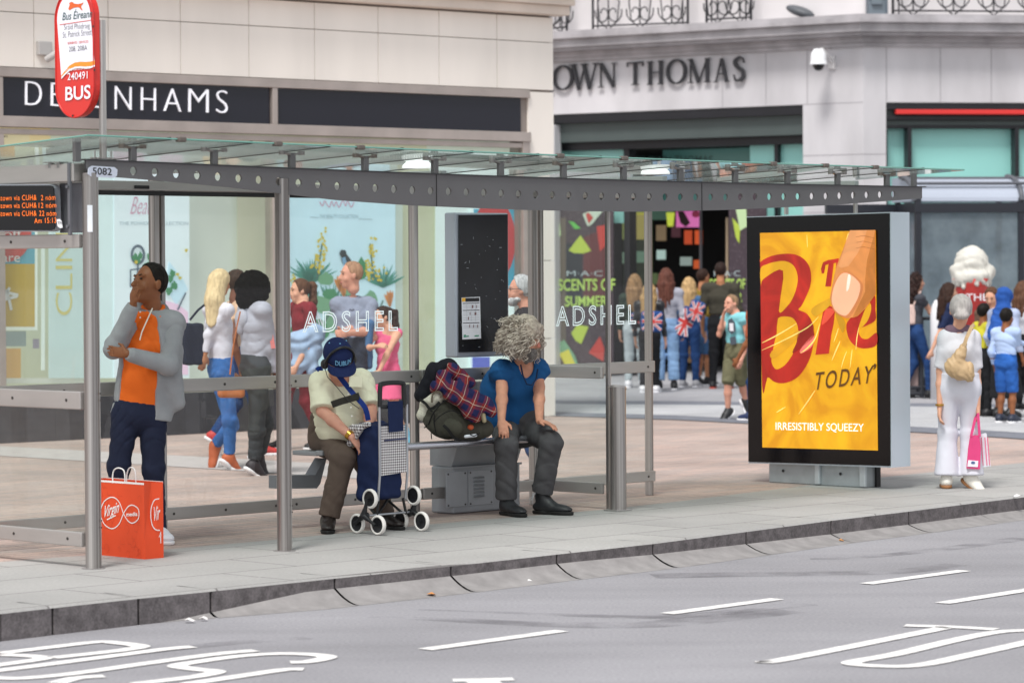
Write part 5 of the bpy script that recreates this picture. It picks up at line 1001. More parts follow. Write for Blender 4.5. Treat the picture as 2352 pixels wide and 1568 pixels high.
# creases and glints of the plastic wrap
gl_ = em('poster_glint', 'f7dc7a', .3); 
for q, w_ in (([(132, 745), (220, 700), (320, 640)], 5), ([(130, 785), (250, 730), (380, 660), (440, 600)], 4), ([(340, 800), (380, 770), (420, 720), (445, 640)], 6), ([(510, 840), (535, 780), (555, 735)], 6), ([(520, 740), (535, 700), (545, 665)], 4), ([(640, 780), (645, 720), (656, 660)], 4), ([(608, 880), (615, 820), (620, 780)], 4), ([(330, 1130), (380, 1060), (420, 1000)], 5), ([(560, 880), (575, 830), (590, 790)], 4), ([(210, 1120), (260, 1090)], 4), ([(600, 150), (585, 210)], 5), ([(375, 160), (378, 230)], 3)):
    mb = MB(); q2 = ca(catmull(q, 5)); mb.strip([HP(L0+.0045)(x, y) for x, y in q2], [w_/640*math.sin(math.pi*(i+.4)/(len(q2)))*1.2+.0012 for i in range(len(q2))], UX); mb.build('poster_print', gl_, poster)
for q, c in (([(185, 790), (320, 680), (325, 720), (240, 800), (190, 830)], 'd99a1a'), ([(330, 690), (400, 640), (412, 680), (405, 720), (300, 800), (320, 740)], '8f1d14'), ([(340, 780), (410, 700), (405, 760), (350, 800)], 'e8746a'), ([(528, 575), (560, 600), (585, 640), (570, 690), (545, 640)], 'c98f18'), ([(400, 560), (505, 500), (520, 520), (430, 600)], 'd59c1c'), ([(480, 560), (525, 570), (500, 610), (470, 640), (455, 640)], 'dd4f38')):
    apoly(q, L0+.0035, 'poster_print', em('poster_'+c, c, .26), 4)
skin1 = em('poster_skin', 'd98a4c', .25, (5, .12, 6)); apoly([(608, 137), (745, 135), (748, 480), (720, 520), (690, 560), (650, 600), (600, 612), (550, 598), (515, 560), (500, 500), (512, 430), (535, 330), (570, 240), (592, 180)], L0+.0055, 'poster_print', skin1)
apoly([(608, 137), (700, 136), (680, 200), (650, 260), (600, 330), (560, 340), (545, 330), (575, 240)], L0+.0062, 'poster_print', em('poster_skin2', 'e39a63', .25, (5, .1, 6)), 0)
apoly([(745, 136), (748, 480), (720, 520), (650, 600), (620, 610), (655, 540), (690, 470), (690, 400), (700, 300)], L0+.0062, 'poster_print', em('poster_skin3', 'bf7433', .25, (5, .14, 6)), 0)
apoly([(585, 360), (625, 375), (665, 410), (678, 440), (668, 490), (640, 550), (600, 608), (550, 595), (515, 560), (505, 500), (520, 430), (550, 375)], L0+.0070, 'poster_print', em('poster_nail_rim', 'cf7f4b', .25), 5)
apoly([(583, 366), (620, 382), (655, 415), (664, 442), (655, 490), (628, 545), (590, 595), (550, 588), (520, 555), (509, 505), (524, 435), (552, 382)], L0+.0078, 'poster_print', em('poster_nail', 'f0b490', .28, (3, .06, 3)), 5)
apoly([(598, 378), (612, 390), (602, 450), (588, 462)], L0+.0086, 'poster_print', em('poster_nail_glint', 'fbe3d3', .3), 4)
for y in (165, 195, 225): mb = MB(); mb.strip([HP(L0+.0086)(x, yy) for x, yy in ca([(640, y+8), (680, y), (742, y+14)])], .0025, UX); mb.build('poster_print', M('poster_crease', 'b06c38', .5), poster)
txp = HP(L0+.003)
mb = MB(); (x0, y0), (x1, y1), (x2, y2) = ca([(410, 1001), (724, 962), (414, 905)]); p0 = txp(x0, y0); text(mb, 'TODAY', p0, txp(x1, y1)-p0, txp(x2+1, y2)-p0, shear=.03, spacing=1.25, offset=.01)
(x0, y0), (x1, y1), (x2, y2) = ca([(732, 890), (749, 888), (735, 858)]); p0 = txp(x0, y0); text(mb, '’', p0, txp(x1, y1)-p0, txp(x2, y2)-p0, offset=.02); mb.build('poster_lettering', em('poster_brown', '5d3a10', .3), poster)
mb = MB(); (x0, y0), (x1, y1), (x2, y2) = ca([(206, 1222), (682, 1231), (206, 1173)]); p0 = txp(x0, y0); text(mb, 'IRRESISTIBLY SQUEEZY', p0, txp(x1, y1)-p0, txp(x2, y2)-p0, offset=.002); mb.build('poster_lettering', em('poster_white', 'fbfaf5', .35, (3, .02, 2)), poster)
mb = MB(); hAB = lambda x, y: HU(x, y, UA+.06); f = [hAB(1767, 1063), hAB(1991, 1070), hAB(1991, 1122), hAB(1767, 1109)]
for q in f: q.z = max(q.z, .0)
wA, wB = uw(hAB(1767, 1090))[1], uw(hAB(1990, 1090))[1]; zA = .21; mb.box(S(UA+.12, (wA+wB)/2, zA/2+.002), .13, abs(wA-wB), zA, UX, WX, ZX, .006); mb.build('plinth', M('galvanised', 'a3a9ac', .45, metal=.45, var=(6, .14, 6)), ad)
mb = MB(); mb.box(S(UA+.045, wA+(wB-wA)*.52, zA/2+.002), .03, .05, zA-.01, UX, WX, ZX, .008); mb.box(S(UA+.045, wB+.02, zA/2+.002), .03, .06, zA-.01, UX, WX, ZX, .008); mb.build('plinth_rib', M('galvanised_pale', 'b9bfc3', .4, metal=.4), ad)
mb = MB(); mb.box(S(UA+.19, wB+.005, zA/2+.002), .05, .05, zA, UX, WX, ZX); [mb.tube([S(UA+.053, w_, .1), S(UA+.048, w_, .1)], .012, 8) for w_ in (wA-.15, wB+.25)]; mb.build('shadow_gap', rub, ad)
for x in (1806, 1965): w_ = uw(HU(x, 480, UA+.12))[1]; mb = MB(); zt2 = HU(x, 487, UA+.1).z; mb.tube([S(UA+.12, w_, zt2-.02), S(UA+.12, w_, zt2+.22)], .018, 10); mb.build('top_strut', stn, ad)
# ================================================================== PEOPLE
def V3(*a): return Vector(a)
SK = dict(light=M('skin_light', 'd8a489', .55, spec=.35, sss=.06, var=(14, .06)), pink=M('skin_ruddy', 'd39a84', .55, spec=.35, sss=.06, var=(14, .08)), tan=M('skin_tan', 'b67c58', .55, spec=.35, var=(14, .06)),
          brown=M('skin_brown', '8a5534', .5, spec=.4, var=(12, .08)), dark=M('skin_dark', '6b402b', .5, spec=.4, var=(12, .08)), arm=M('skin_weathered', 'c88f76', .6, spec=.3, var=(18, .12, 6)))
def cloth(name, col, amt=.08, bump=.35, sc=55): return M('cloth_'+name, col, .85, spec=.2, var=(7, amt, 6), bump=(sc, bump, .004))
def hairm(name, col, amt=.4): return M('hair_'+name, col, .6, spec=.18, var=(40, amt, 5), bump=(60, .9, .01), scale3=(1, 1, .12))
eyem = M('eye_dark', '1d1714', .25); lipm = M('lip', 'a8655a', .5)
def basis(f, up=ZX):
    f = Vector(f).normalized(); s = f.cross(up).normalized(); u = s.cross(f).normalized(); return f, u, s    # forward, up, person's right
def skel(px, py, ytop, yaw, stride=0.0, wide=1.0, kid=False, lead=1):
    """upright skeleton: feet at a ground point, head top at a picture height; yaw 0 = back to us, 180 = facing us, 90 = facing right"""
    g = G(px, py); Y = g.y; H = P(px, ytop, Y).z; a = R_(yaw); f = V3(math.sin(a), math.cos(a), 0); r = V3(math.cos(a), -math.sin(a), 0)
    b = V3(g.x, Y, 0); hs = (.225 if not kid else .215)*(H/1.7)**(.55 if not kid else .4)
    q = lambda x, y, z: b + r*(x*H*wide) + f*(y*H) + ZX*(z*H)
    st = stride; J = dict(Y=Y, H=H, f=f, r=r, hs=hs, hd=b+ZX*(H-hs*.5)+f*.02, nk=b+ZX*(H-hs*1.13)-f*.01, ff=f,
        sR=q(.105, 0, .80), sL=q(-.105, 0, .80), eR=q(.135, -.02+st*-.25, .625), eL=q(-.135, -.02+st*.25, .625), wR=q(.14, .05-st*.45, .475), wL=q(-.14, .05+st*.45, .475),
        hR=q(.05, 0, .525), hL=q(-.05, 0, .525), kR=q(.055, .02+st*.55*lead, .285), kL=q(-.055, .02-st*.10*lead, .285 if not st else .28), aR=q(.062, st*.75*lead, .05), aL=q(-.062, -st*.8*lead, .05+(.06 if st > .12 else 0)))
    J['tR'] = J['aR']+f*.11*H/1.7-ZX*(J['aR'].z-.03); J['tL'] = J['aL']+f*.10*H/1.7-ZX*(.07*H/1.7 if st > .12 else J['aL'].z-.03)
    return J
def hand(sd, w, d, n, size=1.0, curl=.5, thumb=1, fat=1.0):
    """palm and five separate fingers; d = direction of the hand, n = out of the palm side, thumb = which side"""
    d = Vector(d).normalized(); n = Vector(n); n = (n-d*n.dot(d)).normalized(); a = d.cross(n)*thumb; s = size
    sd.ell(w+d*.045*s, (.038*s, .052*s, .016*s*fat), [a, d, n], k=.012)
    for i, (o, L) in enumerate(((.028, .070), (.010, .080), (-.009, .074), (-.027, .058))):
        p0 = w+d*(.085*s)+a*o*s; d1 = (d*math.cos(curl*.7)+n*math.sin(curl*.7)+a*o*2.2).normalized(); p1 = p0+d1*L*.5*s; d2 = (d*math.cos(curl*1.7)+n*math.sin(curl*1.7)+a*o).normalized(); p2 = p1+d2*L*.5*s
        sd.limb(p0-d*.02*s, p1, .0095*s*fat, .0085*s*fat, k=.005); sd.limb(p1, p2, .0085*s*fat, .0072*s*fat, k=.004)
    t0 = w+d*.025*s+a*.028*s; t1 = t0+(d*.7+a*.75+n*.25).normalized()*.035*s; sd.limb(t0, t1, .012*s*fat, .0105*s*fat, k=.01); sd.limb(t1, t1+(d*.95+a*.2+n*.3).normalized()*.032*s, .0105*s*fat, .0085*s*fat, k=.004)
def head(sd, c, f, u, s, hs):
    k = hs/.235; g = lambda x, y, z: c+s*(x*k)+f*(y*k)+u*(z*k); A = [s, f, u]
    sd.ell(g(0, -.012, .025), (.076*k, .095*k, .092*k), A, k=.02).ell(g(0, .022, -.03), (.060*k, .070*k, .088*k), A, k=.02).ell(g(0, .055, -.092), (.030*k, .028*k, .024*k), A, k=.02)
    sd.limb(g(0, .086, .012), g(0, .108, -.028), .009*k, .0135*k, k=.012).ell(g(0, .100, -.034), (.017*k, .012*k, .010*k), A, k=.008)
    sd.ell(g(.03, .076, .030), (.026*k, .012*k, .008*k), A, k=.012).ell(g(-.03, .076, .030), (.026*k, .012*k, .008*k), A, k=.012)
    sd.ell(g(0, .088, -.058), (.022*k, .010*k, .006*k), A, k=.006).ell(g(0, .085, -.070), (.018*k, .010*k, .007*k), A, k=.006)
    for q in (-1, 1): sd.ell(g(q*.078, -.008, -.008), (.010*k, .019*k, .030*k), [s, (f-s*q*.3).normalized(), u], k=.008); sd.ell(g(q*.042, .056, -.032), (.022*k, .02*k, .024*k), A, k=.015)
def torso(sd, J, o=0.0, bw=1.0, belly=0.0, hips=True, drop=0.0, chest=1.0):
    H = J['H']/1.72; bw = bw*.86; sm = (J['sR']+J['sL'])/2; hm = (J['hR']+J['hL'])/2; up = (sm-hm).normalized(); r = (J['sR']-J['sL']).normalized(); fr = up.cross(r).normalized(); rh = (J['hR']-J['hL']).normalized()
    L = (sm-hm).length; hw = (J['sR']-J['sL']).length/2
    wa = hm+up*L*.36; ch = hm+up*L*.74-fr*.005
    sd.limb(hm+up*.02-up*drop, wa, .105*H*bw+o, .096*H*bw+o, rh, 1.42, k=.03); sd.limb(wa, ch, .096*H*bw+o, .112*H*bw*chest+o, r, 1.42, k=.03); sd.limb(ch, sm-up*.02, .110*H*bw*chest+o, .072*H+o, r, 1.5, k=.03)
    sd.limb(J['sR']-r*.005, J['sL']+r*.005, .046*H*bw**.5+o, .046*H*bw**.5+o, k=.03); sd.limb(sm+(J['nk']-sm)*.2, J['sR'], .052*H+o*.6, .050*H*bw**.5+o, k=.03); sd.limb(sm+(J['nk']-sm)*.2, J['sL'], .052*H+o*.6, .050*H*bw**.5+o, k=.03)
    if belly: sd.ell(hm+up*L*.30+fr*(.07+belly*.4), (.15*H*bw+o, .11+belly+o, .17+o), [r, fr, up], k=.05)
    return up, r, fr, hm, sm
NOF = [(.0014, 62, .4, (.5, .2, 1)), (-.008, 24, 1.3, (.5, .4, 1)), (-.007, 34, 2.7, (-.7, .3, 1))]
def figure(label, J, skin, top=None, bottom=None, shoes=None, hair=None, h=.0125, bw=1.0, belly=0, hf=None, hu=None, group=None, face=True, legw=1.0, hands=None, armw=1.0, body_k=.022, name='person', neckr=1.0):
    base = (J['aR']+J['aL'])/2; base.z = 0; armw = armw*.94; root = thing(name, label, 'person', base, group); H = J['H']/1.72; skin = SK[skin] if isinstance(skin, str) else skin
    f, u, s = basis(hf or J['ff'], hu or ZX); c = J['hd']; hs = J['hs']; k = hs/.235
    sd = SDF(body_k); head(sd, c, f, u, s, hs); sd.limb(c-u*.06*k-f*.02*k, J['nk'], .050*k*neckr, .056*H*neckr, k=.02)
    torso(sd, J, 0, bw, belly)
    for q in 'RL':
        sd.limb(J['s'+q], J['e'+q], .047*H*armw, .037*H*armw).limb(J['e'+q], J['e'+q].lerp(J['w'+q], .35), .038*H*armw, .038*H*armw).limb(J['e'+q].lerp(J['w'+q], .35), J['w'+q], .038*H*armw, .025*H*armw)
        lw0 = legw; legw = legw*(.74 if bottom and bottom.get('len', 2) > 1.5 and not bottom.get('skirt') else 1)
        sd.limb(J['h'+q], J['k'+q], .082*H*legw, .052*H*legw).limb(J['k'+q], J['k'+q].lerp(J['a'+q], .35), .052*H*legw, .052*H*legw).limb(J['k'+q].lerp(J['a'+q], .35), J['a'+q], .052*H*legw, .031*H*min(1, legw*1.15)).limb(J['a'+q], J['t'+q]-(J['t'+q]-J['a'+q])*.3, .020*H, .010*H); legw = lw0
        fo = (J['w'+q]-J['e'+q]).normalized(); hd_ = (hands or {}).get(q, {}); d = hd_.get('d', fo); n = hd_.get('n', (J['r']*(-1 if q == 'R' else 1)))
        hand(sd, J['w'+q], d, n, hd_.get('s', .93*H**.7), hd_.get('c', .55), hd_.get('t', 1 if q == 'R' else -1), hd_.get('fat', 1.0 if h < .009 else 1.25))
    body = sd.build('body', skin, root, h)
    if face:
        g = lambda x, y, z: c+s*(x*k)+f*(y*k)+u*(z*k)
        for q in (-1, 1):
            mb = MB(); e = SDF(.002).ell(g(q*.031, .082, .012), (.012*k, .006*k, .0055*k), [s, f, u]); e.mesh(mb, .003); mb.build('eye', eyem, body)
        if hair is not None and hair.get('brow', True):
            mb = MB(); [mb.tube([g(q*.016, .090, .030), g(q*.034, .087, .035), g(q*.05, .074, .029)], [.003*k, .0035*k, .002*k], 5) for q in (-1, 1)]; mb.build('eyebrows', hair['mat'], body)
        mb = MB(); SDF(.004).ell(g(0, .093, -.060), (.021*k, .007*k, .005*k), [s, f, u]).ell(g(0, .091, -.069), (.017*k, .007*k, .0055*k), [s, f, u]).mesh(mb, .003); mb.build('mouth', SKL(skin), body)
    if bottom:
        b = SDF(.03); r = (J['hR']-J['hL']).normalized(); o = bottom.get('o', .012); ln = bottom.get('len', 2); fl = bottom.get('flare', 0); hm = (J['hR']+J['hL'])/2; up = ((J['sR']+J['sL'])/2-hm).normalized()
        if bottom.get('skirt'):
            zk = hm.lerp((J['kR']+J['kL'])/2, bottom['skirt']); b.limb(hm+up*.12, hm, .10*H*bw+o, .12*H*bw+o, r, 1.35); b.limb(hm, zk, .12*H*bw+o, .15*H+o+fl, r, 1.25); b.cut(zk+ZX*.02, -ZX)
        else:
            b.limb(hm+up*.12, hm-up*.01, .098*H*bw+o, .105*H*bw+o, r, 1.38, k=.03); b.cut(hm+up*bottom.get('rise', .115), up)
            for q in 'RL':
                b.limb(J['h'+q], J['h'+q].lerp(J['k'+q], .9 if ln >= 1 else ln), .086*H*legw+o, .058*H*legw+o, k=.025)
                if ln > 1:
                    e = J['k'+q].lerp(J['a'+q], ln-1); b.limb(J['k'+q], J['k'+q], .060*H*legw+o, .060*H*legw+o, k=.03); b.flatlimb(J['k'+q]+(J['k'+q]-e).normalized()*.02, e, .057*H*legw+o, (.057-.016*(ln-1))*H*legw+o+fl, k=.03)
                else:
                    e = J['h'+q].lerp(J['k'+q], ln+.05); b.flatlimb(J['h'+q].lerp(J['k'+q], .3), e, .080*H*legw+o+fl*.3, .066*H*legw+o+fl, k=.02)
        b.build(bottom.get('name', 'trousers'), bottom['mat'], root, bottom.get('h', h), bottom.get('noise', NOF))
    if top:
        b = SDF(.018); o = top.get('o', .014)*.8; up, r, fr, hm, sm = torso(b, J, o, bw*top.get('w', 1), belly, drop=top.get('drop', .05)); sl_ = top.get('sleeve', 2)
        for q in 'RL':
            S_, E, W_ = J['s'+q], J['e'+q], J['w'+q]; so_ = top.get('so', .008)
            if sl_ <= 0: continue
            if sl_ <= 1: b.limb(S_, S_.lerp(E, .1), .05*H*armw+so_, .05*H*armw+so_, k=.04); b.flatlimb(S_.lerp(E, .05), S_.lerp(E, sl_), .050*H*armw+so_, .047*H*armw+so_*1.4, k=.03)
            else:
                b.limb(S_-ZX*.008, E, .045*H*armw+so_, .040*H*armw+so_, k=.03); b.limb(E, E, .041*H*armw+so_, .041*H*armw+so_, k=.03); b.flatlimb(E+(E-W_).normalized()*.015, E.lerp(W_, sl_-1), .041*H*armw+so_, .030*H*armw+so_*.9, k=.03)
        for ec, er in top.get('extra', ()): b.ell(ec, er, k=.08)
        b.cut(hm-up*top.get('hem', .02), -up)
        nk = J['nk']; nd = (c-nk).normalized()
        if top.get('neck', 1): b.hole(nk-up*.02+fr*top.get('nf', .0), c+fr*.02, .062*H+.004, .07); 
        if top.get('v'): b.hole(nk+fr*.12-up*top['v'], nk+fr*.05, .03, .06)
        if top.get('open'): a_, b_, ra, rb = top['open']; b.hole(np.array(a_), np.array(b_), ra, rb)
        b.build(top.get('name', 'shirt'), top['mat'], root, top.get('h', h), top.get('noise', NOF))
    if shoes:
        for q in 'RL':
            a_, t_ = J['a'+q], J['t'+q]; d = (t_-a_); d = (d-(ZX*d.z if abs(d.z) < .5*d.length else ZX*0)).normalized() if abs(d.z) < .75*d.length else d.normalized()
            sd_ = d.cross(ZX); sd_ = sd_.normalized() if sd_.length > .1 else J['r']; n_ = sd_.cross(d).normalized(); n_ = n_ if n_.z > 0 or abs(d.z) > .6 else -n_
            L = shoes.get('L', .27)*H**.6; bt = a_-n_*(.045*H+.0)-d*.06; fl_ = a_.z < .14
            if fl_ and abs(d.z) < .3: bt.z = .03
            b = SDF(.03); b.ell(bt+d*L*.18+n_*.022, (.040, L*.22, .038), [sd_, d, n_]).ell(bt+d*L*.55+n_*.018, (.046, L*.30, .030), [sd_, d, n_]).ell(bt+d*L*.78+n_*.010, (.044, L*.20, .022), [sd_, d, n_]).limb(bt+d*L*.25+n_*.03, a_+ZX*shoes.get('cuff', .0)+(a_-J['k'+q]).normalized()*-.02, .042, .044*H).limb(bt+d*L*.45+n_*.03, a_, .040, .042*H)
            b.cut(bt-n_*.012, -n_); ob = b.build('shoe', shoes['mat'], root, min(h, .010))
            if shoes.get('sole'):
                sb = SDF(.02); sb.ell(bt+d*L*.20-n_*.010, (.044, L*.25, .05), [sd_, d, n_]).ell(bt+d*L*.68-n_*.010, (.050, L*.34, .05), [sd_, d, n_]); sb.cut(bt-n_*.030, -n_); sb.cut(bt-n_*.004, n_); sb.build('sole', shoes['sole'], ob, .008)
    if hair: mk_hair(hair, c, f, u, s, k, J, root, h, H)
    return root
def SKL(sk):
    n = 'lip_'+sk.name; return M(n, {'skin_brown': '70402f', 'skin_dark': '5a3429', 'skin_tan': '98574a'}.get(sk.name, 'b8675f'), .45)
def mk_hair(hr_, c, f, u, s, k, J, root, h, H):
    st = hr_['style']; g = lambda x, y, z: c+s*(x*k)+f*(y*k)+u*(z*k); A = [s, f, u]; b = SDF(.015); rn = random.Random(int(abs(c.x)*1000)); hh = min(h, .009)
    nzv = [(.0018, 170, .3, tuple(s+f*.2)), (.0014, 240, 1.1, tuple(f+s*.3))]
    if st in ('short', 'cropped'):
        t_ = .010 if st == 'short' else .004
        b.ell(g(0, -.014, .030), ((.077+t_)*k, (.096+t_)*k, (.092+t_*1.3)*k), A); b.cut(g(0, .045, .055), (f*.8-u*.6)); b.cut(g(0, -.02, -.065), -u); b.cut(g(0, .02, .0), (f*.85-u*.25)); nzv = [(.002, 200, .3, tuple(s))] if st == 'cropped' else nzv
    elif st == 'bun':
        b.ell(g(0, -.012, .028), (.088*k, .106*k, .104*k), A).ell(g(0, -.115, -.035), (.060*k, .045*k, .034*k), A).ell(g(0, -.105, -.005), (.045*k, .035*k, .02*k), A); b.cut(g(0, .06, .05), (f*.85-u*.5)); b.cut(g(0, 0, -.085), -u)
    elif st == 'ponytail':
        b.ell(g(0, -.012, .028), (.084*k, .103*k, .100*k), A); b.cut(g(0, .058, .05), (f*.85-u*.5)); b.cut(g(0, .03, 0), (f*.9-u*.2)); b2 = SDF(.02); p0 = g(0, -.085, .075); p1 = g(0, -.145, .04); p2 = g(.0, -.135, -.12); p3 = g(0, -.10, -.12-hr_.get('L', .2)); b2.limb(p0, p1, .022, .036*k).limb(p1, p2, .036*k, .044*k).limb(p2, p3, .044*k, .014)
        b2.build('ponytail', hr_['mat'], root, hh, [(.005, 150, .3, tuple(s)), (.003, 60, 1, tuple(f))])
    elif st in ('long', 'curly_long'):
        L = hr_.get('L', .32); b.ell(g(0, -.014, .030), (.090*k, .110*k, .104*k), A)
        for i in range(9):
            a = R_(-105+210*i/8)+math.pi; x, y = math.sin(a), math.cos(a); p0 = g(.080*x, -.015+.09*y, .02); p1 = g(.095*x, -.03+.10*y, -.11); ln = L*rn.uniform(.8, 1.05)*(1 if abs(i-4) < 4 else .75); p2 = p1-ZX*ln+s*(.03*x*k)-f*(.01+.03*max(0, -y)); b.limb(p0, p1, .030*k, .036*k, k=.02).limb(p1, p2, .038*k, .016, k=.02)
        b.limb(g(0, -.09, .0), g(0, -.10, -.13)-ZX*L*.8, .055*k, .03)
        b.cut(g(0, .062, .06), (f*.9-u*.42)) ; b.hole(np.array(g(0, .10, .0)), np.array(g(0, .11, -.3)), .075*k, .085*k)
        nzv = [(.003, 150, .3, tuple(s)), (.002, 110, 1.1, tuple(f))] if st == 'long' else [(.009, 75, .3, (1, .2, .8)), (.008, 95, 1.1, (.2, 1, .6))]
    elif st == 'afro':
        b.ell(g(0, -.05, .035), (.158*k, .165*k, .155*k), A).ell(g(0, -.09, -.05), (.135*k, .12*k, .12*k), A); b.hole(np.array(g(0, .14, -.0)), np.array(g(0, .14, -.14)), .085*k, .10*k); nzv = [(.006, 85, .3, (1, .2, .6)), (.005, 110, 1.1, (.2, 1, .4)), (.004, 160, 2, (.3, .4, 1))]
    elif st == 'hijab':
        b.ell(g(0, -.01, .02), (.100*k, .120*k, .120*k), A).limb(g(0, -.02, -.05), J['nk']-ZX*.08, .09*k, .12*k).limb(J['nk']-ZX*.05, J['nk']-ZX*.28-f*.12, .12, .10); b.hole(np.array(g(0, .11, .035)), np.array(g(0, .11, -.05)), .052*k, .05*k); nzv = [(.005, 60, .3, (1, .2, 1)), (.003, 100, 1, (.4, 1, .3))]
    b.build({'hijab': 'headscarf'}.get(st, 'hair'), hr_['mat'], root, hh, nzv)
def at(J, px, py, dd): return P(px, py, J['Y']+dd)
def over(J, **kw):
    for k_, v in kw.items(): J[k_] = P(v[0], v[1], J['Y']+v[2]) if isinstance(v, tuple) else v
    return J
# ---- 1: standing man in orange polo and grey hooded jacket
J = skel(330, 1247, 602, 190); J['H'] = 1.78
over(J, hd=(343, 652, 0.02), nk=(352, 712, .05), sR=(303, 742, .00), sL=(398, 742, .06), eR=(262, 800, -.10), wR=(306, 700, -.17), eL=(388, 838, -.08), wL=(292, 812, -.27), hR=(291, 945, .0), hL=(350, 945, .03), kR=(273, 1070, -.03), kL=(352, 1078, .0), aR=(268, 1215, .03), aL=(366, 1228, .02), tR=(250, 1236, -.13), tL=(379, 1246, -.08))
J['hs'] = .262; oc = cloth('orange', 'ee6f27', .05); gm = cloth('grey_marl', '9a9c9f', .10, .5, 90); nav = cloth('navy_chino', '262b40', .12, .4)
hR = dict(d=at(J, 306, 640, -.20)-J['wR'], n=V3(.7, .5, .2), c=1.0, t=-1, s=.95); hL = dict(d=V3(-1, .25, .15), n=V3(0, 1, 0), c=.3, s=.9)
op = (at(J, 318, 685, -.205), at(J, 303, 985, -.27), .190, .230)
m1 = figure('man in orange polo shirt and open grey hooded jacket with his hand at his mouth', J, 'brown', top=dict(mat=oc, sleeve=.35, so=.0, o=.026, hem=-.02, drop=.0, name='polo_shirt'), bottom=dict(mat=nav, len=1.96, o=.010, flare=-.004, rise=.06), shoes=dict(mat=cloth('white_trainer', 'e4e4ea', .05, .1), sole=M('sole_white', 'efeff2', .6)),
            hair=dict(style='cropped', mat=hairm('black', '1b1512')), h=.0075, hf=V3(-.72, -.62, .22), hu=V3(-.18, -.1, 1), hands=dict(R=hR, L=hL), bw=1.04, armw=1.05)
b = SDF(.03); up, r, fr, hm, sm = torso(b, J, .030, 1.06, 0, drop=.05)
b.limb(hm+r*-.05, hm-up*.04-r*.135+fr*.02, .12, .07, k=.05); b.limb(J['sL']-r*.0-up*.2, at(J, 414, 925, .03), .05, .035, k=.10)
jmb = MB()
for q in 'RL':
    E = J['e'+q]; W_ = J['w'+q]; b2 = SDF(.03); b2.limb(J['s'+q], E, .074, .064, k=.03); b2.limb(E, E, .062, .062, k=.03); b2.flatlimb(E+(E-W_).normalized()*.02, E.lerp(W_, .93), .062, .046, k=.03); b2.flatlimb(E.lerp(W_, .88), E.lerp(W_, 1.0), .040, .040, k=.01)
    b2.mesh(jmb, .0075, [(.0015, 55, .4, (.6, .2, 1)), (-.006, 26, 1.3, (.8, .4, .7)), (-.005, 36, 2.9, (-.5, .3, 1))])
b.ell(J['nk']-fr*.075+ZX*.0, (.115, .055, .075), [r, fr, up], k=.03).limb(J['nk']-fr*.03+r*.07-ZX*.0, J['nk']+fr*.06+r*.05-ZX*.09, .028, .022, k=.02).limb(J['nk']-fr*.03-r*.07, J['nk']+fr*.06-r*.06-ZX*.09, .028, .022, k=.02)
b.cut(hm-up*.035, -up); b.hole(np.array(op[0]), np.array(op[1]), op[2], op[3]); b.hole(np.array(J['nk']-ZX*.04), np.array(J['hd']), .058, .075)
jk = b.mesh(jmb, .0075, [(.002, 40, .4, (.6, .2, .8)), (-.006, 22, 1.3, (1, .4, .3))]).build('hooded_jacket', gm, m1)
mb = MB(); mb.tube([at(J, x, y, d) for x, y, d in ((350, 708, -.09), (338, 735, -.16), (326, 762, -.175), (321, 781, -.18))], .0045, 6); mb.build('drawstring', M('cord_cream', 'e6e0d2', .8), jk)
mb = MB(); col = SDF(.01); nk = J['nk']; [col.limb(nk+r*(x0*.062)+fr*.0+ZX*.02, nk+r*(x0*.030)+fr*.095-ZX*.045, .017, .013) for x0 in (-1, 1)]; col.limb(nk-fr*.06+r*.05+ZX*.03, nk-fr*.06-r*.05+ZX*.03, .016, .016); col.mesh(mb, .006); mb.build('collar', oc, m1)
mb = MB(); [mb.tube([at(J, 322, y, -.128), at(J, 322, y, -.136)], .0055, 8) for y in (716, 729)]; mb.build('button', M('button_white', 'efe9e4', .4), m1)
# ---- 2: seated man in cap and cream shirt
J = skel(760, 1222, 900, 165); J['H'] = 1.78; J['ff'] = V3(.25, -1, 0)
over(J, hd=(776, 824, .10), nk=(781, 858, .24), sR=(738, 878, .27), sL=(829, 874, .36), eR=(741, 944, .16), wR=(808, 1003, .03), eL=(851, 940, .22), wL=(846, 996, .06), hR=(752, 1003, .44), hL=(800, 1003, .46), kR=(788, 1050, .08), kL=(836, 1050, .36), aR=(753, 1196, .06), aL=(888, 1193, .30), tR=(753, 1217, -.06), tL=(914, 1212, .16))
J['hs'] = .235; cream = cloth('cream_shirt', 'e3e0c6', .05, .35, 40); brn = cloth('brown_cargo', '5a4d45', .12, .5)
m2 = figure('seated man in navy cap and cream short sleeved shirt bending over a trolley bag', J, 'pink', top=dict(mat=cream, sleeve=.95, o=.022, so=.024, hem=-.03, drop=.0, neck=1), bottom=dict(mat=brn, len=1.93, o=.022, flare=.006, rise=.3, noise=[(.002, 58, .4, (.6, .2, 1)), (-.005, 20, 1.3, (.4, .4, 1)), (-.004, 44, 2.3, (-.9, .4, .8))]),
            shoes=dict(mat=M('shoe_brown_black', '2b2422', .4), sole=M('sole_black', '141212', .7), L=.28), hair=dict(style='cropped', mat=hairm('grey', '9c9590'), brow=False), h=.0075, bw=1.18, belly=.06, hf=V3(.35, -.62, -.72), hu=V3(.2, -.75, .6), face=False, armw=1.08,
            hands=dict(R=dict(d=V3(.6, .15, -.7), n=V3(-.3, .5, -.5), c=.6), L=dict(d=V3(0, .1, -1), n=V3(-1, 0, 0), c=.5)))
f, u, s = basis(V3(.35, -.62, -.72), V3(.2, -.75, .6)); c = J['hd']; k = 1.0; g = lambda x, y, z: c+s*x+f*y+u*z; capm = cloth('cap_navy', '1d2850', .08, .2, 90)
b = SDF(.012); b.ell(g(0, -.014, .035), (.097, .116, .106), [s, f, u]); b.cut(g(0, 0, .012), (-u*.97+f*.1)); cap = b.build('cap', capm, m2, .006)
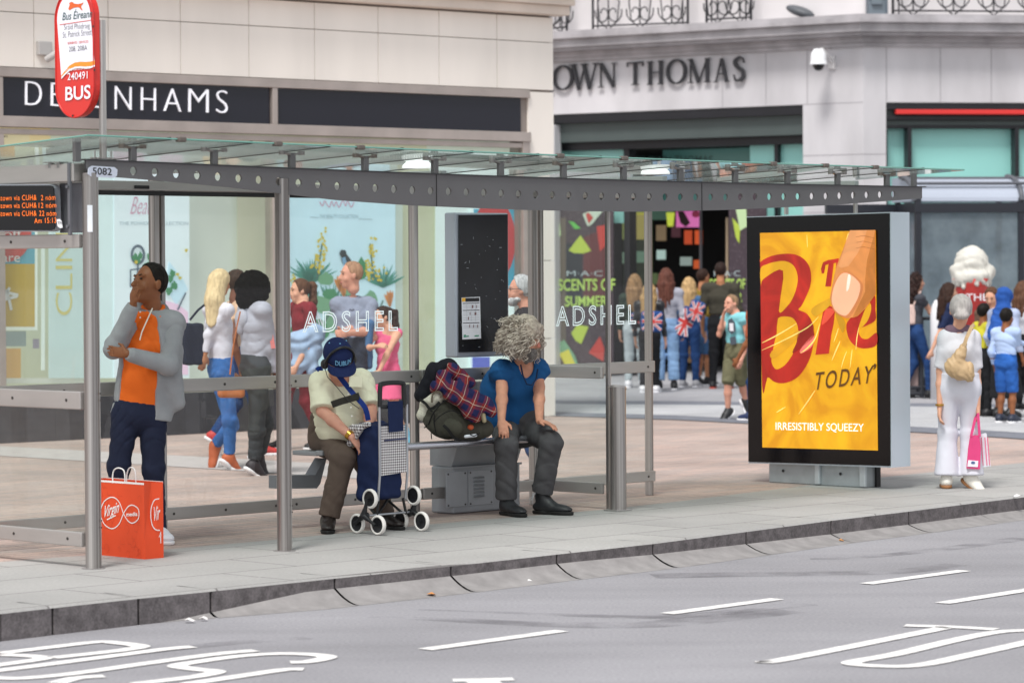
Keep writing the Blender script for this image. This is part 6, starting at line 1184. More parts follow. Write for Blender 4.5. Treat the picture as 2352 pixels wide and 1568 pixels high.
mb = MB(); n_ = 14; to, bo_ = [], []
for i in range(n_+1):
    a = math.pi*i/n_; xi, yi = .088*math.cos(a), .050+.050*math.sin(a); xo, yo = .098*math.cos(a), .075+.105*math.sin(a)
    to.append((g(xi, yi, .030), g(xo, yo, .022-.022*math.cos(a)**2))); 
vs = []; [vs.extend([a_, b_, a_-u*.006, b_-u*.006]) for a_, b_ in to]
fs = []
for i in range(n_): o_ = 4*i; fs += [(o_, o_+1, o_+5, o_+4), (o_+2, o_+6, o_+7, o_+3), (o_+1, o_+3, o_+7, o_+5)]
mb.add(vs, fs, False); mb.build('peak', capm, cap)
mb = MB(); R0 = 0
vs2, fs2 = text_geo('DUBLIN', offset=.012, extrude=.0); x0 = min(v.x for v in vs2); x1 = max(v.x for v in vs2)
def capsurf(a, z): return g(-.100*math.sin(a), -.014+.1175*math.cos(a)*math.sqrt(max(0, 1-((z-.035)/.108)**2))+.003, z)
mb.add([capsurf(((v.x-x0)/(x1-x0)-.5)*1.15, .048+(v.y)*.048-.0*v.x) for v in vs2], fs2); mb.build('cap_lettering', M('cap_lightblue', '7fc0e8', .6), cap)
mb = MB(); [mb.tube([g(x, y, z), g(x*1.06, y*1.06, z*1.03)], .005, 8) for x, y, z in ((0, -.01, .137), (.05, .03, .118), (-.05, .03, .118), (.055, -.05, .112), (-.06, -.05, .108))]; mb.build('eyelet', M('cap_lightblue', '7fc0e8', .6), cap)
hpb = M('headset_black', '1a1a1d', .4); mb = MB(); mb.tube([g(.098*math.cos(a)*1.03, .035, .0+.150*math.sin(a)) for a in [math.pi*i/14 for i in range(15)]], .009, 8, flat=f); hb_ = mb.build('headphone_band', hpb, m2)
for q in (1, -1): mb = MB(); p = g(q*.098, .02, -.008); b = SDF(.01).ell(p, (.022, .034, .036), [s, f, u]).ell(p+s*q*.014, (.012, .022, .024), [s, f, u]); b.mesh(mb, .006); mb.build('headphone_cup', hpb, hb_)
rr_ = (J['sR']-J['sL']).normalized(); hm = (J['hR']+J['hL'])/2; sm = (J['sR']+J['sL'])/2; up = (sm-hm).normalized(); fr = up.cross(rr_).normalized()
def ribbon(px, w_, nm, mat, root, J, n_=None, h=.004):
    mb = MB(); pts = [P(x, y, J['Y']+d) for x, y, d in px]; pts = [Vector(q) for q in catmull([tuple(p) for p in pts], 4)]; mb.strip(pts, w_, V3(0, -1, 0) if n_ is None else n_, h); return mb.build(nm, mat, root)
ribbon([(762, 929, -.02), (785, 921, -.05), (810, 914, -.05), (826, 908, .0)], .045, 'chest_strap', cloth('strap_black', '35332f', .06), m2, J); ribbon([(778, 862, .09), (800, 890, .04), (815, 908, .0), (838, 935, -.02), (846, 965, .0)], .034, 'lanyard', cloth('lanyard_blue', '21387f', .06), m2, J)
ribbon([(727, 850, .1), (733, 846, .12), (742, 846, .14)], .03, 'lanyard', cloth('lanyard_blue', '21387f', .06), m2, J)
mb = MB(); mb.tube([at(J, x, y, d) for x, y, d in ((745, 840, 0.0), (752, 865, .02), (775, 890, -.03), (800, 920, -.09), (825, 938, -.09))], .0028, 5); mb.build('headphone_cable', hpb, m2)
mb = MB(); d = (J['wR']-J['eR']).normalized(); p = J['eR'].lerp(J['wR'], .93); mb.tube([p-d*.013, p+d*.013], .034, 16); mb.build('wristwatch', M('watch_gold', 'c99a45', .25, metal=.9), m2)
mb = MB(); mb.box(at(J, 817, 868+8, .0), .085, .004, .07, V3(1, .1, -.05).normalized(), V3(0, 1, 0), V3(0, 0, 1)); mb.build('shirt_pocket', cream, m2)
mb = MB(); [mb.tube([at(J, x, y, -.07), at(J, x, y, -.078)], .0055, 8) for x, y in ((806, 935), (808, 955), (810, 975), (800, 905))]; mb.build('button', M('button_white', 'efe9e4', .4), m2)
# ---- 3: seated shaggy haired man in blue top
J = skel(1215, 1175, 850, 170); J['H'] = 1.80; J['Y'] = 21.8
over(J, hd=(1207, 774, .10), nk=(1203, 835, .24), sR=(1151, 852, .20), sL=(1235, 848, .30), eR=(1153, 892, .14), wR=(1152, 966, -.06), eL=(1238, 890, .24), wL=(1239, 966, -.02), hR=(1163, 986, .42), hL=(1222, 984, .46), kR=(1163, 1022, -.08), kL=(1266, 1016, -.03), aR=(1163, 1155, -.02), aL=(1244, 1140, .06), tR=(1182, 1176, -.12), tL=(1284, 1162, -.02))
J['hs'] = .25; blue = cloth('blue_tee', '1f5488', .10, .35, 30); gry = cloth('washed_black_jeans', '4f4e50', .18, .5)
hr3 = dict(mat=hairm('ash', 'b3a792'), style='curly_long', L=.06, brow=False)
m3 = figure('seated man with big curly grey hair and beard in a blue sleeveless top', J, 'arm', top=dict(mat=blue, extra=[(at(J, 1137, 905, .36), (.11, .12, .19)), (at(J, 1150, 960, .38), (.13, .13, .13))], sleeve=.22, o=.020, so=.03, hem=-.01, drop=.0, v=.07, name='top', noise=[(.003, 30, .4, (.8, .2, .3)), (-.007, 20, 1.3, (1, .4, .3)), (-.005, 32, 2.2, (.8, .2, -.6))]), bottom=dict(mat=gry, len=1.92, o=.020, flare=.012, rise=.3, noise=[(.002, 60, .4, (.6, .2, 1)), (-.005, 22, 1.3, (.6, .4, 1)), (-.004, 46, 2.1, (-.9, .4, .8))]),
            shoes=dict(mat=M('boot_black', '26272a', .5, var=(12, .2)), sole=M('sole_black', '141212', .7), L=.31, cuff=.06), hair=None, h=.0075, bw=1.0, hf=V3(.84, -.38, -.30), armw=1.05, face=False,
            hands=dict(R=dict(d=V3(.12, -.75, -.55), n=V3(.0, .5, -.8), c=.7, s=1.0), L=dict(d=V3(.8, -.5, -.22), n=V3(-.1, -.1, -1), c=.35, s=1.0)))
f, u, s = basis(V3(.84, -.38, -.30)); c = J['hd']; g = lambda x, y, z: c+s*x+f*y+u*z
b = SDF(.02); b.ell(g(0, -.02, .035), (.125, .135, .115), [s, f, u]).ell(g(.0, -.09, -.055), (.15, .105, .10), [s, f, u]).ell(g(.09, -.02, -.06), (.06, .10, .085), [s, f, u]).ell(g(-.03, .0, -.02), (.115, .10, .12), [s, f, u]); b.cut(g(0, .085, .0), (f*.95-u*.2))
core = b.build('hair', M('hair_ash_core', 'b0a294', .7, var=(50, .35, 5), bump=(90, 1, .01)), m3, .009, [(.007, 80, .3, (1, .2, .6)), (.007, 105, 1.1, (.2, 1, .4))])
rn = random.Random(11); curls = [MB(), MB(), MB()]
for i in range(1150):
    th, ph = rn.uniform(0, 6.283), math.acos(rn.uniform(-.55, 1)); n3 = (s*math.sin(ph)*math.cos(th)+f*math.sin(ph)*math.sin(th)+u*math.cos(ph))
    if n3.dot(f) > .80 and n3.dot(u) < .55: continue
    o_ = g(0, -.035, .0)+s*(n3.dot(s)*.150)+f*(n3.dot(f)*.135)+u*(n3.dot(u)*.13)
    L = rn.uniform(.05, .12); dr = (n3*.22-f*.22+ZX*-1.0+V3(rn.uniform(-.25, .25), rn.uniform(-.25, .25), 0)).normalized() if n3.dot(ZX) < .72 else (n3*.02+s*rn.uniform(-1, 1)-f*rn.uniform(-.4, 1)-ZX*.35).normalized()
    e1 = dr.cross(V3(.3, .8, .1)).normalized(); e2 = dr.cross(e1); fr_q = rn.uniform(1.2, 2.6)*6.283; r_ = rn.uniform(.009, .016); p0 = rn.uniform(0, 6.28)
    pts = [o_-n3*.01+dr*(L*t)+n3*(.02*math.sin(t*2.2))+(e1*math.cos(fr_q*t+p0)+e2*math.sin(fr_q*t+p0))*r_*min(1, t*3) for t in [j/11 for j in range(12)]]
    curls[i % 3].tube(pts, [.0032]*9+[.0026, .002, .001], 4, caps=False)
for mb, c_ in zip(curls, ('d6cabd', 'bdb0a3', '968a7e')): mb.build('curls', M('hair_'+c_, c_, .5, spec=.4), core)
b = SDF(.015); b.ell(g(0, .055, -.095), (.062, .060, .060), [s, f, u]).ell(g(0, .03, -.06), (.078, .05, .05), [s, f, u]).ell(g(0, .06, -.135), (.035, .035, .04), [s, f, u]); b.cut(g(0, .08, -.048), (f*.2+u*1)); b.build('beard', M('beard_grey', '6f6a66', .7, var=(60, .45, 5), bump=(100, 1, .01)), m3, .008, [(.005, 110, .3, (1, .2, .6)), (.004, 150, 1.1, (.2, 1, .4))])
mb = MB(); SDF(.01).limb(g(0, .088, .01), g(0, .112, -.028), .011, .017).mesh(mb, .004); mb.build('nose', M('nose_red', 'c57a68', .5), m3)
mb = MB(); nk = J['nk']; rr_ = (J['sR']-J['sL']).normalized(); mb.tube([at(J, x, y, d) for x, y, d in ((1196, 838, .12), (1201, 862, .06), (1210, 882, .03), (1222, 884, .04), (1232, 868, .1), (1235, 848, .16))], .006, 6); mb.build('neckline', cloth('navy_trim', '1c2c4a', .05), m3)
mb = MB(); rn = random.Random(2); [mb.tube([at(J, 1222+rn.uniform(-3, 8), 1130+rn.uniform(-3, 4), -.05), at(J, 1218+rn.uniform(-4, 8), 1150+rn.uniform(-4, 6), -.08)], .002, 4) for _ in range(5)]; mb.build('bootlaces', M('lace_grey', '9a9a9c', .7), m3)
# ================================================================== THINGS CARRIED AND STANDING AROUND THE SHELTER
def grid_mat(name, kind, c0, c1, c2, sc, ax=(1, 0, 0), ay=(0, 0, 1)):
    """woven check: kind 'gingham' or 'plaid', stripes counted along two directions of the cloth"""
    m = M(name, 'ffffff', .85, spec=.2); t = m.node_tree; b = t.nodes['Principled BSDF']; tc = node(m, 'ShaderNodeTexCoord'); out = []
    for a in (ax, ay):
        d = node(m, 'ShaderNodeVectorMath', operation='DOT_PRODUCT'); t.links.new(tc.outputs['Object'], d.inputs[0]); d.inputs[1].default_value = Vector(a)*sc
        fr_ = node(m, 'ShaderNodeMath', operation='FRACT'); t.links.new(d.outputs['Value'], fr_.inputs[0]); out.append(fr_.outputs[0])
    def math_(op, x, y): n = node(m, 'ShaderNodeMath', operation=op); [t.links.new(v, n.inputs[i]) if hasattr(v, 'links') else setattr(n.inputs[i], 'default_value', v) for i, v in enumerate((x, y))]; return n.outputs[0]
    def mix(f_, a, b_): n = node(m, 'ShaderNodeMix', data_type='RGBA'); [t.links.new(v, n.inputs[i]) if hasattr(v, 'links') else setattr(n.inputs[i], 'default_value', v) for i, v in ((0, f_), (6, a), (7, b_))]; return n.outputs[2]
    C = lambda c: (*lin(c), 1); g = [math_('GREATER_THAN', o, .5) for o in out]
    if kind == 'gingham': f_ = math_('MULTIPLY', math_('ADD', g[0], g[1]), .5); col = mix(f_, C(c0), mix(math_('GREATER_THAN', out[0], .75), C(c1), C(c2)))
    else:
        f_ = math_('MULTIPLY', math_('ADD', g[0], g[1]), .5); col = mix(f_, C(c0), C(c1)); ln = math_('MAXIMUM', math_('COMPARE', out[0], .25), math_('COMPARE', out[1], .25))
        for n in t.nodes:
            if n.type == 'MATH' and n.operation == 'COMPARE': n.inputs[2].default_value = .022
        col = mix(math_('MULTIPLY', ln, .6), col, C(c2))
    t.links.new(col, b.inputs['Base Color']); return m
def c1(x, y): return ((1150+x/1.845)*.57422, (1300+y/1.845)*.57422)
def c2(x, y): return ((1650+x/1.743)*.57422, (1200+y/1.743)*.57422)
def c4(x, y): return ((380+x/1.255)*.57422, (1000+y/1.255)*.57422)
# ---- wheeled shopping trolley
TW = .449; tr_ = thing('shopping_trolley', 'navy and gingham stair climbing shopping trolley with white rimmed wheels by the seated man', 'shopping trolley', S(2.8, TW))
uL, uR = 2.714, 2.952; tz = lambda zy: HW(*c1(760, zy), TW).z; navy = cloth('trolley_navy', '1f2a4c', .08, .3, 40)
ging = grid_mat('gingham_check', 'gingham', 'eceaea', '3a3442', '5a3f40', 58, UX, ZX); ging2 = grid_mat('gingham_side', 'gingham', 'e6e4e4', '3a3442', '5a3f40', 50, WX, ZX)
zb0, zt0 = tz(1285), tz(735)
b = SDF(.02); cb = S((uL+uR)/2, TW+.14, (zb0+zt0)/2)
b.box(cb, (.112, .115, (zt0-zb0)/2), [UX, WX, ZX], .035).limb(S(uL+.03, TW+.20, zb0+.03), S(uR-.03, TW+.20, zb0+.03), .05, .05).limb(S(uL+.03, TW+.20, zt0-.02), S(uR-.04, TW+.20, zt0-.02), .035, .035); body = b.build('bag', navy, tr_, .008, [(.003, 40, .4, (.4, .2, 1)), (.002, 80, 1.3, (1, .4, .5))])
mb = MB(); pw = [(uL+.005, 1105), (uR-.005, 1090), (uR-.015, 738), (uL+.005, 742)]; mb.prism([S(u, TW+.012, tz(z)) for u, z in pw], WX*-.016); pf = mb.build('front_pocket', ging, body)
mb = MB(); mb.tube([S(uL+.03, TW-.008, tz(848)), S(uR-.01, TW-.008, tz(842))], .005, 6); mb.build('zip', M('zip_navy', '27305a', .6), pf)
mb = MB(); mb.prism([S(u, TW-.012, tz(z)) for u, z in ((uL+.055, 560), (uR-.05, 560), (uR-.045, 785), (uL+.065, 790))], WX*-.006); mb.build('flap', navy, body)
b = SDF(.01); b.limb(S(uL-.01, TW+.10, zt0+.005), S(uL-.012, TW+.26, zt0-.03), .018, .026).limb(S(uL-.012, TW+.24, zt0-.03), S(uL-.01, TW+.29, zt0-.14), .024, .02).limb(S(uL-.02, TW+.17, zt0-.03), S(uL-.01, TW+.25, zt0-.12), .022, .012); b.build('open_lining', ging2, body, .007)
mb = MB()
for u, zx in ((uL-.006, 0), (uR+.004, 0)): mb.tube([S(u, TW+.0, tz(590)), S(u, TW, tz(1100)), S(u, TW+.02, tz(1290))], .0085, 10)
mb.tube([S(2.60, TW+.03, .122), S(3.02, TW+.03, .122)], .007, 8); fr_ = mb.build('frame', M('alu_tube', 'b7bac0', .3, metal=.8), tr_)
mb = MB(); hz0, hz1 = tz(600), tz(432); u0, u1 = uL-.002, uR-.02
for p in ([S(u0, TW, hz0), S(u0+.004, TW, hz1-.02), S(u0+.02, TW, hz1), S((u0+u1)/2, TW, hz1+.006), S(u1-.02, TW, hz1), S(u1-.004, TW, hz1-.02), S(u1, TW, hz0)],): mb.tube([Vector(q) for q in catmull([tuple(q) for q in p], 4)], .016, 10)
mb.tube([S(u0, TW, hz0), S(u1, TW, hz0)], .013, 8); mb.build('handle', M('grip_black', '1b1b1d', .5), tr_)
mb = MB()
for p in ([S(uL+.01, TW+.03, zb0), S(uL-.01, TW+.03, .11)], [S(uR-.01, TW+.03, zb0), S(uR+.02, TW+.03, .11)], [S(uL+.02, TW+.2, zb0), S(uL+.0, TW+.05, .12)], [S(uR-.02, TW+.2, zb0), S(uR+.0, TW+.05, .12)], [S(uL+.02, TW+.05, .12), S(uR-.02, TW+.16, zb0-.01)]): mb.tube(p, .009, 8)
mb.build('undercarriage', M('grip_black', '1b1b1d', .5), tr_)
tyre = M('tyre_white', 'e9e5e0', .6); hubm = M('wheel_black', '17181c', .45)
for uu, sg_ in ((2.60, -1), (3.02, 1)):
    hc = S(uu, TW+.03, .122); ce = [(-.037, .112), (.088, -.056), (-.112, -.056)]
    mb = MB()
    for w_, z_ in ce: q = hc+WX*w_+ZX*z_; mb.tube([hc+UX*sg_*.012, hc.lerp(q, .55)+UX*sg_*.012, q+UX*sg_*.012], [.024, .011, .012], 8); mb.tube([q+UX*sg_*.014, q-UX*sg_*.03], .006, 8)
    mb.tube([hc-UX*.02, hc+UX*.022], .022, 14); mb.build('tri_star_arm', hubm, tr_)
    for w_, z_ in ce:
        q = hc+WX*w_+ZX*z_-UX*sg_*.014; wm = MB(); wm.lathe([(0, .008), (.012, .009), (.044, .004), (.050, .009), (.050, -.009), (.044, -.004), (.0, -.008)], q, 26, WX, ZX, UX); wo_ = wm.build('wheel', hubm, tr_)
        tm_ = MB(); tm_.lathe([(.050, .010), (.055, .015), (.062, .013), (.0655, .005), (.0655, -.005), (.062, -.013), (.055, -.015), (.050, -.010), (.050, .010)], q, 28, WX, ZX, UX); tm_.build('tyre', tyre, wo_)
# ---- orange paper carrier bag
cb0 = G(332.6, 1284); ub, wb = uw(cb0); hG = lambda n: (lambda x, y: HU(x, y, ub-n)); H_ = HU(332.6, 1109.5, ub).z; wl_ = uw(HU(200, 1270, ub))[1]
vb = thing('paper_carrier_bag', 'bright orange paper carrier bag with white twisted handles behind the left post', 'carrier bag', S(ub, (wb+wl_)/2))
TK = .145; orm = M('paper_orange', 'e24a1c', .55, var=(3, .05)); mb = MB(); th = .0015
mb.poly([S(ub, wb, 0), S(ub, wl_, 0), S(ub, wl_, H_), S(ub, wb, H_)]); mb.poly([S(ub+TK, wb, 0), S(ub+TK, wl_, 0), S(ub+TK, wl_, H_), S(ub+TK, wb, H_)])
mid = S(ub+TK/2, wb+.022, H_); m0 = S(ub+TK/2, wb+.0, .12); mb.poly([S(ub, wb, 0), m0-ZX*.12, m0, S(ub, wb, H_*.28)]); mb.poly([S(ub, wb, H_*.28), m0, mid, S(ub, wb, H_)]); mb.poly([m0-ZX*.12, S(ub+TK, wb, 0), S(ub+TK, wb, H_*.28), m0]); mb.poly([m0, S(ub+TK, wb, H_*.28), S(ub+TK, wb, H_), mid])
mb.poly([S(ub, wl_, 0), S(ub+TK, wl_, 0), S(ub+TK, wl_, H_), S(ub, wl_, H_)]); mb.poly([S(ub, wb, .002), S(ub+TK, wb, .002), S(ub+TK, wl_, .002), S(ub, wl_, .002)]); bo_ = mb.build('bag', orm, vb)
mb = MB(); mb.strip([S(ub-.0012, wb, H_-.004), S(ub-.0012, wl_, H_-.004)], .012, UX); mb.strip([S(ub+TK+.001, wb, H_-.003), S(ub+TK+.001, wl_, H_-.003)], .014, UX); mb.build('rim', M('paper_white', 'f0ecea', .7), bo_)
mb = MB(); wht = M('paper_white', 'f0ecea', .7); g2 = hG(.003)
L1 = [(143, 1322), (120, 1262), (85, 1239), (45, 1262), (28, 1317), (45, 1372), (85, 1397), (120, 1374), (143, 1322), (165, 1288), (188, 1279), (215, 1295), (221, 1323), (214, 1352), (188, 1369), (165, 1357), (143, 1322)]
mb.strip([g2(*c4(x, y)) for x, y in catmull(L1, 6)], .0062, UX)
p0 = g2(*c4(34, 1362)); text(mb, 'Virgin', p0, g2(*c4(112, 1336))-p0, g2(*c4(46, 1284))-p0, shear=.05, offset=.01); p0 = g2(*c4(157, 1335)); text(mb, 'media', p0, g2(*c4(213, 1333))-p0, g2(*c4(157, 1315))-p0, offset=.02)
mb.strip([g2(*c4(x, y)) for x, y in ((60, 1352), (104, 1330))], .007, UX)
g3 = lambda x, y: HW(x, y, wb-.004)
mb.strip([g3(*c4(x, y)) for x, y in catmull([(322, 1247), (298, 1254), (283, 1290), (280, 1335), (288, 1380), (305, 1402), (326, 1405)], 5)], .0062, WX); p0 = g3(*c4(290, 1362)); text(mb, 'Vir', p0, g3(*c4(324, 1350))-p0, g3(*c4(292, 1290))-p0, shear=.1, offset=.01)
mb.strip([g3(*c4(x, y)) for x, y in ((322, 1440), (330, 1412), (330, 1470))], .006, WX); mb.build('logo_lettering', wht, bo_)
mb = MB(); fpt = M('paper_orange_pattern', 'cf4520', .55); rn = random.Random(7)
for i in range(46):
    w_, z_ = rn.uniform(wb+.02, wl_-.02), rn.uniform(.02, H_-.04); r_ = rn.uniform(.010, .026)
    if i % 2: mb.strip([S(ub-.0014, w_+r_*math.cos(a), z_+r_*1.3*math.sin(a)) for a in [k*.5236 for k in range(10)]], .0022, UX)
    else: mb.strip([S(ub-.0014, w_, z_), S(ub-.0014, min(w_+r_*2, wl_-.01), z_), S(ub-.0014, min(w_+r_*2, wl_-.01), z_+r_)], .0022, UX)
mb.build('pattern_print', fpt, bo_)
for dx, uu in ((0, ub), (1, ub+TK)):
    mb = MB(); hh = lambda x, y: HU(x, y, uu); pts = [(90, 1168), (89, 1130), (97, 1102), (118, 1093), (142, 1102), (150, 1130), (150, 1168)] if dx == 0 else [(160, 1168), (160, 1130), (168, 1100), (182, 1090), (198, 1100), (204, 1130), (206, 1165)]
    mb.tube([hh(*c4(x, y)) for x, y in catmull(pts, 4)], .0042, 7); mb.build('handle', wht, vb)
# ---- rucksack, checked shirt, black coat and cloth bag piled on the bench
YB = 21.62; pb = lambda x, y, d=0: P(*c2(x, y), YB+d)
rk = thing('rucksack', 'olive brown rucksack lying on the bench beside the shaggy haired man', 'rucksack', pb(300, 975)); olv = cloth('rucksack_olive', '45433b', .14, .5, 60)
b = SDF(.03); b.ell(pb(270, 850, .05), (.205, .16, .125), [V3(1, .15, -.22).normalized(), V3(-.15, 1, 0), V3(.22, 0, 1)]).ell(pb(420, 890, .06), (.15, .14, .085)).ell(pb(200, 860, -.04), (.10, .10, .095)).limb(pb(150, 790, .0), pb(330, 700, .05), .05, .06); b.cut(pb(300, 972), -ZX)
rb_ = b.build('body', olv, rk, .008, [(.004, 38, .4, (.6, .2, .8)), (.002, 90, 1.3, (1, .4, .5))])
b = SDF(.02); b.ell(pb(255, 880, -.10), (.10, .045, .065), [V3(1, .1, -.15).normalized(), V3(0, 1, 0), V3(.15, 0, 1)]); b.build('front_pocket', cloth('rucksack_pocket', '4b4a40', .12, .5, 60), rb_, .008)
blk = cloth('webbing_black', '222121', .05)
for q, w_ in (([(110, 760, -.12), (150, 790, -.145), (150, 850, -.15), (165, 930, -.15)], .006), ([(150, 850, -.16), (200, 800, -.16), (270, 770, -.14), (330, 790, -.13)], .006), ([(110, 870, -.1), (150, 780, -.13), (230, 700, -.1), (330, 690, -.05)], .007)):
    mb = MB(); mb.tube([Vector(v) for v in catmull([tuple(pb(*c)) for c in q], 4)], w_*.7, 6); mb.build('zip', blk, rb_)
for q in ([(215, 870, -.16), (250, 905, -.165), (290, 960, -.15), (325, 972, -.12)], [(50, 690, -.02), (90, 720, -.06), (130, 760, -.1), (190, 710, -.08)], [(80, 890, -.04), (95, 880, -.06), (105, 860, -.08)], [(130, 925, -.08), (133, 968, -.08)], [(400, 935, -.12), (430, 945, -.12), (470, 925, -.11)]):
    mb = MB(); pts = [Vector(v) for v in catmull([tuple(pb(*c)) for c in q], 4)]; mb.strip(pts, .02 if q[0][0] in (215, 50) else .007, V3(0, -1, .1), .004); mb.build('strap', blk, rb_)
mb = MB(); SDF(.01).ell(pb(405, 885, -.09), (.022, .02, .02)).mesh(mb, .006); mb.build('orange_tag', M('tag_orange', 'c2552c', .6), rb_)
mb = MB(); SDF(.01).limb(pb(370, 950, -.10), pb(440, 942, -.10), .012, .012).mesh(mb, .006); mb.build('clear_wrapper', M('wrapper_pale', 'dfe3ea', .25), rb_)
bc = thing('black_coat', 'black coat bundled at the back of the pile behind the checked shirt', 'coat', pb(150, 680, .2)); b = SDF(.04)
b.limb(pb(90, 640, .1), pb(170, 510, .12), .07, .075).limb(pb(170, 510, .12), pb(250, 470, .14), .075, .06).limb(pb(250, 480, .14), pb(330, 600, .2), .06, .07).limb(pb(80, 660, .08), pb(150, 700, .12), .05, .06); b.build('cloth', cloth('coat_black', '1b1b22', .15, .6, 35), bc, .009, [(.006, 35, .4, (.6, .2, 1)), (.004, 70, 1.3, (1, .4, .5))])
plaid = grid_mat('plaid_check', 'plaid', '7f2a2a', '22254c', 'cfc3ae', 12, V3(.86, .2, -.5), V3(.45, -.3, .85))
cs = thing('checked_shirt', 'red and navy checked shirt draped over the rucksack on the bench', 'shirt', pb(380, 860)); b = SDF(.035)
for a_, c_, ra, rb2 in (((200, 540, .02), (290, 500, .06), .05, .055), ((290, 505, .06), (395, 570, .08), .055, .045), ((175, 600, -.02), (330, 610, -.01), .05, .06), ((260, 640, -.04), (400, 690, -.06), .06, .065), ((340, 690, -.08), (520, 720, -.03), .06, .05), ((370, 740, -.10), (400, 800, -.12), .06, .05), ((470, 720, -.05), (550, 775, -.06), .045, .04), ((430, 760, -.10), (440, 815, -.12), .045, .04)):
    b.limb(pb(*a_), pb(*c_), ra, rb2, lat=None)
b.cut(pb(400, 860), V3(0, 0, -1)); b.build('cloth', plaid, cs, .008, [(.007, 40, .4, (.9, .2, .5)), (.005, 65, 1.3, (.3, .4, -1)), (.002, 120, 0, (1, 0, 1))])
mb = MB(); b = SDF(.02).limb(pb(490, 800, -.08), pb(500, 840, -.08), .02, .016); b.mesh(mb, .006); mb.build('shirt_tail_lining', cloth('lining_khaki', 'a99c7e', .05), cs)
wb_ = thing('cloth_shopping_bag', 'cream cloth shopping bag with dark stripes tucked beside the rucksack', 'bag', pb(80, 840)); b = SDF(.03)
b.limb(pb(75, 800, .02), pb(90, 740, .02), .045, .04).limb(pb(140, 700, -.01), pb(190, 665, .0), .04, .045).limb(pb(90, 740, .02), pb(150, 690, .0), .035, .04)
b.build('body', grid_mat('stripe_cream', 'plaid', 'd9d4c4', 'cfcaba', '77736a', 30, V3(.4, 0, .9), V3(.4, 0, .9)), wb_, .007, [(.004, 70, .4, (.9, .2, .5))])
mb = MB(); mb.strip([Vector(v) for v in catmull([tuple(pb(x, y, -.06)) for x, y in ((135, 715), (140, 660), (165, 640), (195, 645), (200, 680))], 4)], .014, V3(0, -1, 0), .004); mb.build('handle', cloth('handle_brown', '6b6154', .05), wb_)
# ================================================================== PASSERS-BY
hb_, hbr, hbk, hbl = hairm('brown', '5b3f2f'), hairm('dark_brown', '33221b'), hairm('jet', '17130f'), hairm('blonde', 'd3bd93', .18)
GP = 'people walking past behind the shelter'; GQ = 'young people queueing at the shop door'; GR = 'people standing by the ice cream kiosk'
jean = cloth('jeans_blue', '3f6ba8', .2); jeand = cloth('jeans_dark', '24406e', .15); jeanl = cloth('jeans_pale', '7f9fc4', .2); blkc = cloth('black_cotton', '1f2023', .15); white = cloth('white_cotton', 'd5d4de', .04, .4)
def tr(m, ln=1.95, **k): return dict(mat=m, len=ln, **k)
wsole = M('sole_white', 'efeff2', .6); sho = lambda m, s_=None: dict(mat=m, sole=s_ or wsole)
bs_ = M('shoe_black', '1b1b1e', .5); ws_ = M('shoe_white', 'dedee2', .5)
# walking trio
J = skel(505, 1078, 620, 60, .16); J['ff'] = V3(.35, .9, 0); over(J, aR=(527, 1052, .0), tR=(545, 1068, .05), kR=(528, 965, -.05), kL=(532, 975, .1), aL=(492, 1024, .25), tL=(484, 1052, .22), hR=(513, 850, -.03), hL=(502, 848, .06)); over(J, eR=(478, 770, -.1), wR=(470, 815, -.12))
w1 = figure('woman with long straight blonde hair, white blouse and blue jeans walking away', J, 'tan', top=dict(mat=white, sleeve=1.9, o=.018, hem=.06, drop=0, name='blouse'), bottom=tr(jean, 1.88, o=.006), shoes=sho(M('shoe_orange', 'b9603b', .6)), hair=None, group=GP, face=False, bw=.98)
f, u, s = basis(J['ff']); c = J['hd']; b = SDF(.02); g = lambda x, y, z: c+s*x+f*y+u*z
b.ell(g(0, -.012, .028), (.085, .103, .10), [s, f, u]).limb(g(0, -.06, .02), g(0, -.12, -.15), .085, .085).limb(g(0, -.12, -.15), g(0, -.14, -.36), .085, .06).limb(g(0, -.14, -.36), g(0, -.15, -.47), .055, .018).limb(g(-.05, -.08, -.1), g(-.06, -.12, -.40), .05, .02); b.cut(g(0, .058, .05), (f*.85-u*.5)); b.build('hair', hbl, w1, .010, [(.0022, 170, .3, tuple(s)), (.0016, 260, 1, tuple(f))])
def tote(nm, label, cat, J, px, size, mat, strap=None, sm=None, ax=None, rnd=.02, h=.012, depth=.08, dd=0.0):
    p = P(px[0], px[1], J['Y']+dd); t_ = thing(nm, label, cat, p-ZX*size[1]/2); a = ax or V3(1, 0, 0); b = SDF(.02).box(p, (size[0]/2, depth/2, size[1]/2), [a, ZX.cross(a), ZX], rnd); b.build('bag', mat, t_, h, [(.003, 50, .4, (.9, .2, .5))])
    if strap: mb = MB(); mb.strip([P(x, y, J['Y']+d) for x, y, d in strap[0]], strap[1], V3(0, -1, 0), .006); mb.build('strap', sm or mat, t_)
    return t_
tote('tote_bag', 'large navy tote bag on the shoulder of the blonde woman', 'handbag', J, (443, 790), (.19, .36), cloth('tote_navy', '1f2434', .05), ([(436, 735, -.15), (455, 712, -.15), (470, 700, -.12)], .02), None, V3(.9, .4, 0), dd=-.14)
J = skel(545, 1046, 622, 70, .14); w2 = figure('braided woman mostly hidden between the blonde woman and the afro haired woman', J, 'dark', top=dict(mat=cloth('beige_top', 'c9a98e', .05), sleeve=.4), bottom=tr(jeand), shoes=sho(M('shoe_red', 'b93a36', .6)), hair=dict(style='short', mat=hairm('braids', '3a2b22', .6)), group=GP, face=False)
